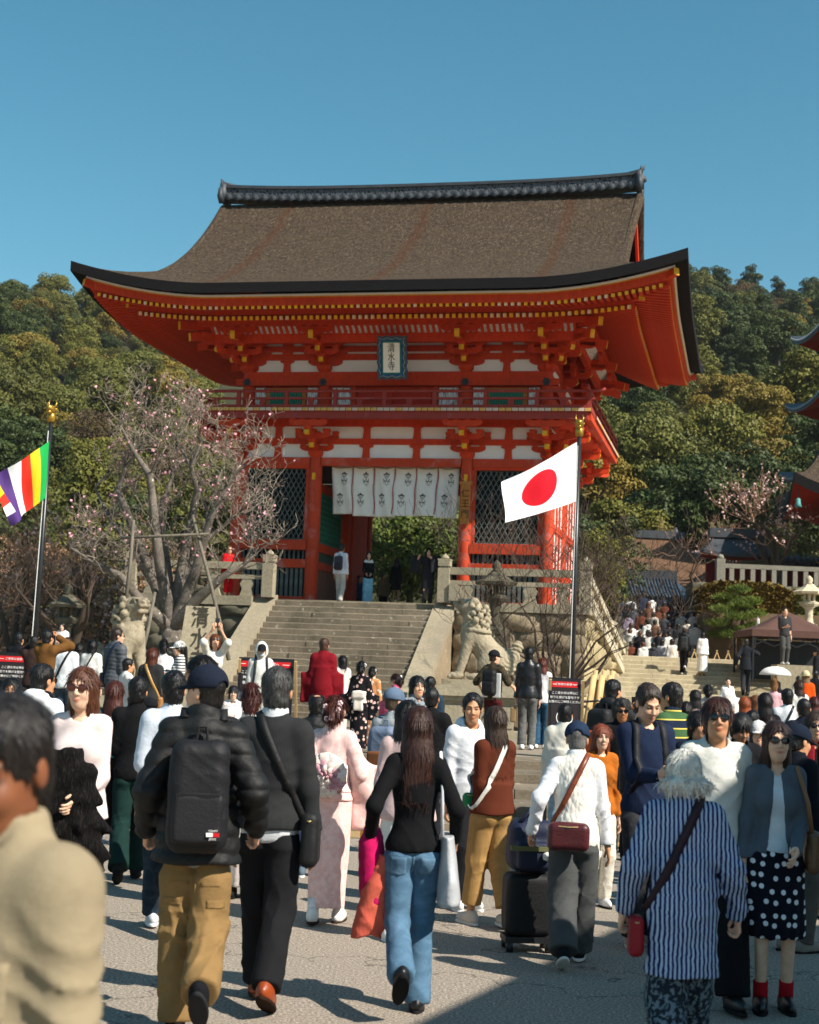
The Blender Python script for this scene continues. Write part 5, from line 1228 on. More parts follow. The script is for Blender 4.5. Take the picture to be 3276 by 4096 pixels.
# ---- notice boards
SB_ = simple('black board', '#17151a', 0.5, 0.15, bump=0.05); SR = simple('red print', '#c4161c', 0.6, 0.05, bump=0); SWH = simple('white print', '#ecebe8', 0.6, 0.03, bump=0); BRN = simple('dark brown panel', '#241c1e', 0.6, 0.1, bump=0)
PINE = simple('raw pine', '#c9a877', 0.8, 0.2, 3)
def notice(px, py, D, w, h, lines, label, tilt=10, emblem=True, foot=0.0, rz=0.0, wide=False, english=False):
    p = aty(px, py, D); root = empty('notice_board', (p[0], p[1], TER if D > 23 else p[2]), rz, label, 'sign'); bd = Matrix.Translation((0, 0, foot)) @ Matrix.Rotation(R(-tilt*0.6), 4, 'X')
    def pt(o): o.matrix_local = bd; return o
    pt(MB().box(-w/2, w/2, 0, .04, 0, h).obj('frame', [SB_], root)); pt(MB().box(-w/2+.04, w/2-.04, -.006, -.001, .04, h-.04).obj('panel', [BRN], root))
    pt(MB().box(-w/2+.05, w/2-.05, -.011, -.007, h-.15, h-.06).obj('red_band', [SR], root))
    def tx(s, size, x, z, mat=SWH): 
        o = link('lettering', text_mesh('lettering', s, size, mat, 0.001), root); o.matrix_local = bd @ Matrix.Translation((x, -.014, z)) @ Matrix.Rotation(R(90), 4, 'X'); return o
    hs_ = .044 if not wide else .06
    tx('ご参拝の皆様へ', hs_, 0, h-.105)
    for s in (-1, 1): pt(MB().box(s*(w/2-.09)-(.03 if not wide else .09), s*(w/2-.09)+(.03 if not wide else .02), -.014, -.012, h-.108, h-.1).obj('red_band_line', [SWH], root))
    ls = .046 if not wide else .056
    for i, l in enumerate(lines): tx(l, ls, 0, h-.24-i*ls*1.5)
    if emblem:
        m_ = MB(); r0 = .13; zc = h-.62
        for k in range(28):
            a, b2 = 2*math.pi*k/28, 2*math.pi*(k+1)/28; m_.add([(r0*math.cos(a), -.013, zc+r0*math.sin(a)), (r0*math.cos(b2), -.013, zc+r0*math.sin(b2)), ((r0-.012)*math.cos(b2), -.013, zc+(r0-.012)*math.sin(b2)), ((r0-.012)*math.cos(a), -.013, zc+(r0-.012)*math.sin(a))], [(0, 1, 2, 3)])
        def disc_(x, z, rx, rz_): m_.add([(x+rx*math.cos(2*math.pi*k/14), -.013, zc+z+rz_*math.sin(2*math.pi*k/14)) for k in range(14)], [tuple(range(14))])
        disc_(.045, .05, .022, .022)
        m_.add([(.02, -.0135, zc+.045), (.045, -.0135, zc+.02), (-.03, -.0135, zc-.0), (-.05, -.0135, zc+.02)], [(0, 1, 2, 3)]); m_.add([(-.055, -.013, zc+.02), (-.025, -.013, zc+.01), (-.035, -.013, zc-.1), (-.06, -.013, zc-.1)], [(0, 1, 2, 3)]); m_.add([(.02, -.014, zc+.02), (.035, -.014, zc+.012), (.03, -.014, zc-.04), (.018, -.014, zc-.04)], [(0, 1, 2, 3)])
        pt(m_.obj('emblem', [SWH], root))
    if english:
        pt(MB().box(-w/2+.05, w/2-.05, -.011, -.007, h-.86, h-.80).obj('red_band', [SR], root)); tx('Notice', .045, 0, h-.83)
        for i, l in enumerate(('Kiyomizu-dera is', 'a sacred site for praying.', 'Please be respectful.')): tx(l, .036, 0, h-.91-i*.05)
    else: pt(MB().box(-w/2+.05, w/2-.05, -.011, -.007, .06, .11).obj('red_band', [SR], root))
    for s in (-1, 1): MB().bar((s*(w/2-.02)+(.05 if s > 0 else 0), .06, h*0.97), (s*(w/2-.02)+(.09 if s > 0 else 0), .5, 0), .04, .03).obj('stand_leg', [PINE], root)
    return root
notice(2255, 3005, 23.7, .50, 1.24, ['ここ清水寺は神仏に', '祈りを捧げる聖地です', 'お静かにご参拝ください'], 'tall narrow black notice board with red bands below the right flag pole', english=True)
notice(1050, 2900, 24.2, .88, 1.36, ['ここ清水寺は文化遺産を有する', '神仏に祈りを捧げる聖地です', '敬意を持ってご参拝ください'], 'wide black notice board with red header behind the white-hooded person', emblem=False, wide=True)
notice(35, 2900, 24.0, .60, 1.28, ['ここ清水寺は神仏に', '祈りを捧げる聖地です', 'お静かにご参拝ください'], 'black notice board with bowing figure emblem at the left edge')
# bundle of bamboo stakes and a rail beside the right wall
bn = empty('bamboo_bundle', tuple(aty(2390, 2850, 33)), 0, 'bundle of pale cut bamboo tied with black rope near the right flag pole', 'bamboo'); bn.location.z = TER
for k in range(8): MB().tube([(k*.07-.3, .05*(k % 3), 0), (k*.06-.1, .1+.05*(k % 3), 1.35+.12*math.sin(k*2.1))], .05, 8).obj('bamboo_pole', [PINE], bn, True)
MB().tube([(-.42, -.08, .75), (0, -.12, .8), (.42, -.05, .72)], .025, 6).obj('rope', [BLACKM], bn)
bf = empty('bamboo_rail', tuple(aty(2170, 2800, 33)), 0, 'low weathered bamboo rail fence in front of the leafless shrub', 'fence'); bf.location.z = TER
for k in range(3): MB().tube([(-.9, 0, .62+k*.12), (.95, 0, .66+k*.12)], .032, 7).obj('rail', [POLE], bf, True)
for x in (-.8, .3, .85): MB().tube([(x, .05, 0), (x, .05, 1.15)], .045, 7).obj('post', [POLE], bf, True)
# ------------------------------------------------------------------ buildings at the right
BTILE = simple('blue-grey tile', '#3c4a57', 0.5, 0.2, 3, 0.3, 40, spec=0.4); BRK2 = stone('bark roof far', '#6b503d', 0.25, '#54402f', 0.8, 0)
def temple_roof(root, w, d, z, h, lf, mat, edge, under, ridge=0.35, eth=0.25, over=1.6, tiles=None, name='roof', inset=0.0):
    """curved hip roof: eave w x d at height z, ridge length ridge*w along x"""
    V = []; F = []; M = []; n = 16; T = 9; rl = ridge*w/2
    def ring(t):
        pts = []; hw = w/2+(rl-w/2)*t; hd2 = d/2*(1-t); zz = z+h*(0.55*t+0.45*t*t)
        for (ax, ay), (bx, by) in (((-1, -1), (1, -1)), ((1, -1), (1, 1)), ((1, 1), (-1, 1)), ((-1, 1), (-1, -1))):
            for k in range(n):
                q = k/n; ex_ = ax+(bx-ax)*q; ey_ = ay+(by-ay)*q; c_ = abs(2*q-1)**2.5; pts.append((ex_*hw, ey_*hd2, zz+lf*c_*(1-t)**3))
        return pts
    N = 4*n
    for i in range(T+1): V += ring(i/T)
    for i in range(T):
        for k in range(N): F.append((i*N+k, i*N+(k+1) % N, (i+1)*N+(k+1) % N, (i+1)*N+k)); M.append(0)
    b = len(V); r0 = ring(0); V += [(x, y, zz-eth) for x, y, zz in r0]; V += [(x*(1-2*over/w), y*(1-2*over/d), zz-eth+over*0.22) for x, y, zz in r0]
    for k in range(N): F.append((k, b+k, b+(k+1) % N, (k+1) % N)); M.append(1); F.append((b+k, b+N+k, b+N+(k+1) % N, b+(k+1) % N)); M.append(2)
    o = MB().add(V, F, M).obj(name, [mat, edge, under], root, True); auto_smooth(o.data, 40)
    m_ = MB(); m_.box(-rl-.2, rl+.2, -.18, .18, z+h-.05, z+h+.35); m_.obj('ridge', [TILE], o)
    return o
hall = empty('brown_roofed_hall', tuple(aty(2630, 2380, 80)), 0.05, 'low temple hall with brown bark hip roof beyond the crowd', 'building'); hl = hall.location; hall.location.z = 4.0
temple_roof(hall, 7.2, 6.0, 2.9, 2.7, .25, BRK2, EDGE, RED, 0.32); MB().box(-2.2, 2.2, -2.0, 2.0, 0, 3.1).obj('wall', [simple('dark timber', '#3a2a22', 0.8)], hall)
MB().lathe([(.2, 5.4), (.28, 5.55), (.14, 5.7), (.2, 5.85), (.04, 6.2)], (.9, 0, 0), 10).obj('finial', [TILE], hall, True)
blue = empty('blue_tiled_building', tuple(aty(2570, 2380, 72)), 0.0, 'low building with blue-grey tiled roof behind the crowd', 'building'); blue.location.z = 4.0
temple_roof(blue, 5.6, 4.6, 1.75, 1.15, .2, BTILE, BTILE, RED, 0.5, 0.15, 0.9); MB().box(-2.1, 2.1, -1.6, 1.6, 0, 1.85).obj('wall', [simple('dark timber', '#3a2a22', 0.8)], blue)
rowm = MB().tube([(0, -2.3, 1.80), (0, -1.5, 2.08), (0, -.6, 2.55), (0, 0, 2.92)], .06, 6).mesh('tile_row', [BTILE], True)
for k in range(22): 
    x = -1.6+k*.15; o = link('tile_row', rowm, blue, loc=(x, 0, 0)); 
    if abs(x) > 1.6: o.scale = (1, 1-(abs(x)-1.6)*0.0, 1)
rw_ = empty('red_plaster_wall', tuple(aty(2945, 2330, 66)), 0.0, 'dark red wall with small tiled roof behind the bare trees on the right', 'wall'); rw_.location.z = 4.6
MB().box(-1.3, 6.5, 0, .3, 0, 2.6).obj('panel', [simple('deep red plaster', '#6e1711', 0.8, 0.2)], rw_); temple_roof(rw_, 3.4, 2.0, 3.0, .8, .15, TILE, TILE, REDD, .6, .15, .5)
MB().prism([(1.2, 2.6), (7, 2.6), (7, 2.75), (1.2, 2.75)], -.6, .9).obj('coping_roof', [TILE], rw_)
tl = MB().tube([(0, -.75, 2.72), (0, .15, 3.05)], .09, 8).mesh('coping_tile', [TILE], True)
for k in range(20): link('coping_tile', tl, rw_, loc=(1.3+k*.28, 0, 0))
pg_ = empty('pagoda', (25.0, 78, 4.6), 0.0, 'vermilion multi-storey pagoda cut off by the right edge of the picture', 'pagoda')
for i, (zz, ww) in enumerate(((8.55, 9.4), (12.35, 9.0), (16.1, 8.6))):
    temple_roof(pg_, ww, ww, zz-.1, 1.9, .75, TILE, TILE, wood_paint('shaded vermilion eave', '#a63214'), .05, .3, 2.4); MB().box(-2.3, 2.3, -2.3, 2.3, zz-3.6, zz+.5).obj('storey', [RED], pg_)  # eave undersides use a darker vermilion with the shade put into the colour
    td = MB().tube([(0, 0, 0), (0, -.06, 0)], .07, 8).mesh('eave_tile', [simple('pale tile end', '#9aa0a6', 0.5)])
    for k in range(26):
        q = k/26; zc = zz-.1+.75*abs(2*q-1)**2.5; link('eave_tile', td, pg_, loc=(-ww/2-.02, -ww/2+ww*q, zc-.1), rot=(0, 0, -math.pi/2)); link('eave_tile', td, pg_, loc=(-ww/2+ww*q, -ww/2-.01, zc-.1))
    MB().tube([(-ww/2+.9, -ww/2+.9, zz+.95), (-ww/2+.3, -ww/2+.3, zz+.78), (-ww/2-.05, -ww/2-.05, zz+.95), (-ww/2-.2, -ww/2-.2, zz+1.2)], [.14, .13, .1, .03], 8).obj('corner_ridge', [TILE], pg_, True)
sm2 = empty('west_gate', (20.6, 64, 4.6), -0.15, 'vermilion gate with thick bark roof corner at the right edge', 'building')
temple_roof(sm2, 9.2, 8.6, 5.0, 4.6, 1.0, BARK, EDGE, wood_paint('shaded vermilion eave', '#a63214'), .5, .45, 2.6)  # same darkened vermilion: shade under the eave is in the colour
MB().box(-2.6, 2.6, -2.2, 2.2, 0, 5.6).obj('wall', [RED], sm2)
for x in (-2.6, 0, 2.6): MB().tube([(x, -2.3, 0), (x, -2.3, 5.2)], .2, 12).obj('column', [RED], sm2, True)
MB().tube([(-4.4, -4.1, 5.35), (-4.4, -4.1, 5.0)], [.02, .02], 6).obj('bell_rod', [BLACKM], sm2); MB().lathe([(.02, 4.95), (.09, 4.9), (.11, 4.7), (.16, 4.58)], (-4.4, -4.1, 0), 10).obj('wind_bell', [simple('verdigris', '#4f8f8a', 0.6)], sm2, True)
# stone fence on the terrace
sf = empty('stone_fence', tuple(aty(2880, 2330, 60)), 0, 'grey stone fence of square posts and balusters above the hedge', 'fence'); sf.location.z = 5.72
FG = stone('lichened grey granite', '#8f897b', 0.25, '#6d675a', 1.5, .1)
MB().box(-.17, .17, -.17, .17, -.15, 1.18).obj('post', [FG], sf); MB().lathe([(.12, 1.18), (.15, 1.24), (.1, 1.33), (.02, 1.37)], n=10).obj('post_cap', [FG], sf, True)
MB().box(.17, 8, -.08, .08, .82, 1.0).obj('rail', [FG], sf); MB().box(-.5, 8, -.3, .3, -.4, .02).obj('sill', [FG], sf)
bm = MB().box(-.09, .09, -.07, .07, .021, .819).mesh('baluster', [FG])
for k in range(18): link('baluster', bm, sf, loc=(.45+k*.42, 0, 0))
tw2 = empty('terrace_wall', (11.3, 57.2, 2.0), 0, 'rough stone wall under the hedge and fence on the right', 'wall')
face_wall((0, 0, 0), (1, 0), 1, 9, 2.6, WALLS, rw, tw2, .4, .8); face_wall((-.0, 2.6, 2.5), (1, 0), 1, 9, 1.4, OLDST, rw, tw2, .4, .6)
MB().box(0, 9, .05, 2.6, 0, 2.58).obj('core', [OLDST], tw2); MB().box(0.0, 9, 2.65, 4, 0, 3.9).obj('core', [OLDST], tw2)
# tent
tp = aty(3130, 2640, 50.5); tent = empty('tent', (tp[0]+.1, tp[1], 2.75), 0, 'dark brown canopy tent on the right beside the stone lantern', 'tent')
TC = simple('brown tent cloth', '#5a4038', 0.85, 0.1, 4, 0.2)
m_ = MB(); a_ = 1.45; V = []; F = []; n = 10
for i in range(n+1):
    t = i/n
    for k in range(24):
        an = k/24*4; s_ = int(an); q = an-s_; cs = [(-1, -1), (1, -1), (1, 1), (-1, 1), (-1, -1)]; x = cs[s_][0]+(cs[s_+1][0]-cs[s_][0])*q; y = cs[s_][1]+(cs[s_+1][1]-cs[s_][1])*q
        V.append((x*a_*(1-t), y*a_*(1-t), .98+.72*(t**1.35)-.05*math.sin(q*math.pi)*(1-t)))
for i in range(n):
    for k in range(24): F.append((i*24+k, i*24+(k+1) % 24, (i+1)*24+(k+1) % 24, (i+1)*24+k))
m_.add(V, F).obj('canopy', [TC], tent, True)
m_ = MB(); m_.add([(x*a_, y*a_, z) for z in (.98, .76) for x, y in ((-1, -1), (1, -1), (1, 1), (-1, 1))], [(k, (k+1) % 4, 4+(k+1) % 4, 4+k) for k in range(4)]).obj('valance', [TC], tent)
for x in (-1, 1):
    for y in (-1, 1): MB().box(x*(a_-.05)-.03, x*(a_-.05)+.03, y*(a_-.05)-.03, y*(a_-.05)+.03, -.7, .97).obj('leg', [BLACKM], tent)
m_ = MB()
for k in range(4):
    x0 = -a_+k*a_/2; m_.bar((x0, -a_+.05, .45), (x0+a_/2, -a_+.05, .74), .03, .03); m_.bar((x0, -a_+.05, .74), (x0+a_/2, -a_+.05, .45), .03, .03)
m_.obj('scissor_frame', [BLACKM], tent)
MB().box(-a_+.2, a_, .2, .25, -.6, .7).obj('back_sheet', [simple('dark tarpaulin', '#23262a', 0.6)], tent)
wf = empty('picket_edging', (9.6, 53.9, 2.8), 0, 'row of crossed bamboo pickets at the top of the right stairs', 'fence')
for k in range(22): MB().bar((k*.2, 0, 0), (k*.2+(.12 if k % 2 else -.12), 0, .32), .03, .03).obj('picket', [PINE], wf)
# unseen shop added off the right of the frame so its eaves shade the lower right of the plaza
shop = empty('unseen_shade_shop', (5.2, 4.75, 0), -math.atan2(.41, .91), 'unseen two-storey timber shop added outside the frame on the right to shade the plaza', 'building')
MB().box(.9, 7, -1.8, 3.2, 0, 5.7).obj('wall', [simple('shop timber', '#5b4636', 0.8, 0.2)], shop); MB().prism([(0, 5.45), (8, 5.45), (8, 5.6), (4, 8.1), (0, 5.65)], -2.3, 4.0).obj('roof', [TILE], shop)
# ================================================================== people
def skinmat(tone):
    nm = 'skin '+tone
    if nm in MATS: return MATS[nm]
    t = NT(nm, 0.5, 0.35); at = t.new('ShaderNodeVertexColor', layer_name='mk'); sp = t.new('ShaderNodeSeparateColor'); t.link(at.outputs[0], sp.inputs[0])
    c = rgb(tone); n = t.noise(t.mapped(), 25, 3)
    o = t.ramp(n, [(0.3, tuple(x*0.9 for x in c)), (0.7, tuple(min(1, x*1.08) for x in c))])
    o = t.mix(sp.outputs[0], o, (c[0]*0.72, c[1]*0.38, c[2]*0.38)); o = t.mix(sp.outputs[1], o, '#2a1c15'); o = t.mix(sp.outputs[2], o, '#120c0a')
    t.color(o); t.b.inputs['Subsurface Weight'].default_value = 0.06; t.b.inputs['Subsurface Radius'].default_value = (0.02, 0.008, 0.004); MATS[nm] = t.m; return t.m
def fabric(col, kind='plain', col2=None, scale=1.0):
    nm = 'fabric %s %s %s %s' % (kind, col, col2, scale)
    if nm in MATS: return MATS[nm]
    c = rgb(col); rough = 0.9; spec = 0.15; bs, bd, bst = 420, 0.0016, 0.25
    if kind in ('leather', 'nylon', 'vinyl'): rough, spec, bst, bs = {'leather': (0.38, 0.5, .25, 60), 'nylon': (0.62, 0.3, .2, 90), 'vinyl': (0.28, 0.5, .1, 30)}[kind]
    t = NT(nm, rough, spec); v = t.mapped(); n = t.noise(v, 7, 4); wr = t.noise(t.mapped((5, 5, 9)), 1.6, 4, 0.55, 0.8)
    bk_ = 0.3 if kind in ('nylon', 'vinyl', 'leather') else 0.55
    o = t.ramp(n, [(0.3, tuple(x*0.86 for x in c)), (0.7, tuple(min(1, x*1.1) for x in c))])
    def wave(axis, per, duty, cA):
        nonlocal o
        sx = t.new('ShaderNodeSeparateXYZ'); t.link(v, sx.inputs[0]); ax = sx.outputs[axis]; dn = t.new('ShaderNodeMath', operation='MULTIPLY_ADD', i_1=0.02, i_2=0.0); t.link(wr, dn.inputs[0]); ad = t.new('ShaderNodeMath', operation='ADD'); t.link(ax, ad.inputs[0]); t.link(dn.outputs[0], ad.inputs[1])
        m2 = t.new('ShaderNodeMath', operation='DIVIDE', i_1=per); t.link(ad.outputs[0], m2.inputs[0]); fr = t.new('ShaderNodeMath', operation='FRACT'); t.link(m2.outputs[0], fr.inputs[0])
        o = t.mix(t.ramp(fr.outputs[0], [(0, 0.0), (duty, 1.0)], 'CONSTANT'), o, cA)
    if kind == 'vstripe': wave(0, 0.0235*scale, 0.5, col2)
    if kind == 'hstripe': wave(2, 0.045*scale, 0.6, col2)
    if kind == 'polo':
        wave(2, 0.15, 0.55, '#3f5f3c'); sx = t.new('ShaderNodeSeparateXYZ'); t.link(v, sx.inputs[0]); m2 = t.new('ShaderNodeMath', operation='DIVIDE', i_1=0.075); t.link(sx.outputs[2], m2.inputs[0]); fr = t.new('ShaderNodeMath', operation='FRACT'); t.link(m2.outputs[0], fr.inputs[0]); o = t.mix(t.ramp(fr.outputs[0], [(0, 0.0), (0.84, 1.0)], 'CONSTANT'), o, '#d8c25a')
    if kind == 'dots':
        sx = t.new('ShaderNodeSeparateXYZ'); t.link(v, sx.inputs[0]); cb = t.new('ShaderNodeCombineXYZ'); t.link(sx.outputs[0], cb.inputs[0]); t.link(sx.outputs[2], cb.inputs[1]); vo = t.new('ShaderNodeTexVoronoi', voronoi_dimensions='2D', i_Scale=14.0, i_Randomness=0.55); t.link(cb.outputs[0], vo.inputs['Vector']); o = t.mix(t.ramp(vo.outputs['Distance'], [(0.0, 1.0), (0.20, 1.0), (0.23, 0.0)]), o, col2)
    if kind in ('floral', 'camo'):
        vo = t.new('ShaderNodeTexVoronoi', i_Scale=11.0*scale, i_Randomness=1.0); t.link(v, vo.inputs['Vector']); nn = t.noise(v, 38*scale, 4, 0.65)
        if kind == 'floral': o = t.mix(t.ramp(vo.outputs['Distance'], [(0.0, 1.0), (0.28, 1.0), (0.34, 0.0)]), o, t.ramp(nn, [(0.4, col2), (0.6, '#e9dccb')]))
        else: o = t.mix(t.ramp(nn, [(0.5, 0.0), (0.56, 1.0)]), o, col2)
    if kind == 'denim':
        o = t.mix(t.ramp(wr, [(0.4, 0.0), (0.75, 0.45)]), o, tuple(min(1, x*1.9+0.05) for x in c)); bs, bst = 500, 0.4
    if kind == 'knit':
        w = t.new('ShaderNodeTexWave', i_Scale=38.0, i_Distortion=1.0); t.link(v, w.inputs['Vector']); t.bump(t.mix(0.5, w.outputs['Fac'], wr), 0.35, 0.006)
    elif kind == 'cable':
        vo = t.new('ShaderNodeTexVoronoi', i_Scale=22.0); mp = t.mapped((1.4, 1.4, .8), rot=(0, 0.5, 0)); t.link(mp, vo.inputs['Vector']); t.bump(vo.outputs['Distance'], 0.6, -0.012)
    elif kind == 'fur':
        fn_ = t.noise(t.mapped((60, 60, 14)), 1.5, 4, 0.7); o = t.mix(t.ramp(fn_, [(0.5, 0.0), (0.8, 0.5)]), o, '#4a4440'); t.bump(fn_, 0.9, 0.02)
    elif kind == 'brocade':
        nn = t.noise(v, 26, 4, 0.6); o = t.mix(t.ramp(nn, [(0.45, 0.0), (0.6, 0.5)]), o, col2 or '#f2dcd8'); t.bump(t.mix(0.6, nn, wr), 0.3, 0.004)
    else:
        w2 = t.noise(t.mapped((9, 9, 16), rot=(0.3, 0.5, 0)), 1.7, 5, 0.6, 1.2); t.bump(t.mix(0.3, t.mix(0.5, wr, w2), t.noise(v, bs, 2)), bk_, 0.02)
    t.color(o); MATS[nm] = t.m; return t.m
def hairmat(col):
    nm = 'hair '+col
    if nm in MATS: return MATS[nm]
    t = NT(nm, 0.42, 0.4); c = rgb(col); n = t.noise(t.mapped((70, 70, 5)), 1.3, 5, 0.7, 0.3); o = t.ramp(n, [(0.3, tuple(x*0.45 for x in c)), (0.55, c), (0.8, tuple(min(1, x*1.9) for x in c))]); t.color(o); t.bump(n, 0.7, 0.008); MATS[nm] = t.m; return t.m
# ---------- templates in the head frame (origin at head centre, y forward)
CACHE = {}
def head_tpl(res, fem):
    key = ('head', res, fem)
    if key in CACHE: return CACHE[key]
    def fn(P):
        Q = P.copy(); Q[:, 0] = np.abs(Q[:, 0])
        d = ell(P, (0, -.012, .036), (.077, .096, .084)); d = smin(d, ell(P, (0, .03, -.03), (.063, .068, .086)), .03); d = smin(d, ell(P, (0, .047, -.082), (.036 if fem else .042, .042, .038)), .03)
        d = smin(d, ell(Q, (.03, .068, -.025), (.03, .03, .03)), .02)
        d = smin(d, cap(P, (0, .094, .018), (0, .112, -.022), .007, .0125), .014); d = smin(d, ell(Q, (.012, .102, -.027), (.009, .01, .007)), .006)
        d = smin(d, cap(Q, (.012, .092, .030), (.045, .082, .030), .008, .006), .014)
        d = smax(d, -ell(Q, (.031, .106, .010), (.019, .016, .010)), .010); d = smin(d, ell(Q, (.031, .083, .009), (.014, .012, .011)), .003)
        d = smin(d, ell(P, (0, .092, -.054), (.023, .013, .006)), .005); d = smin(d, ell(P, (0, .090, -.064), (.019, .013, .007)), .005)
        d = smin(d, ell(Q, (.079, -.008, -.002), (.011, .021, .031)), .008); d = smin(d, cap(P, (0, -.015, -.05), (0, -.03, -.20), .052 if not fem else .045, .058 if not fem else .05), .03)
        return d
    V, F = snets(fn, (-.11, -.13, -.215), (.11, .135, .135), res); X = np.abs(V[:, 0]); Y = V[:, 1]; Z = V[:, 2]
    mk = np.zeros((len(V), 4), np.float32); mk[:, 3] = 1
    mk[:, 0] = np.clip(1.4-np.sqrt((X/.024)**2+((Z+.059)/.0105)**2)*1.0, 0, 1)*(Y > .06)
    bw = np.clip(1.6-np.sqrt(((X-.033)/.021)**2+((Z-.031-.12*(X-.03))/.0055)**2), 0, 1)*(Y > .04); mk[:, 1] = np.clip(bw, 0, 1)*0.85
    mk[:, 2] = np.clip(1.7-np.sqrt(((X-.031)/.0155)**2+((Z-.0095)/.0062)**2), 0, 1)*(Y > .06)*0.9
    CACHE[key] = (V, F, mk); return CACHE[key]
def hand_tpl(res, pose):
    key = ('hand', res, pose)
    if key in CACHE: return CACHE[key]
    cu = {'relax': 0.55, 'grip': 1.25, 'flat': 0.2}[pose]   # right hand, fingers towards -z, palm towards -x
    def fn(P):
        d = rbox(P, (-.002, 0, -.05), (.014, .039, .046), .013); d = smin(d, cap(P, (0, 0, .03), (0, 0, -.02), .026, .026), .02)
        for k, (y, L) in enumerate(((.030, .068), (.010, .078), (-.010, .073), (-.029, .056))):
            p = np.array((0, y, -.09)); a = cu*0.5
            for j, l in enumerate((L*.5, L*.3, L*.2)):
                q = p+np.array((-math.sin(a)*l, 0, -math.cos(a)*l)); d = smin(d, cap(P, p, q, .0095-.001*j, .0088-.001*j), .004); p = q; a += cu*0.75
        p = np.array((-.004, .030, -.03)); q = np.array((-.018, .056, -.062)); r2 = np.array((-.03-.012*cu, .052-.012*cu, -.092)); d = smin(d, cap(P, p, q, .013, .011), .012); d = smin(d, cap(P, q, r2, .011, .009), .004)
        return d
    V, F = snets(fn, (-.13, -.06, -.19), (.04, .085, .04), res); CACHE[key] = (V, F); return CACHE[key]
def strand(P, amp, k=40): 
    a = np.arctan2(P[:, 0], P[:, 1]+.02); return amp*(np.sin(a*k+5*np.sin(P[:, 2]*17))+0.6*np.sin(a*k*2.3-P[:, 2]*40))
def hair_tpl(style, res):
    key = ('hair', style, res)
    if key in CACHE: return CACHE[key]
    lo, hi = [-.16, -.2, -.2], [.16, .16, .19]
    face = lambda P, zc=-.035, rz=.11, rx=.07: ell(P, (0, .115, zc), (rx, .085, rz))
    def fn(P):
        ax = np.abs(P[:, 0]); Q = P.copy(); Q[:, 0] = ax
        if style == 'buzz':
            d = ell(P, (0, -.016, .038), (.083, .101, .09)); d = smin(d, ell(P, (0, -.045, -.03), (.068, .06, .07)), .02); d = np.maximum(d, -face(P, -.03, .105, .078)); d = np.maximum(d, -.065-P[:, 2]); return np.maximum(d, -ell(Q, (.085, .02, -.03), (.02, .05, .05)))+strand(P, .001, 50)
        if style in ('short', 'shortgrey', 'balding'):
            d = ell(P, (0, -.016, .047), (.090, .106, .094)); d = smin(d, ell(P, (0, -.05, -.03), (.074, .062, .078)), .02); d = smax(d, -face(P, -.022, .124, .079), .012); d = smax(d, -.085-P[:, 2]+.3*(P[:, 1]+.06), .01); d = smax(d, -ell(Q, (.092, .02, -.045), (.022, .05, .06)), .01)
            if style == 'balding': d = smax(d, -ell(P, (0, -.04, .15), (.07, .085, .052)), .01)
            return d+strand(P, .0012)+.003*wob(P, 45)
        if style in ('fluffy', 'curly', 'wild'):
            g = {'fluffy': .005, 'curly': .010, 'wild': .02}[style]; d = ell(P, (0, -.018, .045), (.092+g, .108+g, .098+g)); d = smin(d, ell(P, (0, -.06, -.035), (.085+g, .07+g, .08)), .03)
            if style == 'wild':
                d = smax(ell(P, (0, -.02, .04), (.096, .116, .106)), -P[:, 2]-.02, .02); d = smin(d, ell(P, (0, -.055, -.045), (.145, .10, .052)), .025); d = smax(d, -face(P, -.04, .12, .078), .012); return d+np.where(P[:, 2] < .0, .008, .0015)*np.abs(np.sin(wob(P, 36)*2.2))-.002+strand(P, .0012, 26)
            d = smax(d, -face(P, -.045, .112, .078), .015); d = smax(d, -.11-P[:, 2], .02); return d+(.010 if style == 'curly' else .0045)*wob(P, 46)+.004*wob(P, 95, 2)+strand(P, .001, 24)
        if style == 'bowl':
            d = ell(P, (0, -.012, .04), (.095, .112, .099)); d = smin(d, ell(P, (0, -.045, -.03), (.082, .07, .085)), .02); d = smax(d, -face(P, -.056, .098, .072), .012); d = smax(d, -.09-P[:, 2], .02); d = smax(d, -ell(Q, (.105, .05, -.06), (.03, .05, .05)), .01); return d+strand(P, .0012, 30)
        if style in ('bun', 'updo', 'pony'):
            d = ell(P, (0, -.016, .042), (.087, .104, .092)); d = smin(d, ell(P, (0, -.055, -.02), (.068, .058, .066)), .02); d = smax(d, -face(P, -.035, .112, .074), .012); d = smax(d, -.07-P[:, 2], .02); d = smax(d, -ell(Q, (.09, .03, -.04), (.02, .05, .05)), .01)
            if style == 'bun': d = smin(d, ell(P, (0, -.08, .13), (.055, .055, .05)), .012)
            if style == 'updo': d = smin(d, ell(P, (0, -.115, .0), (.075, .055, .075)), .02)+.006*np.abs(wob(P, 40))
            if style == 'pony': d = smin(d, cap(P, (0, -.11, .03), (0, -.16, -.30), .032, .018), .02)
            return d+strand(P, .0025, 40)
        # longer styles
        L = {'bob': -.135, 'medium': -.26, 'long': -.42, 'xlong': -.52}[style.split('_')[0]]; fr = style.endswith('fringe')
        d = ell(P, (0, -.014, .044), (.091, .107, .094)); pr = [(.05, .090, .104, 0, -.016), (-.05, .098, .085, 0, -.03), (-.14, .110, .07, 0, -.055), (L, .10 if L < -.2 else .085, .045, 0, -.075)]
        d = smin(d, loft(P, pr), .03); d = smax(d, -face(P, -.06 if fr else -.045, .115 if not fr else .10, .066), .012); d = smax(d, -cap(P, (0, .10, -.14), (0, .10, -.6), .098, .12), .02)
        return d+strand(P, .0008, 30)+.0025*np.sin(P[:, 2]*16+P[:, 0]*18)+.005*np.clip(-P[:, 2]+L+.10, 0, .1)*10*np.abs(np.sin(np.arctan2(P[:, 0], -P[:, 1]-.02)*9))
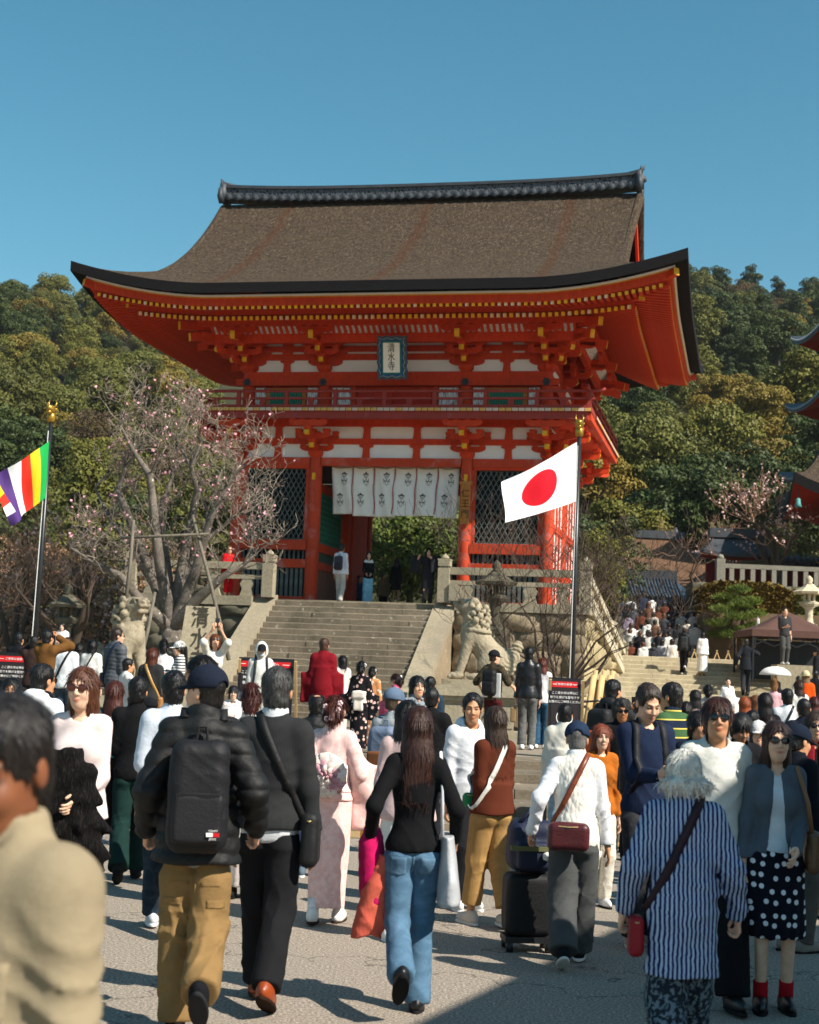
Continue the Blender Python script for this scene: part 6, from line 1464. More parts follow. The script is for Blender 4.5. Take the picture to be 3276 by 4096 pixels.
    if style.split('_')[0] in ('medium', 'long', 'xlong'): lo[2] = -.56
    if style == 'pony': lo[2] = -.36
    V, F = snets(fn, lo, hi, res); CACHE[key] = (V, F); return CACHE[key]
def strands_tpl(style, res):
    key = ('strand', style, res)
    if key in CACHE: return CACHE[key]
    V, F = hair_tpl(style, res); rng = np.random.default_rng(12); n = {'buzz': 500, 'short': 1300, 'balding': 1000}.get(style, 1900); Ln, lf = {'buzz': (.008, .15), 'short': (.022, .06), 'balding': (.024, .1), 'wild': (.045, .32), 'curly': (.025, .35), 'fluffy': (.03, .12), 'bowl': (.05, .04)}.get(style, (.06, .035))
    fi = rng.integers(0, len(F), n); q = V[F[fi]]; c = q.mean(1); nr = np.cross(q[:, 2]-q[:, 0], q[:, 3]-q[:, 1]); nr /= np.linalg.norm(nr, axis=1)[:, None]+1e-9
    dn = np.array([0, -.25, -1.0])+rng.normal(size=(n, 3))*(.13 if style not in ('curly', 'wild', 'fluffy') else .55); 
    top = c[:, 2] > .09; dn[top] += np.stack([c[top, 0]*14, -np.abs(rng.normal(size=top.sum()))*.4+.3*(c[top, 1] > 0), np.zeros(top.sum())], 1)
    t = dn-nr*(dn*nr).sum(1)[:, None]; t /= np.linalg.norm(t, axis=1)[:, None]+1e-9; lf = np.full((n, 1), lf) if style != 'wild' else np.where(c[:, 2:3] > .0, .04, .30); w_ = np.cross(nr, t)*(.0016+.0016*rng.random((n, 1))); L = Ln*(.5+rng.random((n, 1)))
    a = c-nr*.002; b = c+t*L*.5+nr*L*lf*.6; e = c+t*L+nr*L*lf*(.2+.9*rng.random((n, 1)))+np.array([0, 0, -.12])*L
    VV = np.stack([a-w_, a+w_, b+w_, b-w_, e+w_*.3, e-w_*.3], 1).reshape(-1, 3); i0 = np.arange(n)*6; FF = np.concatenate([np.stack([i0, i0+1, i0+2, i0+3], 1), np.stack([i0+3, i0+2, i0+4, i0+5], 1)])
    CACHE[key] = joinvf([(V, F), (VV, FF)]); return CACHE[key]
ARM = {'down': (.212, .02, .85), 'swf': (.20, .24, .90), 'swb': (.22, -.17, .87), 'phone': (.07, .34, 1.15), 'chest': (.05, .22, 1.14), 'belly': (.09, .24, 1.0), 'raise': (.12, .34, 1.66), 'brow': (.12, .17, 1.60), 'strap': (.13, .15, 1.27), 'pocket': (.215, .07, .92), 'lowf': (.20, .33, 1.0), 'out': (.36, .10, 1.05), 'high': (.30, .20, 1.62), 'hold': (.14, .32, 1.22), 'cross': (-.02, .20, 1.10), 'back': (.12, -.18, .98), 'push': (.27, .20, .92)}
def ik(a, t, l1, l2, pole):
    a = np.array(a, float); t = np.array(t, float); v = t-a; D_ = min(np.linalg.norm(v), (l1+l2)*.999); v = v/np.linalg.norm(v); t = a+v*D_
    x = (l1*l1-l2*l2+D_*D_)/(2*D_); h = math.sqrt(max(l1*l1-x*x, 0)); pole = np.array(pole, float); pp = pole-v*(pole@v); pp = pp/(np.linalg.norm(pp)+1e-9); return a+v*x+pp*h, t
class Sk: pass
def skeleton(arms=('down', 'down'), legs='stand', lean=0.0, fem=False, handz=0):
    k = Sk(); c, s = math.cos(R(lean)), math.sin(R(lean)); piv = np.array((0, 0, .95))
    def T(p): q = np.array(p, float)-piv; return piv+np.array((q[0], q[1]*c+q[2]*s, -q[1]*s+q[2]*c))
    k.T = T; k.lean = lean; k.Rm = rotm(-lean, 0, 0); k.fem = fem; sx = .138 if fem else .154
    k.sh, k.el, k.wr = [], [], []
    for i, sd in ((0, -1), (1, 1)):
        a = arms[i]; t = np.array(ARM[a] if isinstance(a, str) else a, float); t = t*np.array((sd, 1, 1)); t = T(t) if t[2] > .98 or lean > 12 else t
        shp = T((sd*sx, -.012, 1.395)); 
        if t[2] > 1.45: shp = shp+np.array((0, 0, .03))
        e, w_ = ik(shp, t, .285, .255, (sd*.38, -1, -.25) if t[2] < 1.4 else (sd*.9, .1, -.6)); k.sh.append(shp); k.el.append(e); k.wr.append(w_)
    ft = {'stand': ((-.02, 0), (.03, 0)), 'walk': ((-.26, .07), (.24, .0)), 'walk2': ((.24, .0), (-.26, .07)), 'step': ((.16, .0), (-.16, .02)), 'step2': ((-.16, .02), (.16, .0)), 'climb': ((-.1, .0), (.22, .16)), 'small': ((-.12, .02), (.12, 0)), 'together': ((0, 0), (0, 0)), 'kick': ((.02, 0), (-.40, .20)), 'kick2': ((-.40, .20), (.02, 0)), 'wide': ((-.02, 0), (.05, 0)), 'sit': ((.42, 0), (.42, 0))}[legs]
    k.hip, k.kn, k.an, k.toe, k.pit = [], [], [], [], []; hz_ = .93 if legs != 'sit' else .50
    k.legs = legs
    for i, sd in ((0, -1), (1, 1)):
        fy, lf = ft[i]; wx = .08 if legs == 'together' else .15 if legs == 'wide' else .062 if legs in ('walk', 'walk2', 'kick', 'kick2') else .085
        hp = np.array((sd*.082, 0, hz_)); ank = np.array((sd*wx, fy, .085+lf)); kn, ank = ik(hp, ank, .435, .425, (sd*.06, 1, .1)); k.hip.append(hp); k.kn.append(kn); k.an.append(ank); k.pit.append(-40 if lf > .15 else (-24 if lf > .04 and fy < 0 else 0))
    return k
def torso_sd(P, k, g=0.0, belly=0.0):
    T, Rm = k.T, k.Rm; f = k.fem
    d = cap(P, T((-.114 if f else -.13, -.012, 1.395)), T((.114 if f else .13, -.012, 1.395)), .048+g if f else .055+g)
    d = smin(d, ell(P, T((0, 0, 1.265)), np.array((.130 if f else .147, .092 if f else .10, .18))+g, Rm), .06)
    d = smin(d, ell(P, T((0, .004+belly*.3, 1.08)), np.array((.108 if f else .128, .086+belly, .17))+g, Rm), .07)
    d = smin(d, ell(P, (0, -.008, .93), np.array((.158 if f else .152, .114, .13))+g), .07)
    d = smin(d, cap(P, T((0, -.018, 1.42)), T((0, -.006, 1.49)), .058+g, .05+g), .05)
    if f: Q = P.copy(); d = smin(d, ell(P, T((-.07, .078, 1.245)), (.056+g, .036+g, .056+g)), .06); d = smin(d, ell(P, T((.07, .078, 1.245)), (.056+g, .036+g, .056+g)), .06)
    return d
def arm_sd(P, k, i, g, frac=1.0, wide=0.0):
    a, e, w_ = k.sh[i], k.el[i], k.wr[i]; b = .9 if k.fem else 1.0
    if frac <= .55: return cap(P, a, a+(e-a)*min(1, frac*2), .056*b+g, .054*b+g+wide)
    d = cap(P, a, e, .052*b+g, .042*b+g); q = e+(w_-e)*(frac-.5)*2; return smin(d, cap(P, e, q, .043*b+g, .033*b+g*.8+wide), .03)
def leg_sd(P, k, i, g=0.0, kn=.064, an=.046, th=.092):
    return smin(cap(P, k.hip[i], k.kn[i], th+g, kn+g), cap(P, k.kn[i], k.an[i], kn-.002+g, an+g), .04)
def bounds(k, lo_z, hi_z, pad=.14):
    pts = np.array(k.el+k.wr+k.sh+[(-.2, -.16, 1), (.2, .2, 1)]); lo = pts.min(0)-pad; hi = pts.max(0)+pad; lo[2] = lo_z; hi[2] = max(hi_z, pts[:, 2].max()+pad); return lo, hi
def top_fn(k, g=.014, sleeve=1.0, hem=.86, neck='crew', belly=0.0, amp=.005, quilt=0, flare=0.0, wide=0.0, opn=0.0, seed=0.0, coat=None, slim=0, res_ok=True):
    T = k.T; g = g*.75
    def fn(P):
        d = torso_sd(P, k, g, belly)
        if coat: d = smin(d, loft(P, coat), .05)
        elif flare: d = smin(d, loft(P, [(1.12, .15+g, .105+g+belly), (hem-.05, .168+g+flare, .122+g+flare+belly*.6)]), .05)
        for i in (0, 1):
            if sleeve > 0: d = smin(d, arm_sd(P, k, i, g*.9, sleeve, wide), .035)
        d = d+amp*.22*wob(P, 11, seed)+(folds(P, seed, amp*.85) if res_ok else 0)*(.45+.55*np.clip((1.32-P[:, 2])*3+.5+np.abs(P[:, 0])*2.5-.3, 0, 1))
        if quilt: d = d+.006-.015*np.abs(np.sin(P[:, 2]*math.pi/quilt+.5*np.sin(P[:, 0]*9+P[:, 1]*7)))**.45+.002*wob(P, 40, 1)
        d = d-.012*np.clip((hem+.10-P[:, 2])/.10, 0, 1); d = smax(d, hem+.004*np.sin(P[:, 0]*20)-P[:, 2], .012)
        nb, nt_ = T((0, .012, 1.425)), T((0, .03, 1.6))
        if neck in ('crew', 'vee', 'hood', 'collar', 'hoodup'): d = smax(d, -cap(P, nb if neck != 'vee' else T((0, .06, 1.36)), nt_, .060, .085), .01)
        if neck == 'collar' or neck == 'tall': d = smin(d, smax(np.abs(cap(P, T((0, -.012, 1.44)), T((0, .0, 1.60)), .070, .062))-.009, np.abs(((P-T((0, 0, 1.49)).astype(np.float32))@k.Rm)[:, 2])-(.035 if neck == 'collar' else .055), .006), .015)
        if neck == 'hood': d = smin(d, smax(ell(P, T((0, -.075, 1.475)), (.125, .085, .075), k.Rm), -ell(P, T((0, .02, 1.55)), (.085, .11, .10), k.Rm), .02), .02)
        if neck == 'hoodup': d = smin(d, smax(ell(P, T((0, -.01, 1.60)), (.125, .14, .17), k.Rm), -ell(P, T((0, .13, 1.585)), (.085, .13, .125), k.Rm), .02), .03)
        if opn: d = smax(d, -(np.maximum(np.abs(P[:, 0])-opn*np.clip((1.45-P[:, 2])*1.2+.25, 0.15, 1.0), .02-P[:, 1])), .01)
        return d
    return fn
def pants_fn(k, g=.010, hem=.07, kn=.07, an=.062, amp=.006, waist=1.02, seed=0.0, th=.094):
    def fn(P):
        d = ell(P, (0, -.008, k.hip[0][2]), np.array((.156, .116, .125))+g)
        if k.legs != 'sit': d = smin(d, ell(P, (0, -.002, 1.03), np.array((.128, .092, .1))+g), .05)
        Q = P.copy(); Q[:, 0] = np.abs(Q[:, 0])
        if k.legs != 'sit': d = smin(d, ell(Q, (.072, -.052, .885), np.array((.080, .078, .095))+g*.8), .03)
        l = np.minimum(leg_sd(P, k, 0, g, kn, an, th), leg_sd(P, k, 1, g, kn, an, th)); d = smin(d, l, .035)
        kz = np.exp(-((P[:, 2]-.5)/.1)**2)+np.exp(-((P[:, 2]-.14)/.07)**2)+.35; d = d+folds(P, seed, amp*.9)*kz+amp*.35*wob(P, 9, seed)
        # hems follow each ankle
        for i in (0, 1):
            ax = (k.kn[i]-k.an[i]); ax = ax/np.linalg.norm(ax); q = (P-k.an[i].astype(np.float32))@ax.astype(np.float32); near = np.sqrt(((P-k.an[i].astype(np.float32))**2).sum(1)) < .3
            d = np.where(near, smax(d, (hem-.085)-q, .008), d)
        d = d+.022*np.clip((P[:, 2]-(waist-.07))/.05, 0, 1); return smax(d, P[:, 2]-waist-(0 if k.legs != 'sit' else -.4), .01)
    return fn
FD = [np.array(v, np.float32)/np.linalg.norm(v) for v in ((.35, .2, 1), (-.45, .25, .9), (.9, -.3, .55), (-.8, .1, .7))]
def folds(P, seed, amp, f=1.0):
    o = 0
    for i, d in enumerate(FD):
        q = P@d; w2 = P@FD[(i+1) % 4]; w3 = P@FD[(i+2) % 4]
        ph = q*(26+5*i)*f+1.7*np.sin(w2*9*f+seed+i)+.8*np.sin(w3*21*f-seed*1.3); c = np.abs(np.sin(ph)); m_ = np.clip(.25+.9*np.sin(w3*6.5*f+seed*2+i*2.1)*np.sin(w2*5.1*f-seed+i), 0, 1)
        o = o-m_*((1-c)**2*1.25-.25)
    return amp*o
def transform(V, Rm, t): return V@np.asarray(Rm, np.float32).T+np.asarray(t, np.float32)
def align_down(d):
    """rotation taking -z to direction d"""
    return np.array(Vector((0, 0, -1)).rotation_difference(Vector(d)).to_matrix(), np.float32)
TONES = {'l': '#dba98a', 'p': '#e0b497', 'm': '#c68f6a', 't': '#a9714b', 'd': '#7a4a30'}
PEOPLE = []
def quant(D): return 0 if D < 14.5 else 1 if D < 29 else 2
RES = [.0105, .0165, .028]
def add_part(name, VF, mats, root, smooth=True):
    V, F = VF
    if len(V) == 0: return None
    return link(name, mk_mesh(name, V, F, mats, smooth=smooth), root)
def person(label, px, py, D, face=0, zg=0.0, fem=False, tone='l', hair=('short', '#15100d'), top=None, bot=None, shoe='#222222', arms=('down', 'down'), legs='stand', lean=0.0, head=(0, 0), h=None, cap_=None, glass=None, extra=(), hands=('relax', 'relax'), group=None, seed=None, sole=None, socks=None, lod=None, dx=0.0):
    p = aty(px, py, D); hh = h or (p[2]-zg); q = quant(D) if lod is None else lod; res = RES[q]; seed = seed if seed is not None else len(PEOPLE)*1.7
    ex_h = .015 if hair and hair[0] not in ('buzz',) else 0
    s = hh/(1.735+ex_h); root = empty('person', (p[0]+dx, p[1], zg), -R(face), label, 'person', group); root.scale = (s*.925, s*.95, s)
    k = skeleton(arms, legs, lean, fem)
    hr = RES_H = [.005, .0085, .016][q]
    # head
    hc = k.T((0, .018, 1.60)); Hm = rotm(-lean*.35+head[1], 0, head[0]); hv, hf, mk = head_tpl(hr, fem); hv = transform(hv, Hm, hc)
    parts = [(hv, hf)]; mks = [mk]
    for i in (0, 1):
        hvv, hff = hand_tpl([.0055, .009, .016][q], hands[i]); hvv = hvv.copy(); hff = hff.copy()
        if i == 0: hvv[:, 0] *= -1; hff = hff[:, ::-1]
        d = k.wr[i]-k.el[i]; d = d/np.linalg.norm(d); hvv = transform(hvv, align_down(d), k.wr[i]+d*.012); parts.append((hvv, hff))
    cut = dict(res=res*1.35)
    def body(P):
        d = torso_sd(P, k, -.012)
        for i in (0, 1): d = smin(d, arm_sd(P, k, i, -.008), .03); d = smin(d, leg_sd(P, k, i, -.006, .058, .040, .085), .03); d = smin(d, ell(P, k.an[i]+np.array((0, .05, -.035)), (.035, .1, .035)), .03)
        return d
    lo, hi = bounds(k, 0.0, 1.5); lo = np.minimum(lo, np.array([-.3, min(k.an[0][1], k.an[1][1])-.15, -.02])); hi = np.maximum(hi, np.array([.3, max(k.an[0][1], k.an[1][1], k.kn[0][1], k.kn[1][1])+.2, 1.5])); lo[2] = -.02
    parts.append(snets(body, lo, hi, res*1.5)); V, F = joinvf(parts); me = mk_mesh('body', V, F, [skinmat(TONES.get(tone, tone))], smooth=True)
    ca = me.color_attributes.new('mk', 'FLOAT_COLOR', 'POINT'); full = np.zeros((len(V), 4), np.float32); full[:, 3] = 1; full[:len(mk)] = mk; ca.data.foreach_set('color', full.ravel()); link('body', me, root)
    # hair
    if hair: 
        V, F = (strands_tpl if q < 2 else hair_tpl)(hair[0], [.0065, .010, .018][q]); add_part('hair', (transform(V, Hm, hc), F), [hairmat(hair[1])], root)
    HX = lambda pts: [Vector(Hm@np.array(a, np.float32)+hc.astype(np.float32)) for a in pts]
    if cap_:
        kind, col = cap_[:2]
        if kind == 'cap' or kind == 'capback':
            sg = 1 if kind == 'cap' else -1
            def cf(P):
                Q = (P-hc.astype(np.float32))@Hm; d = smax(ell(Q, (0, -.012, .045), (.101, .118, .098)), .022-.12*Q[:, 1]-Q[:, 2], .006); b = smax(ell(Q, (0, sg*.105, .040), (.082, .095, .05)), np.abs(Q[:, 2]-.034+sg*.20*(Q[:, 1]-sg*.08)+3.0*Q[:, 0]**2)-.006, .004); b = smax(b, -(sg*Q[:, 1]-.075), .004); d = smin(d, b, .006); d = smin(d, ell(Q, (0, -.012, .145), (.01, .01, .008)), .003)
                if len(cap_) > 2: d = smax(d, -ell(Q, (0, -.12, .035), (.04, .03, .032)), .004)
                return d
            add_part('cap', snets(cf, hc-.26, hc+.26, [.0075, .011, .018][q]), [fabric(col)], root)
        if kind == 'bucket':
            def cf(P):
                Q = (P-hc.astype(np.float32))@Hm; return smin(smax(ell(Q, (0, -.012, .05), (.1, .115, .1)), .03-Q[:, 2], .006), smax(np.sqrt(Q[:, 0]**2+(Q[:, 1]+.01)**2)-.16, np.abs(Q[:, 2]-.045+.35*(np.sqrt(Q[:, 0]**2+Q[:, 1]**2)-.1))-.007, .004), .01)
            add_part('hat', snets(cf, hc-.26, hc+.26, [.0075, .011, .018][q]), [fabric(col)], root)
    if glass:
        g_ = MB(); lm = simple('lens '+glass, glass, 0.12, 0.05, bump=0, spec=0.6)
        for sd in (-1, 1):
            n = 12; ring = [(sd*.034+.0285*math.cos(2*math.pi*a/n)*(1+.1*sd*0), .106-.25*abs(sd*.034+.028*math.cos(2*math.pi*a/n)-0)**1*.45+.004, .010+.019*math.sin(2*math.pi*a/n)) for a in range(n)]
            pts = HX(ring); c0 = HX([(sd*.034, .112, .010)])[0]; g_.add([tuple(v) for v in pts]+[tuple(c0)], [(a, (a+1) % n, n) if sd < 0 else ((a+1) % n, a, n) for a in range(n)])
            g_.tube(HX([(sd*.062, .085, .016), (sd*.078, .03, .012), (sd*.080, -.01, .004)]), .0028, 5); g_.tube(pts+[pts[0]], .0028, 5)
        g_.tube(HX([(-.008, .110, .016), (.008, .110, .016)]), .003, 5); g_.obj('glasses', [lm], root, True)
    # clothing
    tops = top if isinstance(top, list) else [top] if top else []
    for t in tops:
        t = dict(t); col = t.pop('c'); kd = t.pop('k', 'plain'); c2 = t.pop('c2', None); nm = t.pop('n', 'top'); tsc = t.pop('s', 1.0); fn = top_fn(k, seed=seed, **t); lo, hi = bounds(k, t.get('hem', .86)-.04, 1.78 if t.get('neck') == 'hoodup' else 1.58); lo = np.minimum(lo, [-.3, -.26, lo[2]]); hi = np.maximum(hi, [.3, .26, hi[2]]); lo[2] = t.get('hem', .86)-.05
        if lean: hi[1] = max(hi[1], .62*math.sin(R(lean))+.3)
        add_part(nm, snets(fn, lo, hi, res), [fabric(col, kd, c2, tsc)], root); k.topfn = fn if nm in ('top', 'jacket') else getattr(k, 'topfn', fn)
    if bot:
        b = dict(bot); kd = b.pop('t', 'pants'); col = b.pop('c'); fk = b.pop('k', 'plain'); c2 = b.pop('c2', None); bsx = b.pop('s', 1.0)
        ys = [k.an[0][1], k.an[1][1], k.kn[0][1], k.kn[1][1]]; lo = np.array([-.36, min(ys)-.24, 0.0]); hi = np.array([.36, max(ys)+.24, 1.08])
        if kd == 'pants': k.botfn = pants_fn(k, seed=seed, waist=min(1.02, min([tt.get('hem', .86) for tt in tops] or [.95])+.045), **b); add_part('trousers', snets(k.botfn, lo, hi, res), [fabric(col, fk, c2, bsx)], root)
        else:
            prof = b.pop('prof'); am = b.pop('amp', .006 if kd == 'skirt' else .0015)
            def sf_(P): return smax(loft(P, prof)+am*np.sin(np.arctan2(P[:, 0], P[:, 1])*14+3*P[:, 2])*np.clip((1.0-P[:, 2])*1.6, 0.1, 1)+am*.8*wob(P, 9, seed), P[:, 2]-prof[0][0], .01)
            lo[0] = -.45; hi[0] = .45; lo[1] = -.45; hi[1] = .45; lo[2] = prof[-1][0]-.05; hi[2] = prof[0][0]+.06; add_part('skirt' if kd == 'skirt' else 'kimono_skirt', snets(sf_, lo, hi, res), [fabric(col, fk, c2, bsx)], root)
    if shoe:
        for i in (0, 1):
            a = k.an[i]; Fm = rotm(k.pit[i], 0, (5, -5)[i]); o3 = np.array((0, 0, 0))
            def shf(P):
                Q = (P-a.astype(np.float32))@Fm; d = ell(Q, (0, .045, -.045), (.045, .145, .05)); d = smin(d, ell(Q, (0, -.02, -.02), (.043, .06, .065)), .04); d = smax(d, -.083-Q[:, 2], .006); return smax(d, Q[:, 2]-.03, .006)
            def sof(P):
                Q = (P-a.astype(np.float32))@Fm; return smax(np.sqrt(((Q[:, 0])/.05)**2+((Q[:, 1]-.045)/.155)**2)*.05-.05, np.abs(Q[:, 2]+.080)-.012, .006)
            r3 = max(res*.75, .009); sh_o = add_part('shoe', snets(shf, a-.23, a+.23, r3), [fabric(shoe, 'leather' if shoe in ('#8a3a12', '#141414') else 'plain')], root); so = add_part('sole', snets(sof, a-.24, a+.24, r3), [fabric(sole or '#1b1b1b')], sh_o if sh_o else root)
            if socks: m2 = MB(); m2.tube([Vector(a+np.array((0, 0, -.03))), Vector(a+(k.kn[i]-a)*.22)], .048, 12); m2.obj('sock', [fabric(socks)], root, True)
    k.root = root; k.hc = hc; k.Hm = Hm; k.s = s; k.res = res; PEOPLE.append(root)
    for e in extra: e(k)
    return k
def patch(k, fn, x0, x1, z0, z1, mat, name, back=True, nx=6, nz=6, th=.004, shape=None):
    V = []; F = []; ys = np.linspace(-.5, .12, 250) if back else np.linspace(.5, -.12, 250)
    for j in range(nz+1):
        for i in range(nx+1):
            u, v = i/nx, j/nz; x = x0+(x1-x0)*u; z = z0+(z1-z0)*v
            if shape == 'pocket' and j == 0: z += (z1-z0)*.16*(abs(2*u-1))
            pts = np.stack([np.full(250, x), ys, np.full(250, z)], 1).astype(np.float32); d = fn(pts); y = ys[np.argmax(d < th)] if (d < th).any() else 0
            V.append((x, y, z))
    k2 = nx+1
    for j in range(nz):
        for i in range(nx): a = j*k2+i; F.append((a, a+1, a+k2+1, a+k2) if back else (a, a+k2, a+k2+1, a+1))
    o = MB().add(V, F).obj(name, [mat], k.root, True); m_ = o.modifiers.new('s', 'SOLIDIFY'); m_.thickness = .005; m_.offset = -1; return o
def jeans_pockets(col):
    def f(k):
        for sd in (-1, 1): patch(k, k.botfn, sd*.095-.052, sd*.095+.052, .765, .875, fabric(col, 'denim'), 'back_pocket', True, shape='pocket')
        patch(k, k.botfn, -.005, .005, .78, .93, fabric(col, 'denim'), 'seam', True, 1, 8)
    return f
def cargo(col):
    def f(k):
        for sd in (-1, 1): patch(k, k.botfn, sd*.115-.05, sd*.115+.045, .60, .635, fabric(col), 'pocket_flap', True)
        for sd in (-1, 1): patch(k, k.botfn, sd*.08-.05, sd*.08+.05, .70, .715, fabric(col), 'pocket_welt', True)
        patch(k, k.botfn, -.005, .005, .66, .76, fabric(col), 'seam', True, 1, 8)
    return f
def shirt_front(col):
    def f(k):
        patch(k, k.topfn, -.018, .018, .84, 1.40, fabric(col), 'placket', False, 2, 12); patch(k, k.topfn, .045, .125, 1.17, 1.28, fabric(col), 'chest_pocket', False, shape='pocket'); patch(k, k.topfn, -.125, -.045, 1.17, 1.28, fabric(col), 'chest_pocket', False, shape='pocket')
    return f
def W_(k, p): return k.root.matrix_basis @ Vector(p)
def attach(name, k, label, cat, group=None):
    """a thing carried by a person: top-level, with the person's frame"""
    o = empty(name, tuple(k.root.location), k.root.rotation_euler.z, label, cat, group); o.scale = k.root.scale; return o
def ribbon(fn, p0, p1, wd, lift_=.006, n=44, part=(0, 1)):
    """band round the body in the plane through p0 (shoulder) and p1 (hip) and the y axis"""
    p0 = np.array(p0, float); p1 = np.array(p1, float); c = (p0+p1)/2; u = p0-p1; L = np.linalg.norm(u)/2; u = u/np.linalg.norm(u); v = np.array((0, 1.0, 0)); v = v-u*(u@v); v /= np.linalg.norm(v); w_ = np.cross(u, v); rs_ = np.linspace(.62, .02, 120); V = []
    th = np.linspace(part[0]*2*math.pi, part[1]*2*math.pi, n+1)
    for t in th:
        dr = math.cos(t)*u+math.sin(t)*v*1.0; pts = (c+rs_[:, None]*dr).astype(np.float32); d = fn(pts); i = np.argmax(d < lift_); r0 = rs_[i] if (d < lift_).any() else .05; r0 = min(r0, L*1.15+.03); b = c+dr*(r0+lift_)
        V += [tuple(b-w_*wd/2-dr*.004), tuple(b-w_*wd/2+dr*.003), tuple(b+w_*wd/2+dr*.003), tuple(b+w_*wd/2-dr*.004)]
    F = []
    for i in range(n):
        for j in range(4): a = 4*i; F.append((a+j, a+4+j, a+4+(j+1) % 4, a+(j+1) % 4))
    return V, F
def backpack(label, col, col2=None, sz=(.145, .085, .23), z=1.17, kd='nylon', pocket=True, strapc=None, logo=False, group=None, open_=False):
    def f(k):
        o = attach('backpack', k, label, 'backpack', group); T, Rm = k.T, k.Rm; c = T((0, -.125-sz[1], z)); m1 = fabric(col, kd); m2 = fabric(col2 or col, kd); r3 = max(k.res*.85, .009)
        add_part('pack', snets(lambda P: rbox((P-c.astype(np.float32))*np.array((1, 1, 1), np.float32)*(1+.35*np.clip((P[:, 2:3]-c[2]-.05)*1.6, 0, 1)), (0, 0, 0), np.array(sz)*np.array((1, 1, 1.08)), .075, Rm)+.004*wob(P, 10, 2)+folds(P, 4, .004), c-.45, c+.45, r3), [m1], o)
        if pocket: pc = T((0, -.125-2*sz[1]-.012, z-sz[2]*.42)); add_part('front_pocket', snets(lambda P: rbox(P, pc, (sz[0]*.82, .03, sz[2]*.46), .028, Rm)+.003*wob(P, 14, 4), pc-.3, pc+.3, r3), [m2], o)
        for sd in (-1, 1):
            V, F = ribbon(getattr(k, 'topfn', lambda P: torso_sd(P, k, .015)), T((sd*.10, -.02, 1.47)), T((sd*.125, -.02, 1.06)), .05, .006, 20, (-.04, .5)); MB().add(V, F).obj('shoulder_strap', [fabric(strapc or col, kd)], o, True)
        MB().tube([T((-.03, -.16, z+sz[2]-.02)), T((-.02, -.16, z+sz[2]+.05)), T((.02, -.16, z+sz[2]+.05)), T((.03, -.16, z+sz[2]-.02))], .009, 6).obj('haul_loop', [m1], o)
        if logo:
            y = -.125-2*sz[1]-.052; b = MB().box(-.005, .028, 0, .003, 0, .018, M=Matrix.Translation((.055, y, z-sz[2]*.72))); b.obj('logo_white', [SWH], o); MB().box(.028, .060, 0, .003, 0, .018, M=Matrix.Translation((.055, y, z-sz[2]*.72))).obj('logo_red', [SR], o)
            for zz_, tx_ in ((.026, 'TOMMY'), (-.010, 'JEANS')):
                q = link('lettering', text_mesh('lettering', tx_, .013, SWH, .0005), o); q.matrix_local = Matrix.Translation((.083, y-.001, z-sz[2]*.72+zz_)) @ Matrix.Rotation(R(90), 4, 'X')
            MB().box(-sz[0]*.7, sz[0]*.7, y+.012, y+.018, z-.02, z+.005).obj('zip_flap', [fabric('#0e0e0f', 'nylon')], o)
        return o
    return f
def crossbag(label, strapc, bagc=None, sh=-1, bag=None, wd=.035, kd='leather', name='shoulder_bag', full=True):
    """strap from shoulder side sh across to the other hip; bag=(x,y,z,hx,hy,hz)"""
    def f(k):
        o = attach(name, k, label, 'bag'); T = k.T; V, F = ribbon(k.topfn, T((sh*.075, -.01, 1.475)), T((-sh*.185, -.01, .97)), wd, .006); MB().add(V, F).obj('strap', [fabric(strapc, kd)], o, True)
        if bag:
            x, y, z, hx, hy, hz2 = bag; add_part('bag', snets(lambda P: rbox(P, (x, y, z), (hx, hy, hz2), min(hx, hy, hz2)*.8)+.003*wob(P, 12, 1), np.array((x, y, z))-.35, np.array((x, y, z))+.35, max(k.res*.85, .009)), [fabric(bagc or strapc, kd)], o)
            MB().tube([(x-hx*.8, y-hy*.7, z+hz2*.75), (x, y-hy-.006, z+hz2*.7), (x+hx*.8, y-hy*.7, z+hz2*.75)], .004, 5).obj('zip', [fabric('#b9a06a', 'vinyl')], o)
    return f
def phone(label, i=1, rot=0):
    def f(k):
        o = attach('phone', k, label, 'phone'); d = k.wr[i]-k.el[i]; d = d/np.linalg.norm(d); c = k.wr[i]+d*.10+np.array((-.02 if i else .02, .0, .03)); M = Matrix.Translation(Vector(c)) @ Matrix.Rotation(R(rot), 4, 'X'); MB().box(-.038, .038, -.005, .005, -.06, .09, M=M).obj('case', [BLACKM], o); MB().box(-.034, .034, -.0075, -.0055, -.055, .085, M=M).obj('screen', [simple('dark screen', '#0b0d12', 0.1, 0, bump=0, spec=0.6)], o)
    return f
def sphere_bits(name, pts, r_, col, kd='plain'):
    def f(k):
        V = []; F = []; m_ = MB()
        for x, y, z in pts:
            c = Vector(k.Hm@np.array((x, y, z), np.float32)+k.hc.astype(np.float32)); 
            for a in range(5): an = a*1.2566; m_.tube([c, c+Vector((math.cos(an)*r_, -.2*r_, math.sin(an)*r_))], [r_*.3, r_*.55], 6)
        m_.obj(name, [fabric(col, kd)], k.root, True)
    return f
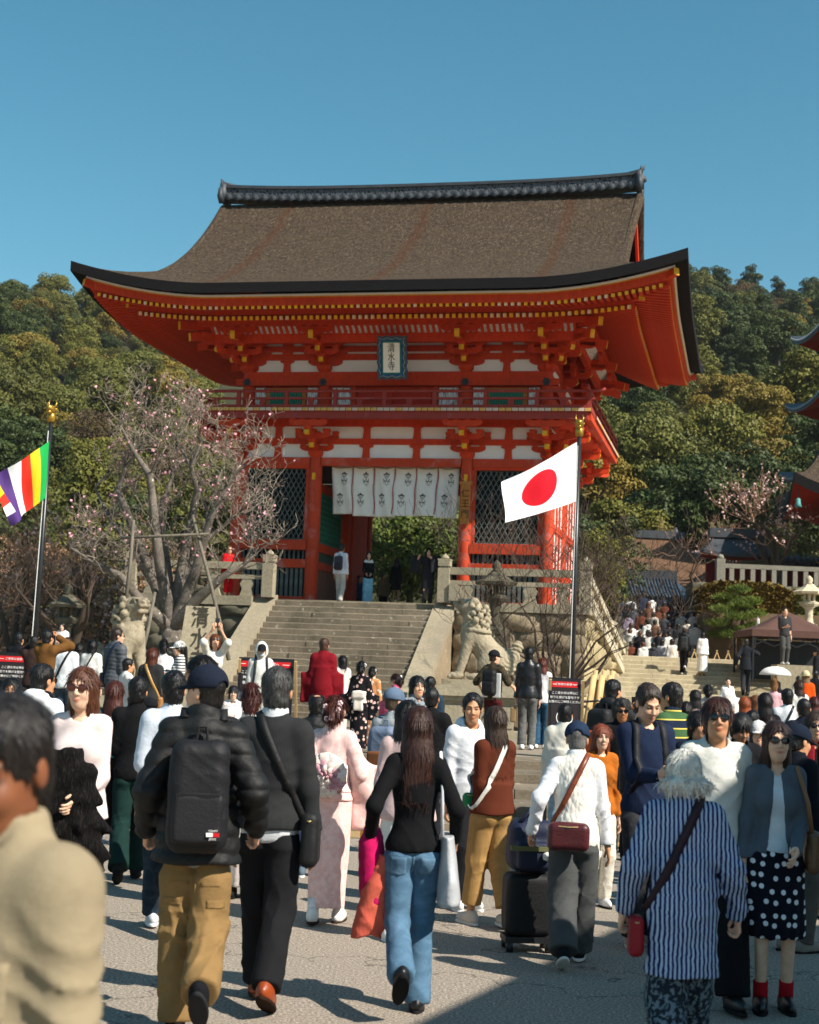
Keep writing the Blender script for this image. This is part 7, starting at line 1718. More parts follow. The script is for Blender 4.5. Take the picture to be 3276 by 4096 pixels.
def kimono_sleeves(col, kd='brocade', c2=None, drop=.42):
    def f(k):
        for i in (0, 1):
            e, w_ = k.el[i], k.wr[i]; m_ = (e+w_)/2; ax = w_-e; ang = math.degrees(math.atan2(-(w_[0]-e[0]), w_[1]-e[1])) if abs(w_[0]-e[0])+abs(w_[1]-e[1]) > .05 else 0
            hl = np.linalg.norm(ax[:2]); sdx = 1 if i else -1
            if hl < .2: ang = 90
            c = m_+np.array((sdx*.05 if hl < .2 else 0, 0, -drop*.18)); Rm = rotm(0, 0, ang); L = max(.14, hl*.5+.05)
            def sf_(P): return smin(rbox(P, c, (.035, L, drop*.62), .03, Rm)+.006*np.sin(P[:, 2]*14+P[:, 0]*30)+.004*wob(P, 8, 3), cap(P, k.sh[i]+(e-k.sh[i])*.3, (e+w_)/2, .07, .085), .09)
            add_part('sleeve', snets(sf_, c-.55, c+.6, k.res), [fabric(col, kd, c2)], k.root)
    return f
def obi(col, col2, kd='brocade', flower=False, bow=True):
    def f(k):
        add_part('obi', snets(lambda P: smax(torso_sd(P, k, .034), np.abs(P[:, 2]-1.10)-.105, .01), (-.3, -.3, .95), (.3, .3, 1.25), k.res), [fabric(col, kd)], k.root)
        if flower:
            rnd = random.Random(3); m_ = MB()
            for ring, (n, rr, cc) in enumerate(((11, .17, 0), (9, .125, 1), (7, .08, 0), (4, .035, 1))):
                for a in range(n):
                    an = a*2*math.pi/n+ring*.4; tx, tz = math.cos(an), math.sin(an); V = []; F = []; nn = 5; wd = rr*.62
                    for u in range(nn+1):
                        t = u/nn; rad = rr*(.15+.85*t); yy = -.185-.05*(1-ring*.1)-.02*ring-.05*math.sin(t*2.2)+.03*t
                        for v_ in (-1, -.5, 0, .5, 1): w2 = wd*math.sin(min(1, t*1.25+.18)*math.pi*.62)*.5*v_; V.append((tx*rad-tz*w2, yy-.025*(1-v_*v_)+.012*math.sin(v_*5+t*6+a), 1.13+tz*rad+tx*w2))
                    for u in range(nn):
                        for v_ in range(4): q = u*5+v_; F.append((q, q+1, q+6, q+5))
                    m_.add(V, F, cc if rnd.random() < .75 else 1-cc)
            o = m_.obj('obi_bow', [fabric('#ead9cf'), fabric('#b9848f', 'brocade', '#d9b3b6')], k.root, True); sm3 = o.modifiers.new('s', 'SOLIDIFY'); sm3.thickness = .004
        elif bow: add_part('obi_bow', snets(lambda P: smin(rbox(P, (0, -.19, 1.14), (.13, .05, .075), .04), rbox(P, (0, -.185, 1.0), (.09, .025, .14), .02), .02)+.006*wob(P, 14), (-.3, -.4, .75), (.3, 0, 1.4), k.res), [fabric(col2, kd)], k.root)
    return f
# ================================================================== the crowd
def T_(c, k='plain', **kw): d = dict(c=c, k=k); d.update(kw); return d
def B_(c, k='plain', **kw): d = dict(c=c, k=k); d.update(kw); return d
def KS(c, kd='brocade', c2=None, hem=.10, w=1.0): return dict(t='kimono', c=c, k=kd, c2=c2, prof=[(1.08, .155*w, .115*w), (.92, .178*w, .132*w), (.6, .172*w, .14*w), (.35, .158*w, .14*w), (hem, .150*w, .145*w)])
def blob_thing(name, label, cat, fn, lo, hi, mat, kpart='cloth', extra=None):
    def f(k):
        o = attach(name, k, label, cat); add_part(kpart, snets(fn, lo, hi, k.res), [mat], o)
        if extra: extra(k, o)
    return f
# ---- 1 blurred man, close at the left edge
person('close blurred man with dark wavy hair and beige shirt at left edge', 62, 2752, 2.75, 212, tone='d', hair=('short', '#1d1714'), top=[T_('#96886e', g=.034, hem=.80, neck='collar', amp=.012, belly=.02)], bot=B_('#26262a'), head=(14, -18), arms=('down', 'down'), lod=0, extra=[shirt_front('#96886e')])
# ---- 2 woman with sunglasses and fur coat
def furfold(P): 
    d = loft(P, [(1.27, .10, .06, .02, .26), (1.15, .20, .085, .02, .26), (.9, .25, .09, .0, .25), (.68, .27, .085, -.02, .24), (.60, .26, .07, -.02, .24)])
    return d+.014*np.abs(np.sin(P[:, 0]*17+1.2*np.sin(P[:, 2]*5)))+.006*np.sin(P[:, 2]*45+3*np.sin(P[:, 0]*9))+.005*wob(P, 24)-.01
person('woman in sunglasses and pale pink sweater walking towards the camera', 338, 2654, 8.9, 183, fem=True, tone='p', hair=('long', '#5a3420'), glass='#4a1f14', legs='walk', arms=('belly', (.235, .02, .84)),
       top=[T_('#e9d6d2', g=.020, hem=.86, amp=.007, flare=.015), T_('#b9c6d2', 'denim', g=.014, hem=.9, n='undershirt')], bot=B_('#4a4a50', 'denim', kn=.062, an=.05), shoe='#222222', head=(-4, 0),
       extra=[blob_thing('fur_coat', 'black fur coat carried over the arm of the woman in sunglasses', 'coat', furfold, (-.36, .05, .55), (.36, .45, 1.32), fabric('#0d0b0b', 'fur'))])
# ---- 3 man with black backpack and cap
person('man in navy cap, black puffer jacket and khaki cargo trousers walking away', 828, 2662, 7.55, -6, tone='l', hair=('buzz', '#17120f'), cap_=('cap', '#1b2130', 1), legs='kick', arms=((.27, .10, .95), (.30, .08, .97)), hands=('grip', 'grip'), head=(50, 2),
       top=[T_('#151516', 'nylon', g=.042, hem=.80, neck='collar', quilt=.078, amp=.004, flare=.02), T_('#9a9a98', g=.026, hem=.755, sleeve=0, n='undershirt', amp=.003)], bot=B_('#8a6d45', g=.020, kn=.078, an=.078, amp=.012, hem=.05), shoe='#16161a', sole='#2a2a2d',
       extra=[backpack('plain black backpack with small red and white logo on the man in the navy cap', '#18171a', '#1b1a1d', (.155, .10, .255), 1.14, logo=True), cargo('#8a6d45')])
# ---- 4 man in dark grey sweater
person('grey-haired man in charcoal sweater and black trousers walking away', 1112, 2656, 8.2, 3, tone='m', hair=('short', '#3c3a38'), legs='walk2', arms=('down', (.25, .02, .83)),
       top=[T_('#2b2c2d', 'knit', g=.026, hem=.90, amp=.006), T_('#d6d8dc', g=.012, hem=.835, sleeve=0, neck='collar', n='shirt', amp=.006)], bot=B_('#1c1c1f', g=.016, kn=.072, an=.068, amp=.007), shoe='#8a3a12', sole='#2a1a10',
       extra=[crossbag('black messenger bag with strap across the back of the man in charcoal sweater', '#141415', '#191a1b', -1, (.235, -.02, .86, .05, .12, .14), .045, 'nylon')])
# ---- 5 pink kimono
person('woman in pale pink kimono with flower-shaped bow walking away', 1343, 2770, 10.95, 8, fem=True, tone='p', hair=('updo', '#4a2014'), legs='small', arms=((.22, .06, .92), (.28, .12, .93)), top=[T_('#e8bcb6', 'brocade', c2='#f4dcd6', g=.026, hem=.93, neck='collar', amp=.004, sleeve=.6)], bot=KS('#e8bcb6', 'brocade', '#f4dcd6', .13, 1.02), shoe='#eceae6', sole='#3a2a22', socks='#f0efec',
       extra=[kimono_sleeves('#e8bcb6', 'brocade', '#f4dcd6', .40), obi('#efe3da', '#efe3da', flower=True), sphere_bits('hair_flower', [(-.06, -.13, .04), (.05, -.15, .02), (0, -.16, -.04), (-.04, -.15, -.05), (.06, -.12, .07), (-.07, -.1, .0)], .022, '#e9c9cb'),
              blob_thing('handbag', 'small yellow handbag held by the woman in pink kimono', 'handbag', lambda P: smax(rbox(P, (.30, .12, .63), (.05, .10, .09), .03), -ell(P, (.30, .12, .74), (.035, .08, .05)), .01), (.1, -.1, .4), (.5, .35, .95), fabric('#b5851f', 'vinyl'), 'pouch', lambda k, o: MB().tube([(.30, .04, .71), (.29, .1, .86), (.30, .2, .71)], .006, 6).obj('handle', [GILT], o))])
# ---- 6 black sweater, blue jeans
def tote(k, o): MB().tube([(.175, -.10, 1.00), (.165, -.09, 1.25), (.15, -.04, 1.47), (.165, .05, 1.30), (.185, .07, 1.0)], .011, 6).obj('handle', [fabric('#d9d9dc', 'vinyl')], o, True)
person('woman with reddish-brown hair, black ribbed sweater and blue jeans walking away', 1676, 2812, 8.25, -2, fem=True, tone='l', hair=('long', '#3a1f17'), legs='kick2', arms=((.27, .06, .98), (.27, .10, .98)), hands=('grip', 'grip'), top=[T_('#121214', 'knit', g=.016, hem=.90, amp=.004)], bot=B_('#4f6f88', 'denim', g=.006, kn=.066, an=.080, amp=.007, th=.100, hem=.04), shoe='#141414',
       extra=[jeans_pockets('#56758d'), blob_thing('tote_bag', 'silver tote bag on the shoulder of the woman in black sweater', 'bag', lambda P: loft(P, [(1.0, .045, .17, .21, -.0), (.85, .06, .18, .22, 0), (.62, .075, .19, .235, 0), (.60, .06, .17, .235, 0)])+.006*wob(P, 9), (.05, -.3, .5), (.4, .3, 1.1), fabric('#b7b8bc', 'vinyl'), 'body', tote),
              blob_thing('pink_coat', 'bright pink tweed coat carried on the left arm of the woman in jeans', 'coat', lambda P: loft(P, [(1.02, .05, .07, -.24, .12), (.92, .085, .09, -.25, .10), (.72, .10, .10, -.24, .07), (.60, .09, .09, -.24, .06)])+.014*np.sin(P[:, 0]*24+P[:, 2]*6)+folds(P, 2, .008), (-.5, -.2, .5), (-.02, .35, 1.1), fabric('#c01558'), 'lining', lambda k, o: add_part('tweed', snets(lambda P: loft(P, [(.86, .03, .06, -.17, .02), (.72, .09, .075, -.20, .02), (.5, .10, .075, -.24, .04), (.40, .085, .06, -.27, .05)])+.010*np.sin(P[:, 0]*30-P[:, 2]*9)+folds(P, 5, .006), (-.5, -.2, .3), (0, .3, .95), k.res), [fabric('#d0614e', 'knit')], o))])
# ---- 7 brown sweater, khaki trousers, facing left and away
person('woman in brown sweater and tan trousers standing with her back to the camera', 1984, 2815, 11.1, -28, fem=True, tone='m', hair=('long', '#3b2a1e'), legs='step', arms=('chest', 'belly'), top=[T_('#5a2a1a', 'knit', g=.024, hem=.88, amp=.005, belly=.02, flare=.01)], bot=B_('#b08a55', g=.014, kn=.075, an=.07, th=.104, hem=.16, amp=.010), shoe='#cfc6ba', sole='#e6e2da', extra=[crossbag('white bag strap across the brown sweater with a green pouch', '#e6e2d8', '#1c7a4a', 1, (-.19, .08, .98, .05, .05, .06), .045, 'nylon'), ])
# ---- 8 white hoodie
person('man in white hoodie with black hair facing the camera beside the brown sweater', 1890, 2764, 11.9, 165, tone='m', hair=('short', '#0f0c0b'), head=(-16, -4), top=T_('#e4e6ea', g=.028, hem=.84, neck='hood', amp=.006), bot=B_('#1b1b1f'), shoe='#d8d8d6', sole='#ecebe8', arms=('down', 'down'))
# ---- 9 old man with cart
person('old man in white cable-knit vest and navy cap seen from behind pulling a trolley', 2310, 2932, 9.7, 6, tone='m', hair=('buzz', '#6b6763'), cap_=('cap', '#23324a', 1), legs='walk', arms=((.33, .04, .95), (.27, .10, .80)), hands=('grip', 'relax'), lean=7, head=(0, -4), h=1.52,
       top=[T_('#e6e1d6', 'cable', g=.034, hem=.84, sleeve=0, amp=.004, belly=.02), T_('#e9e9ec', g=.024, hem=.86, neck='collar', n='shirt', amp=.010)], bot=B_('#4d4e4e', g=.024, kn=.088, an=.085, amp=.008), shoe='#1a1b1e', sole='#d9d6cf',
       extra=[crossbag('maroon leather shoulder bag with brown strap on the old man in white vest', '#7a3b22', '#4a171a', 1, (-.05, -.22, .93, .16, .06, .10), .042)])
# ---- 10 navy sweater with phone
person('tall man in navy sweater looking down at his phone', 2590, 2726, 10.55, 168, tone='l', hair=('short', '#2f2118'), legs='stand', arms=('down', (.04, .33, 1.14)), hands=('relax', 'grip'), head=(6, -24), top=T_('#1c2740', 'knit', g=.024, hem=.86, amp=.005), bot=B_('#2a2a2e', 'denim', g=.014), shoe='#b5aca0', sole='#cfc8bd', extra=[phone('black phone held by the man in navy sweater', 1, -20), backpack('dark backpack with black straps on the man in navy sweater', '#1b1c20', None, (.13, .07, .2))])
# ---- 11 white sweater with sunglasses
person('young man with bowl-cut brown hair, black sunglasses and cream sweater', 2868, 2776, 8.75, 176, tone='m', hair=('bowl', '#3a1c12'), glass='#0a0a0c', legs='walk2', arms=('down', 'down'), head=(-10, 6), top=T_('#dcdad2', g=.030, hem=.84, amp=.006), bot=B_('#141417', g=.022, kn=.085, an=.085), shoe='#141414')
# ---- 12 elder in striped shirt
person('elderly person with wild white hair and blue striped shirt seen from behind', 2745, 2985, 6.7, 4, tone='p', hair=('wild', '#ece8de'), legs='walk', arms=((.31, .10, .92), (.31, .12, .92)), hands=('grip', 'grip'), lean=8, head=(6, -6), h=1.50, top=T_('#aebfd6', 'vstripe', c2='#1c2860', g=.040, hem=.62, neck='collar', amp=.010, coat=[(1.2, .155, .115), (.95, .18, .135), (.58, .195, .15)], sleeve=.97), bot=B_('#232a33', 'camo', c2='#6f7f88', g=.024, kn=.085, an=.085, amp=.008), shoe='#222226', extra=[crossbag('dark purple bag strap across the striped shirt with a red pouch', '#2a1720', '#8a1420', 1, (-.25, .02, .80, .04, .08, .10), .05, 'nylon')])
# ---- 13 polka dot skirt
person('woman with long dark hair, sunglasses, grey cardigan and polka dot skirt', 3108, 2870, 8.65, 186, fem=True, tone='p', hair=('xlong', '#2c1712'), glass='#0c0a0a', legs='stand', arms=((.10, .23, .98), 'down'), head=(4, 2), top=[T_('#525c66', 'knit', g=.020, hem=.90, opn=.07, amp=.004), T_('#cfd6dd', g=.010, hem=.94, n='blouse', amp=.003, sleeve=1.0)],
       bot=dict(t='skirt', c='#12131f', k='dots', c2='#e6e6ea', prof=[(1.03, .142, .105), (.92, .185, .135), (.7, .2, .175), (.5, .2, .195), (.44, .195, .19)]), shoe='#141414', socks='#b0121f', extra=[blob_thing('shoulder_bag', 'brown leather shoulder bag of the woman in grey cardigan', 'bag', lambda P: rbox(P, (-.235, -.02, .95), (.045, .14, .13), .04)+.003*wob(P, 9), (-.4, -.25, .75), (-.1, .25, 1.15), fabric('#5f4228', 'leather'), 'body', lambda k, o: MB().tube([(-.225, .09, 1.05), (-.19, .105, 1.25), (-.13, .05, 1.455), (-.13, -.06, 1.44), (-.19, -.13, 1.25), (-.225, -.13, 1.05)], .016, 6).obj('strap', [fabric('#7a5230', 'leather')], o, True))])
# ---- behind them
person('man in striped rugby shirt and sunglasses seen in profile', 2690, 2722, 13.6, -42, tone='m', hair=('short', '#1c1613'), glass='#2a1a14', top=T_('#1f2b3f', 'polo', g=.032, hem=.84, neck='collar', belly=.05), bot=B_('#3a3a40'), head=(10, 0), extra=[])
person('woman with copper fringe and orange top looking at the camera', 2405, 2888, 12.3, 172, fem=True, tone='p', hair=('long_fringe', '#7a3a20'), top=T_('#b5651f', g=.02), bot=B_('#d8d2c4', t='pants'), shoe='#d9d9d9', legs='stand')
person('bearded man in sunglasses and black jacket near the black backpack', 2487, 2792, 15.6, 178, tone='t', hair=('curly', '#2a2523'), glass='#0c0c0c', top=T_('#151517', g=.034, neck='collar'), bot=B_('#2a2a2e'))
person('man in black hooded jacket raising a phone with both hands', 2452, 2712, 17.5, 40, tone='m', hair=('short', '#0f0d0c'), top=T_('#17181a', 'nylon', g=.04, neck='hood'), bot=B_('#26262a'), arms=((.08, .36, 1.36), (.1, .38, 1.38)), hands=('grip', 'grip'), extra=[backpack('black backpack with orange lining on the man raising his phone', '#1a1a1c', '#c8561c', (.16, .11, .25)), phone('black phone raised by the man with orange-lined backpack', 1)])
person('dark-haired man in navy tee with white jacket slipped off his shoulders', 2262, 2808, 15.2, 10, tone='m', hair=('short', '#120e0c'), top=[T_('#1e2436', g=.018, sleeve=.45), T_('#d9d4c8', g=.05, hem=.80, sleeve=.95, neck='crew', amp=.018, n='jacket', coat=[(1.22, .19, .15), (.80, .2, .15)])], bot=B_('#7f97a8', 'denim'))
person('man with shaved sides in black tee photographing, seen from behind', 1728, 2746, 15.0, 12, tone='t', hair=('buzz', '#14100e'), top=T_('#141416', g=.03, sleeve=.48, neck='crew'), bot=B_('#222226'), arms=('down', 'hold'), glass='#1a1a1a')
person('man with chin-length black hair and grey patterned shirt looking right', 1668, 2696, 18.0, 140, tone='l', hair=('bob', '#0f0c0b'), top=T_('#8a9096', 'camo', c2='#4a5058', g=.03, neck='collar', s=.5), bot=B_('#222226'), head=(-20, 0))
person('man in slate blue cap and grey tee with a grey backpack', 1578, 2752, 13.5, 24, tone='p', hair=('buzz', '#4a3a2c'), cap_=('cap', '#5d6f85'), top=T_('#a3a8aa', g=.022, sleeve=.5), bot=B_('#26354a', 'denim'), head=(-24, 0), legs='step', extra=[backpack('grey-blue backpack with brown leather base', '#66748a', '#7a4a28', (.15, .09, .24), 1.15)])
person('girl with long black hair and pale pink coat behind the black sweater', 1632, 2790, 10.4, 4, fem=True, tone='p', hair=('long', '#0d0b0b'), top=T_('#d8b9b6', g=.03), bot=dict(t='skirt', c='#e8e2da', prof=[(1.0, .15, .11), (.6, .2, .16), (.45, .2, .16)]), shoe='#ecebe8', sole='#ecebe8')
person('man with thinning black hair and black padded jacket seen from behind', 1270, 2768, 13.4, -4, tone='m', hair=('balding', '#17120f'), top=T_('#17181a', 'nylon', g=.045, neck='collar', quilt=.1), bot=B_('#22324a', 'denim'), shoe='#5a6a78', sole='#ecebe8')
person('man in white tee with black hair walking just behind the navy cap', 700, 2674, 10.3, -8, tone='m', hair=('short', '#100d0c'), top=T_('#d4dce8', g=.026, sleeve=.5, hem=.80), bot=B_('#1c2c3a', 'denim', an=.07), shoe='#cfd2d4', sole='#e6e6e6', legs='walk2')
person('man in black tee carrying a dark coat on his arm', 555, 2700, 12.6, -6, tone='m', hair=('short', '#120e0d'), top=T_('#131315', g=.026, sleeve=.5), bot=B_('#16302c', an=.085), legs='walk', arms=('belly', 'down'), extra=[blob_thing('dark_coat', 'dark brown coat hanging over the arm of the man in black tee', 'coat', lambda P: loft(P, [(1.04, .08, .10, -.2, .18), (.7, .11, .12, -.22, .16), (.42, .08, .1, -.24, .14)])+.012*np.sin(P[:, 0]*26+P[:, 2]*7), (-.5, -.1, .35), (.1, .45, 1.1), fabric('#2a1c1c'))])
person('young man with dark fringe looking left behind the navy cap', 815, 2612, 11.6, -80, tone='m', hair=('bowl', '#14100e'), top=T_('#e2e4e8', g=.02), bot=B_('#26262a'), head=(20, 0))
person('woman with long chestnut hair and teal top carrying a white bag', 462, 2716, 13.8, 6, fem=True, tone='p', hair=('xlong', '#4a2014'), top=T_('#0f5a62', g=.018), bot=B_('#2a3a52', 'denim', an=.08), shoe='#e9e7e2', legs='walk', extra=[crossbag('white leather shoulder bag of the woman in teal', '#ecebe6', '#e6e2da', 1, (-.22, 0, .92, .05, .15, .13), .04)])
person('man with glasses and white hoodie wearing a black backpack at left', 172, 2648, 11.8, 20, tone='m', hair=('short', '#0f0d0c'), glass='#2a2a2a', top=T_('#e6e7ea', g=.03, neck='hood'), bot=B_('#222226'), head=(-14, 0), extra=[backpack('black backpack on the man in white hoodie at left', '#17171a', None, (.15, .09, .22))])
person('little girl with black hair and white cherry-print kimono facing the camera', 936, 2738, 17.0, 176, fem=True, tone='p', hair=('bob_fringe', '#0f0c0b'), zg=.45, top=T_('#ecebe6', 'floral', c2='#c01820', g=.03, neck='collar', s=2.2), bot=KS('#ecebe6', 'floral', '#c01820'), arms=('chest', 'belly'))
person('woman with a red-brown bun decorated with a grey flower, seen from behind', 1008, 2742, 12.0, 0, fem=True, tone='p', hair=('bun', '#4a1f16'), top=T_('#d8d4cc', g=.03, neck='collar'), bot=KS('#c9c2b8'), extra=[sphere_bits('hair_flower', [(-.09, -.02, .06)], .035, '#c9ccd2')])
person('woman with half-tied brown hair near the green bag', 545, 2760, 16.0, -4, fem=True, tone='p', hair=('long', '#3a2218'), top=T_('#cfc9bf', g=.03), bot=B_('#8a8378'), zg=-.0)
person('person in black cap among the heads left of the white tee', 600, 2792, 15.0, -60, tone='m', hair=('buzz', '#14100e'), cap_=('cap', '#17181c'), top=T_('#2a2a2e', g=.03), bot=B_('#26262a'))
person('woman with black hair peering from behind the blurred man', 28, 2702, 14.2, 174, fem=True, tone='m', hair=('medium', '#120e0d'), top=T_('#26211f', g=.03), bot=B_('#26262a'), dx=.05)
person('man with brown hair half hidden behind the woman in sunglasses', 90, 2745, 13.0, 160, tone='m', hair=('short', '#241812'), top=T_('#3a2a24', g=.03), bot=B_('#26262a'))
# right side, behind the cardigan
person('bearded man in sunglasses and red jacket at the right edge', 3262, 2836, 12.2, 186, tone='l', hair=('medium', '#3a2a20'), glass='#0c0c0c', top=[T_('#8a1a26', g=.034, neck='collar', opn=.05), T_('#1a1a1c', g=.012, n='undershirt')], bot=B_('#6a635c'), shoe='#9a948c')
person('man in dark navy cap behind the long-haired woman', 3190, 2900, 10.6, 60, tone='m', hair=('buzz', '#14100e'), cap_=('cap', '#172030'), top=T_('#12161f', g=.04, neck='collar'), bot=B_('#5a544e'), shoe='#8a8378', head=(0, -10))
person('black-haired young man looking down beside the cream sweater', 2962, 2846, 12.4, 176, tone='m', hair=('bowl', '#0d0b0b'), top=T_('#191a1e', g=.03), bot=B_('#8a94a2', 'denim'), shoe='#8d7fa0', sole='#d9d6e0', head=(8, -26))
person('young person with dark hair between rugby shirt and cream sweater', 2792, 2836, 12.2, 160, tone='m', hair=('bowl', '#17110f'), top=T_('#1c2232', g=.03), bot=B_('#26262a'))
person('person in pale cap and face mask behind the sunglasses woman', 3034, 2878, 13.5, 190, fem=True, tone='p', hair=('medium', '#2a1a14'), cap_=('cap', '#ded8d4'), top=T_('#d9b9bd', g=.03), bot=B_('#26262a'))
person('person with long brown hair in lilac top near the rugby shirt', 2830, 2876, 14.0, 176, fem=True, tone='m', hair=('medium', '#2f1d16'), top=T_('#8a7aa8', g=.03), bot=B_('#26262a'))
# ---------------------------------------------------------------- people on the low terrace
Z6 = TER
person('man in black leather jacket and grey jeans standing before the statue', 2118, 2585, 26.0, 6, zg=Z6, tone='l', hair=('short', '#0d0b0a'), top=T_('#121214', 'leather', g=.032, neck='collar', hem=.86), bot=B_('#5a5a58', 'denim', an=.07), shoe='#e6e6e4', extra=[blob_thing('paper_bag', 'small brown paper bag held by the man in leather jacket', 'bag', lambda P: rbox(P, (-.26, .06, .58), (.05, .10, .13), .012), (-.4, -.1, .4), (-.1, .25, .8), fabric('#8a7350'), 'bag')])
person('woman in white blouse and jeans beside the leather jacket', 2172, 2628, 26.6, 16, zg=Z6, fem=True, tone='p', hair=('medium', '#5a2414'), top=T_('#e6e2e4', g=.03), bot=B_('#234a66', 'denim', an=.08), shoe='#e6e2da')
person('bearded man in black cap and olive tee with black backpack at the pedestal', 1978, 2600, 25.2, 24, zg=Z6, tone='l', hair=('buzz', '#2a1f18'), cap_=('cap', '#1a1b1f'), top=T_('#4a4030', 'camo', c2='#2f2a20', g=.024, sleeve=.5, s=.6), bot=B_('#4a1a1c', hem=.48), shoe='#222222', arms=((.33, .18, 1.08), (.34, .16, 1.1)), head=(-34, 0), extra=[backpack('black backpack on the man in olive tee', '#141416', None, (.14, .085, .22)), blob_thing('paper_sheet', 'white sheet of paper tucked behind the black backpack', 'paper', lambda P: rbox(P, (.02, -.138, 1.12), (.19, .006, .22), .005), (-.25, -.2, .85), (.3, -.1, 1.4), SWH, 'sheet')])
person('broad man in dark red kimono jacket seen from behind', 1298, 2548, 25.0, 4, zg=Z6, tone='l', hair=('short', '#4a3020'), top=T_('#7a101c', g=.05, hem=.66, neck='collar', belly=.03, coat=[(1.25, .20, .14), (.95, .21, .15), (.64, .20, .15)], sleeve=.7), bot=B_('#2a1c1c'), extra=[kimono_sleeves('#7a101c', 'plain', None, .40)])
person('woman in black floral kimono with cream obi on the lower steps', 1447, 2640, 24.0, 8, zg=.42, fem=True, tone='p', hair=('updo', '#0f0c0b'), top=T_('#17161a', 'floral', c2='#c98a8f', g=.03, neck='collar', sleeve=.6), bot=KS('#17161a', 'floral', '#c98a8f'), extra=[kimono_sleeves('#17161a', 'floral', '#c98a8f', .36), obi('#dcd2c2', '#e0d6c6'), sphere_bits('hair_flower', [(.07, -.06, .06)], .035, '#ecebe8')])
person('woman in orange patterned kimono partly behind the black floral kimono', 1492, 2662, 25.0, 14, zg=.55, fem=True, tone='p', hair=('updo', '#120e0c'), top=T_('#c98a5a', 'floral', c2='#e6d2c2', g=.03, neck='collar'), bot=KS('#b0795a', 'floral', '#d9e0d2'), extra=[sphere_bits('hair_flower', [(.07, -.06, .05)], .03, '#ecebe8')])
person('girl in bright pink kimono with white hair flower seen in profile', 1585, 2690, 22.5, -70, zg=.42, fem=True, tone='p', hair=('updo', '#2a1410'), top=T_('#c64a6a', 'brocade', c2='#e08aa0', g=.03, neck='collar', sleeve=.6), bot=KS('#c64a6a', 'brocade', '#e08aa0'), arms=('belly', 'chest'), extra=[kimono_sleeves('#c64a6a', 'brocade', '#e08aa0', .34), sphere_bits('hair_flower', [(.06, -.09, .06)], .04, '#f0efec')])
person('man in blue vest half hidden at the foot of the stairs', 1722, 2702, 20.5, 10, zg=.2, tone='m', hair=('short', '#0f0d0c'), top=T_('#23384a', g=.03), bot=B_('#26262a'))
person('small dark-haired person by the red kimono jacket', 1372, 2618, 27.5, -20, zg=Z6, fem=True, tone='m', hair=('bob', '#120e0c'), top=T_('#d9d2ca', 'floral', c2='#8a5a5a', g=.03), bot=KS('#cfc6ba'))
person('person in white hooded jacket, black cap and face mask facing the camera', 1048, 2572, 23.6, 172, zg=Z6, tone='p', hair=None, cap_=('cap', '#1a1a1d'), top=T_('#dad8d0', g=.035, neck='hoodup', opn=0), bot=B_('#d2cfc6'), head=(0, -8), extra=[blob_thing('face_mask', 'grey face mask of the white-hooded person', 'mask', lambda P: ell(P, (0, .10, 1.535), (.058, .04, .05)), (-.1, .02, 1.45), (.1, .2, 1.62), fabric('#b9bcc0'), 'cloth'), backpack('dark backpack straps over the white hooded jacket', '#2a2a30', None, (.13, .07, .2), pocket=False)])
person('woman in white baseball jersey raising her phone overhead', 862, 2530, 25.0, 168, zg=Z6, fem=True, tone='l', hair=('medium', '#6a3a20'), glass='#3a2a22', top=T_('#e2ded4', g=.032, sleeve=.5), bot=B_('#5a1424'), arms=((.07, .30, 1.78), (.08, .30, 1.78)), hands=('grip', 'grip'), head=(0, 14), extra=[blob_thing('jersey_number', 'dark red number four on the chest of the white jersey', 'print', lambda P: np.minimum(np.minimum(rbox(P, (-.045, .145, 1.2), (.012, .03, .055), .004, rotm(0, -20, 0)), rbox(P, (-.03, .15, 1.165), (.05, .03, .012), .004)), rbox(P, (0, .15, 1.19), (.012, .03, .075), .004)), (-.15, .05, 1.05), (.15, .22, 1.35), fabric('#8a1c30'), 'print'), phone('plum-coloured phone raised by the woman in baseball jersey', 1)])
person('woman in white cap and black-and-white striped shirt looking left', 722, 2562, 24.0, -100, zg=Z6, fem=True, tone='p', hair=('pony', '#120e0c'), cap_=('cap', '#e0dfdc'), top=T_('#e6e6e4', 'hstripe', c2='#17171a', g=.028, s=1.1), bot=B_('#6a6258'), arms=('chest', 'hold'))
person('woman with black bun and white blouse seen from behind', 656, 2562, 24.5, -6, zg=Z6, fem=True, tone='p', hair=('bun', '#0f0c0b'), top=T_('#e4e2de', g=.035), bot=B_('#b9b2a6'))
person('woman with chestnut bob and dark grey top with tan strap', 612, 2586, 21.5, 10, zg=.4, fem=True, tone='l', hair=('bob', '#5a2a18'), top=T_('#2c2d2d', 'knit', g=.045), bot=B_('#26262a'), extra=[crossbag('tan leather strap across the dark grey top', '#b98a4a', '#9a6a3a', -1, (.2, .0, .9, .05, .12, .1), .05)])
person('man in grey quilted jacket and sunglasses with a navy sling strap', 470, 2508, 23.5, 36, zg=Z6, tone='l', hair=('short', '#2f1f16'), glass='#14110f', top=T_('#4c5056', 'nylon', g=.036, hem=.80, neck='collar', quilt=.06, amp=.003), bot=B_('#a08a5c'), head=(-30, 0), extra=[crossbag('navy sling bag over the grey quilted jacket', '#1c2740', '#1c2740', 1, (-.2, .0, .92, .05, .13, .12), .05, 'nylon')])
person('woman with black bob and white blouse beside the quilted jacket', 372, 2552, 24.5, 8, zg=Z6, fem=True, tone='p', hair=('bob', '#0d0b0b'), top=T_('#e4e2dc', g=.04), bot=B_('#8a8378'), extra=[crossbag('thin black strap over the white blouse of the woman with black bob', '#17171a', None, 1, None, .025)])
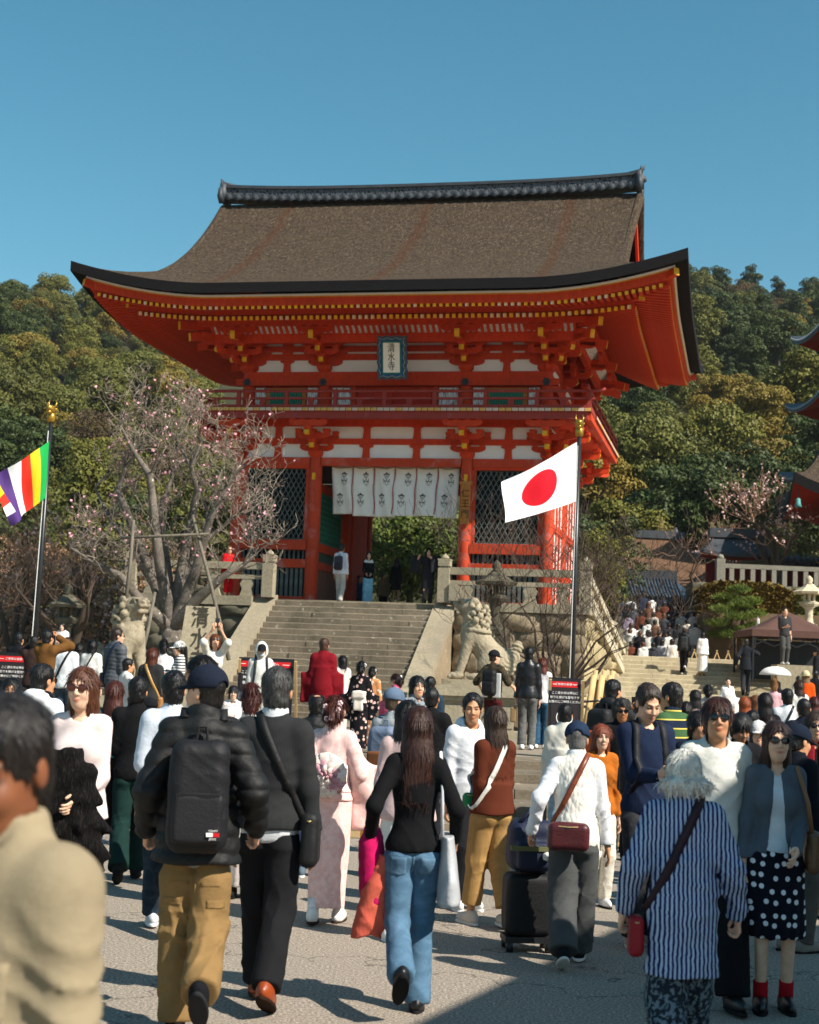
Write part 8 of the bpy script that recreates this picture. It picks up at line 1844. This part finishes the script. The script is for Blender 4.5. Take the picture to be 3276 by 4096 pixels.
person('man in loose white tee with a black strap and brown hair', 272, 2546, 23.2, 6, zg=Z6, tone='m', hair=('short', '#2a1a12'), top=T_('#dfe4e8', g=.05, sleeve=.6), bot=B_('#3a4a5a', 'denim'), extra=[crossbag('black sling bag on the man in loose white tee', '#17171a', '#17171a', 1, (-.2, .0, .95, .05, .1, .12), .04, 'nylon')])
person('man in tan corduroy jacket shading his eyes with both hands', 192, 2516, 22.0, 24, zg=Z6, tone='m', hair=('short', '#100d0c'), top=T_('#6d4a24', g=.04, hem=.74, neck='collar'), bot=B_('#26262a'), arms=((.10, .17, 1.62), (.12, .15, 1.62)), hands=('flat', 'flat'))
person('person in dark brown jacket with raised arm behind the tan jacket', 140, 2540, 23.5, 10, zg=Z6, tone='m', hair=('short', '#14100e'), top=T_('#3a2a26', g=.04), bot=B_('#26262a'), arms=('brow', 'down'))
person('woman wrapped in white sitting on the left steps', 252, 2488, 31.0, 190, zg=1.35, fem=True, tone='p', hair=('medium', '#0f0c0b'), top=T_('#dcd9d4', g=.06, sleeve=.9), bot=KS('#dcd9d4', 'plain', None, .3), arms=('chest', 'chest'))
person('person in black jersey beside the left flag pole', 78, 2528, 27.0, 10, zg=Z6, tone='m', hair=('short', '#0f0d0c'), top=T_('#15171c', g=.04), bot=B_('#26262a'))
person('child with dark hair and white top beside the quilted jacket', 512, 2630, 22.0, 60, zg=.42, tone='m', hair=('short', '#0f0d0c'), top=T_('#e4e0da', g=.03), bot=B_('#8a8378'))
person('woman in dark coat with head bowed left of the monument', 318, 2600, 25.5, 0, zg=Z6, fem=True, tone='m', hair=('medium', '#17110f'), top=T_('#23201f', g=.04), bot=B_('#26262a'), h=1.5)
# ---------------------------------------------------------------- people in the gateway
GZ = G0[2]
person('man in white shirt and grey trousers with patterned backpack entering the gate', 1368, 2172, 44.4, 20, zg=GZ-.1, tone='m', hair=('short', '#120f0d'), top=T_('#e2e4ea', g=.026), bot=B_('#b9b6ae', an=.07), shoe='#55524c', legs='step', extra=[backpack('dark patterned backpack on the man in white shirt in the gateway', '#3a3640', '#2a2730', (.14, .08, .2))])
person('girl in black cardigan with white collar and pale blue jeans in the gateway', 1477, 2203, 45.5, 176, zg=GZ-.06, fem=True, tone='p', hair=('medium', '#14100e'), top=[T_('#17171a', g=.022, amp=.003), T_('#ecebe8', g=.030, hem=1.36, sleeve=0, n='collar')], bot=B_('#7fb2cc', 'denim', an=.085, kn=.08), shoe='#ecebe8', arms=('belly', 'belly'))
person('woman in short black dress with bare legs in the gateway', 1588, 2232, 46.6, 20, zg=GZ-.02, fem=True, tone='m', hair=('long', '#0f0c0b'), top=T_('#121214', g=.03, hem=.62, coat=[(1.1, .16, .12), (.6, .22, .17)]), bot=None)
person('person in dark grey kimono pointing a phone in the gateway', 1716, 2190, 44.6, 178, zg=GZ-.1, tone='l', hair=('bob', '#14100e'), top=T_('#26272b', g=.05, hem=.4, coat=[(1.2, .2, .15), (.4, .2, .16)], sleeve=.7), bot=B_('#1d1d20'), arms=((.1, .28, 1.4), (.33, .2, 1.4)), extra=[kimono_sleeves('#26272b', 'plain', None, .4)])
person('woman in black kimono with gold obi standing at the right column', 1862, 2184, 44.2, -75, zg=GZ-.1, fem=True, tone='p', hair=('updo', '#0d0b0b'), top=T_('#121214', g=.03, neck='collar', sleeve=.6), bot=KS('#121214', 'plain'), arms=('lowf', 'lowf'), extra=[kimono_sleeves('#121214', 'plain', None, .34), obi('#b8a060', '#a8703a')])
person('person in bright red jacket on the platform left of the gate', 918, 2182, 43.4, 150, zg=GZ-.16, tone='l', hair=('balding', '#7a5a40'), top=T_('#c8101a', g=.04), bot=B_('#c8101a', hem=.25), glass='#1a1a1a')
person('seated person in beige jacket inside the gateway', 1535, 2290, 48.5, 160, zg=GZ-.35, tone='m', hair=('medium', '#14100e'), top=T_('#8a7354', g=.04), bot=B_('#1c1c20'), legs='stand')
person('seated person in blue inside the gateway shadow', 1440, 2300, 49.0, 150, zg=GZ-.45, tone='m', hair=('short', '#14100e'), top=T_('#26425f', g=.04), bot=B_('#1c1c20'))
# ---------------------------------------------------------------- people on the right-hand stairs
def stz(D): 
    n = min(NR, max(0, int((D-46)/RU)+1)); return .5+n*RR
person('man in black jacket and backpack climbing the right stairs', 2738, 2508, 51.3, 12, zg=stz(51.3), tone='m', hair=('short', '#120f0d'), top=T_('#151518', 'nylon', g=.05, neck='hood'), bot=B_('#131316', an=.075), shoe='#d9d6d0', legs='kick', extra=[backpack('dark grey backpack on the climber in black jacket', '#26292b', None, (.15, .1, .24))])
person('woman in long white dress and white jacket climbing the right stairs', 2812, 2527, 51.0, 4, zg=stz(51.0), fem=True, tone='p', hair=('long', '#120e0d'), top=T_('#e9e8e6', g=.05, hem=.84, flare=.05), bot=dict(t='skirt', c='#e9e8e4', prof=[(1.0, .17, .13), (.6, .2, .17), (.16, .23, .2)]), shoe='#8a6a44')
person('man in dark suit climbing the right stairs with a raised flag stick', 2985, 2552, 49.2, 16, zg=stz(49.2), tone='l', hair=('short', '#26221f'), top=T_('#23262c', g=.036, hem=.78, neck='collar', flare=.02), bot=B_('#2c2e33'), shoe='#141414', legs='walk', arms=((.3, -.05, .95), (.26, .28, 1.42)), hands=('relax', 'grip'), extra=[blob_thing('guide_flag', 'white stick with a small blue and white flag held by the man in suit', 'flag', lambda P: np.minimum(cap(P, (.27, .31, 1.35), (.34, .34, 2.45), .012), rbox(P, (.36, .34, 2.28), (.05, .012, .09), .01)), (.15, .2, 1.25), (.5, .45, 2.5), fabric('#e4e6ea'), 'stick')])
person('young woman in white kimono coming down the right stairs', 2912, 2692, 40.0, 178, zg=stz(40.0), fem=True, tone='p', hair=('updo', '#14100e'), top=T_('#ecebe8', g=.04, neck='collar', sleeve=.6), bot=KS('#ecebe8', 'plain'), extra=[kimono_sleeves('#ecebe8', 'plain', None, .4), obi('#e0ddd6', '#e0ddd6')], h=1.58)
person('woman in cream kimono with pink obi cord on the right stairs', 3195, 2594, 43.0, 6, zg=.62, fem=True, tone='p', hair=('updo', '#0f0c0b'), top=T_('#e6dfd2', 'brocade', c2='#f0eae0', g=.035, neck='collar', sleeve=.6), bot=KS('#e6dfd2', 'brocade', '#f0eae0'), h=1.62, extra=[kimono_sleeves('#e6dfd2', 'brocade', '#f0eae0', .42), obi('#e0d2c4', '#d9c2b8')])
def umbrella(k, o):
    V = []; F = []; n = 16; c = Vector((-.05, .1, 1.93))
    for i in range(7):
        t = i/6; r_2 = .56*math.sin(t*1.35); z = .30*math.cos(t*1.45)
        for a in range(n): sc2 = 1-.05*(a % 2)*t; V.append(tuple(c+Vector((r_2*sc2*math.cos(2*math.pi*a/n), r_2*sc2*math.sin(2*math.pi*a/n), z-.05))))
    for i in range(6):
        for a in range(n): F.append((i*n+a, (i+1)*n+a, (i+1)*n+(a+1) % n, i*n+(a+1) % n))
    u = MB().add(V, F).obj('canopy', [fabric('#e6e4e0')], o, True); u.modifiers.new('s', 'SOLIDIFY').thickness = .006
    for a in range(0, n, 2): MB().tube([c+Vector((0, 0, .22)), c+Vector((.28*math.cos(2*math.pi*a/n), .28*math.sin(2*math.pi*a/n), .14)), c+Vector((.5*math.cos(2*math.pi*a/n), .5*math.sin(2*math.pi*a/n), -.02))], .005, 4).obj('rib', [BLACKM], o)
def umb(k):
    o = attach('umbrella', k, 'white parasol with black ribs held open on the right stairs', 'umbrella'); MB().tube([(.06, .2, 1.1), (-.05, .1, 2.2)], .01, 6).obj('shaft', [BLACKM], o); umbrella(k, o)
person('person in black under the white parasol on the right stairs', 3112, 2692, 41.0, -10, zg=stz(41.0), fem=True, tone='p', hair=('bob', '#0f0c0b'), top=T_('#17181c', g=.05, hem=.6, coat=[(1.2, .2, .15), (.6, .22, .17)]), bot=B_('#17181c'), arms=('down', (.05, .2, 1.18)), h=1.55, extra=[umb])
person('person in bright orange coat and pale sun hat on the right', 3222, 2716, 30.0, 6, zg=TER, fem=True, tone='p', hair=('medium', '#7a5a3a'), cap_=('bucket', '#cdb892'), top=T_('#d8500f', g=.05, hem=.8), bot=B_('#3a3a40'), h=1.6)
person('man in grey tee with camera standing by the brown tent', 3140, 2428, 48.0, 172, zg=2.6, tone='l', hair=('short', '#17120f'), top=T_('#3a393c', g=.03, sleeve=.5), bot=B_('#4a4a48'), shoe='#d9d6d0', arms=('down', 'chest'), extra=[])
person('man in black jacket at the right edge above the steps', 3262, 2640, 40.5, 10, zg=.62, tone='m', hair=('short', '#0f0d0c'), top=T_('#14161b', g=.06), bot=B_('#17171a'), h=1.75)
person('person in black cap sitting near the tent at the right edge', 3268, 2565, 46.0, -60, zg=1.6, tone='m', hair=('short', '#0f0d0c'), cap_=('cap', '#17181c'), top=T_('#191a1e', g=.05), bot=B_('#17171a'), h=1.5)
# middle distance heads on the right, on the terrace
mids = [('long-haired woman in black seen from behind', 3062, 2764, 17.5, 0, True, ('xlong', '#17100e'), '#17171a'), ('man in white tee with a black strap across his back', 3150, 2750, 19.0, 6, False, ('short', '#100d0c'), '#e4e6ea'), ('woman with coppery hair and pale top', 2980, 2782, 19.5, 4, True, ('long', '#9a4a1c'), '#d9d2ca'),
        ('woman with dark hair and dusty pink top', 2782, 2754, 20.0, -4, True, ('long', '#1c1310'), '#b99a94'), ('dark-haired woman with a flower in her updo', 2832, 2758, 22.0, 8, True, ('updo', '#120e0c'), '#c9bdb4'), ('child with light brown bun in a pink top', 3096, 2742, 25.0, 6, True, ('bun', '#9a6a3a'), '#d9aab0'),
        ('person with auburn bob looking away', 3022, 2796, 21.0, 0, True, ('bob', '#7a4a28'), '#e0dcd4'), ('woman in white top with brown hair at right', 3196, 2752, 22.5, -10, True, ('medium', '#3a2218'), '#e6e2dc'), ('man with cropped hair and navy jacket at right', 3216, 2790, 17.0, 4, False, ('buzz', '#14100e'), '#1c2230'), ('woman with dark red hair at the right edge', 3258, 2782, 20.5, 0, True, ('medium', '#4a1a18'), '#6a4a5a'),
        ('dark-haired person with shoulder-length hair near the polo shirt', 2745, 2800, 18.5, 10, True, ('medium', '#1c1412'), '#5a4a44'), ('man with black hair holding a black handbag', 2900, 2790, 18.0, 0, False, ('short', '#120e0d'), '#2a2a30'), ('dark-haired boy behind the black-haired young man', 3010, 2836, 15.5, 20, False, ('short', '#0f0d0c'), '#8a8a90'), ('woman with a black ponytail looking right', 2905, 2830, 16.0, 30, True, ('pony', '#0f0c0b'), '#d8d4cc'), ('woman with brown hair and grey hood at centre right', 3075, 2850, 15.5, 0, True, ('medium', '#2a1a14'), '#55555a')]
for i, (lb, px, py, D, fc, fm_, hr_, tc) in enumerate(mids):
    zg = 0.0 if D < 17.3 else min(TER, .12*(int((D-17.3)/1.26)+1)); zz = aty(px, py, D)[2]
    person(lb+' before the right stairs', px, py, D, fc, zg=zg, fem=fm_, tone='p' if fm_ else 'm', hair=hr_, top=T_(tc, g=.03), bot=B_('#2a2c32'), h=max(1.35, min(1.8, zz-zg)) if zz-zg > 1.2 else None, extra=[crossbag('black strap across the white tee of the man before the right stairs', '#17171a', None, 1, None, .035)] if 'strap' in lb else [])

lg = MB().box(-.5, 3, -.4, .4, 0, 2.02).obj('stone_ledge', [COPE], None, loc=(11.9+.3, 48.0, .58)); tag(lg, 'low stone ledge beside the right stairs that the man in grey tee stands on', 'ledge')
# ---------------------------------------------------------------- dense crowd on the upper right stairs: a few figures, copied with their own colours
protos_p = []
specs = [dict(fem=True, hair=('long', '#17110f'), top=T_('#ffffff', g=.04), bot=B_('#26262a')), dict(hair=('short', '#120e0d'), top=T_('#ffffff', g=.04), bot=B_('#26262a')), dict(fem=True, hair=('bob', '#2a1a14'), top=T_('#ffffff', g=.05, hem=.7), bot=B_('#26262a')), dict(hair=('short', '#17120f'), top=T_('#ffffff', g=.045, neck='hood'), bot=B_('#26262a'), legs='climb'), dict(fem=True, hair=('updo', '#14100e'), top=T_('#ffffff', g=.03, neck='collar'), bot=KS('#d9d2c8', 'plain'))]
clothes = ['#e4e2de', '#1a1b1f', '#4a4e56', '#d9d4cc', '#3a3a40', '#23262e', '#e9e7e2', '#6a3a2a', '#3a3a40', '#d9d4cc', '#8a6a3a', '#17181c', '#4a4e56', '#e6e4e0', '#2a3246', '#c9bfb0', '#5a4a48', '#8d7f90', '#d8d8dc', '#1c2030', '#7a5a48']
words = {'#e4e2de': 'white', '#1a1b1f': 'black', '#23262e': 'dark blue', '#e9e7e2': 'cream white', '#6a3a2a': 'rust brown', '#3a3a40': 'charcoal', '#d9d4cc': 'pale beige', '#8a6a3a': 'ochre', '#17181c': 'jet black', '#4a4e56': 'slate grey', '#e6e4e0': 'bright white', '#2a3246': 'navy', '#c9bfb0': 'sand', '#5a4a48': 'grey-brown', '#8d7f90': 'mauve', '#d8d8dc': 'light grey', '#1c2030': 'midnight blue', '#7a5a48': 'brown'}
rowspec = []
rf = random.Random(17)
for r0, (yy, xs0, xs1, n, D) in enumerate(((2376, 2470, 2830, 9, 61.0), (2412, 2480, 2840, 9, 59.6), (2448, 2500, 2830, 8, 58.4), (2484, 2505, 2790, 8, 57.2), (2520, 2515, 2760, 7, 56.0), (2556, 2520, 2700, 5, 55.2))):
    for i in range(n): rowspec.append((xs0+(xs1-xs0)*(i+.5)/n+rf.uniform(-14, 14), yy+rf.uniform(-10, 12), D+rf.uniform(-.3, .3), r0, i))
names_r = ['top', 'second', 'third', 'fourth', 'fifth', 'lowest']; ordw = ['first', 'second', 'third', 'fourth', 'fifth', 'sixth', 'seventh', 'eighth', 'ninth']
for idx, (px, py, D, r0, i) in enumerate(rowspec):
    kp = rf.randrange(len(specs)); tc = rf.choice(clothes); w_ = aty(px, py, D)
    zg = w_[2]-rf.uniform(1.55, 1.74)
    lb = '%s person in %s, %s from left, %s row of the far right crowd' % ('long-haired' if kp == 0 else 'short-haired' if kp == 1 else 'bob-haired' if kp == 2 else 'hooded' if kp == 3 else 'kimono-clad', words[tc], ordw[i], names_r[r0])
    if len(protos_p) < len(specs): protos_p = protos_p+[None]*(len(specs)-len(protos_p))
    if protos_p[kp] is None:
        sp_ = dict(specs[kp]); sp_['top'] = dict(sp_['top'], c=tc); k = person(lb, px, py, D, rf.uniform(-25, 25), zg=zg, group='crowd on the upper right stairs', lod=2, **sp_); protos_p[kp] = k.root
    else:
        src = protos_p[kp]; c = src.copy(); COL.objects.link(c); c.location = (w_[0], w_[1], zg); c.rotation_euler = (0, 0, R(rf.uniform(-30, 30))); s = (w_[2]-zg)/1.75; c.scale = (s,)*3; c['label'] = lb
        for ch in src.children:
            d = ch.copy(); COL.objects.link(d); d.parent = c
            if ch.name.split('.')[0] == 'top': d.material_slots[0].link = 'OBJECT'; d.material_slots[0].material = fabric(tc)
            elif ch.name.split('.')[0] == 'hair' and rf.random() < .35: d.material_slots[0].link = 'OBJECT'; d.material_slots[0].material = hairmat(rf.choice(['#3a2218', '#5a3420', '#4a3a30']))
            elif ch.name.split('.')[0] == 'trousers': d.material_slots[0].link = 'OBJECT'; d.material_slots[0].material = fabric(rf.choice(['#26262a', '#8a8378', '#3a4a5e', '#b9b2a6']))
            for g2 in ch.children:
                e = g2.copy(); COL.objects.link(e); e.parent = d
# trolley beside the old man
tp = atz(2105, 3800, 0.0); tro = empty('trolley_bag', (tp[0], tp[1], 0), 0.1, 'black wheeled trolley case with navy rucksack strapped on top', 'trolley')
add_part('case', snets(lambda P: rbox(P, (0, 0, .30), (.16, .12, .20), .05)+.004*wob(P, 9), (-.25, -.2, .05), (.25, .2, .55), .012), [fabric('#151517', 'nylon')], tro)
add_part('rucksack', snets(lambda P: smin(rbox(P, (0, -.02, .68), (.15, .12, .17), .08), rbox(P, (0, -.14, .63), (.11, .04, .09), .03), .02)+.005*wob(P, 10, 2), (-.25, -.25, .42), (.25, .2, .92), .012), [fabric('#1a2138', 'nylon')], tro)
MB().box(-.16, .16, -.11, .11, .06, .10).obj('base', [BLACKM], tro); MB().box(-.155, .155, -.19, -.14, .66, .69).obj('band', [fabric('#6a6a48')], tro)
for x in (-.13, .13):
    for y in (-.09, .09): MB().tube([(x-.02, y, .035), (x+.02, y, .035)], .035, 12).obj('wheel', [BLACKM], tro, True); MB().box(x-.012, x+.012, y-.012, y+.012, .05, .08).obj('caster', [BLACKM], tro)
MB().tube([(.12, .12, .1), (.12, .13, .98), (.16, .13, 1.02), (.2, .1, 1.02)], .012, 7).obj('handle', [BLACKM], tro, True); MB().tube([(-.08, -.1, .84), (0, -.06, .93), (.06, .02, .98)], .014, 6).obj('loop', [fabric('#1a2138', 'nylon')], tro, True)
MB().lathe([(.0, 0), (.025, .01), (.03, .03), (.025, .05), (.0, .06)], (.08, -.2, .60), 10).obj('white_charm', [fabric('#ecebe8')], tro, True)
# ---------------------------------------------------------------- thin daylight haze
hzm = bpy.data.materials.new('haze air'); hzm.use_nodes = True; hn = hzm.node_tree; hn.nodes.clear()
pv = hn.nodes.new('ShaderNodeVolumePrincipled'); pv.inputs['Density'].default_value = 0.00010; pv.inputs['Color'].default_value = (0.82, 0.88, 0.95, 1); pv.inputs['Anisotropy'].default_value = 0.0
ho = hn.nodes.new('ShaderNodeOutputMaterial'); hn.links.new(pv.outputs[0], ho.inputs['Volume'])
hb_ = MB().box(-420, 420, -40, 620, -1.2, 128).obj('haze', [hzm]); tag(hb_, kind='stuff')
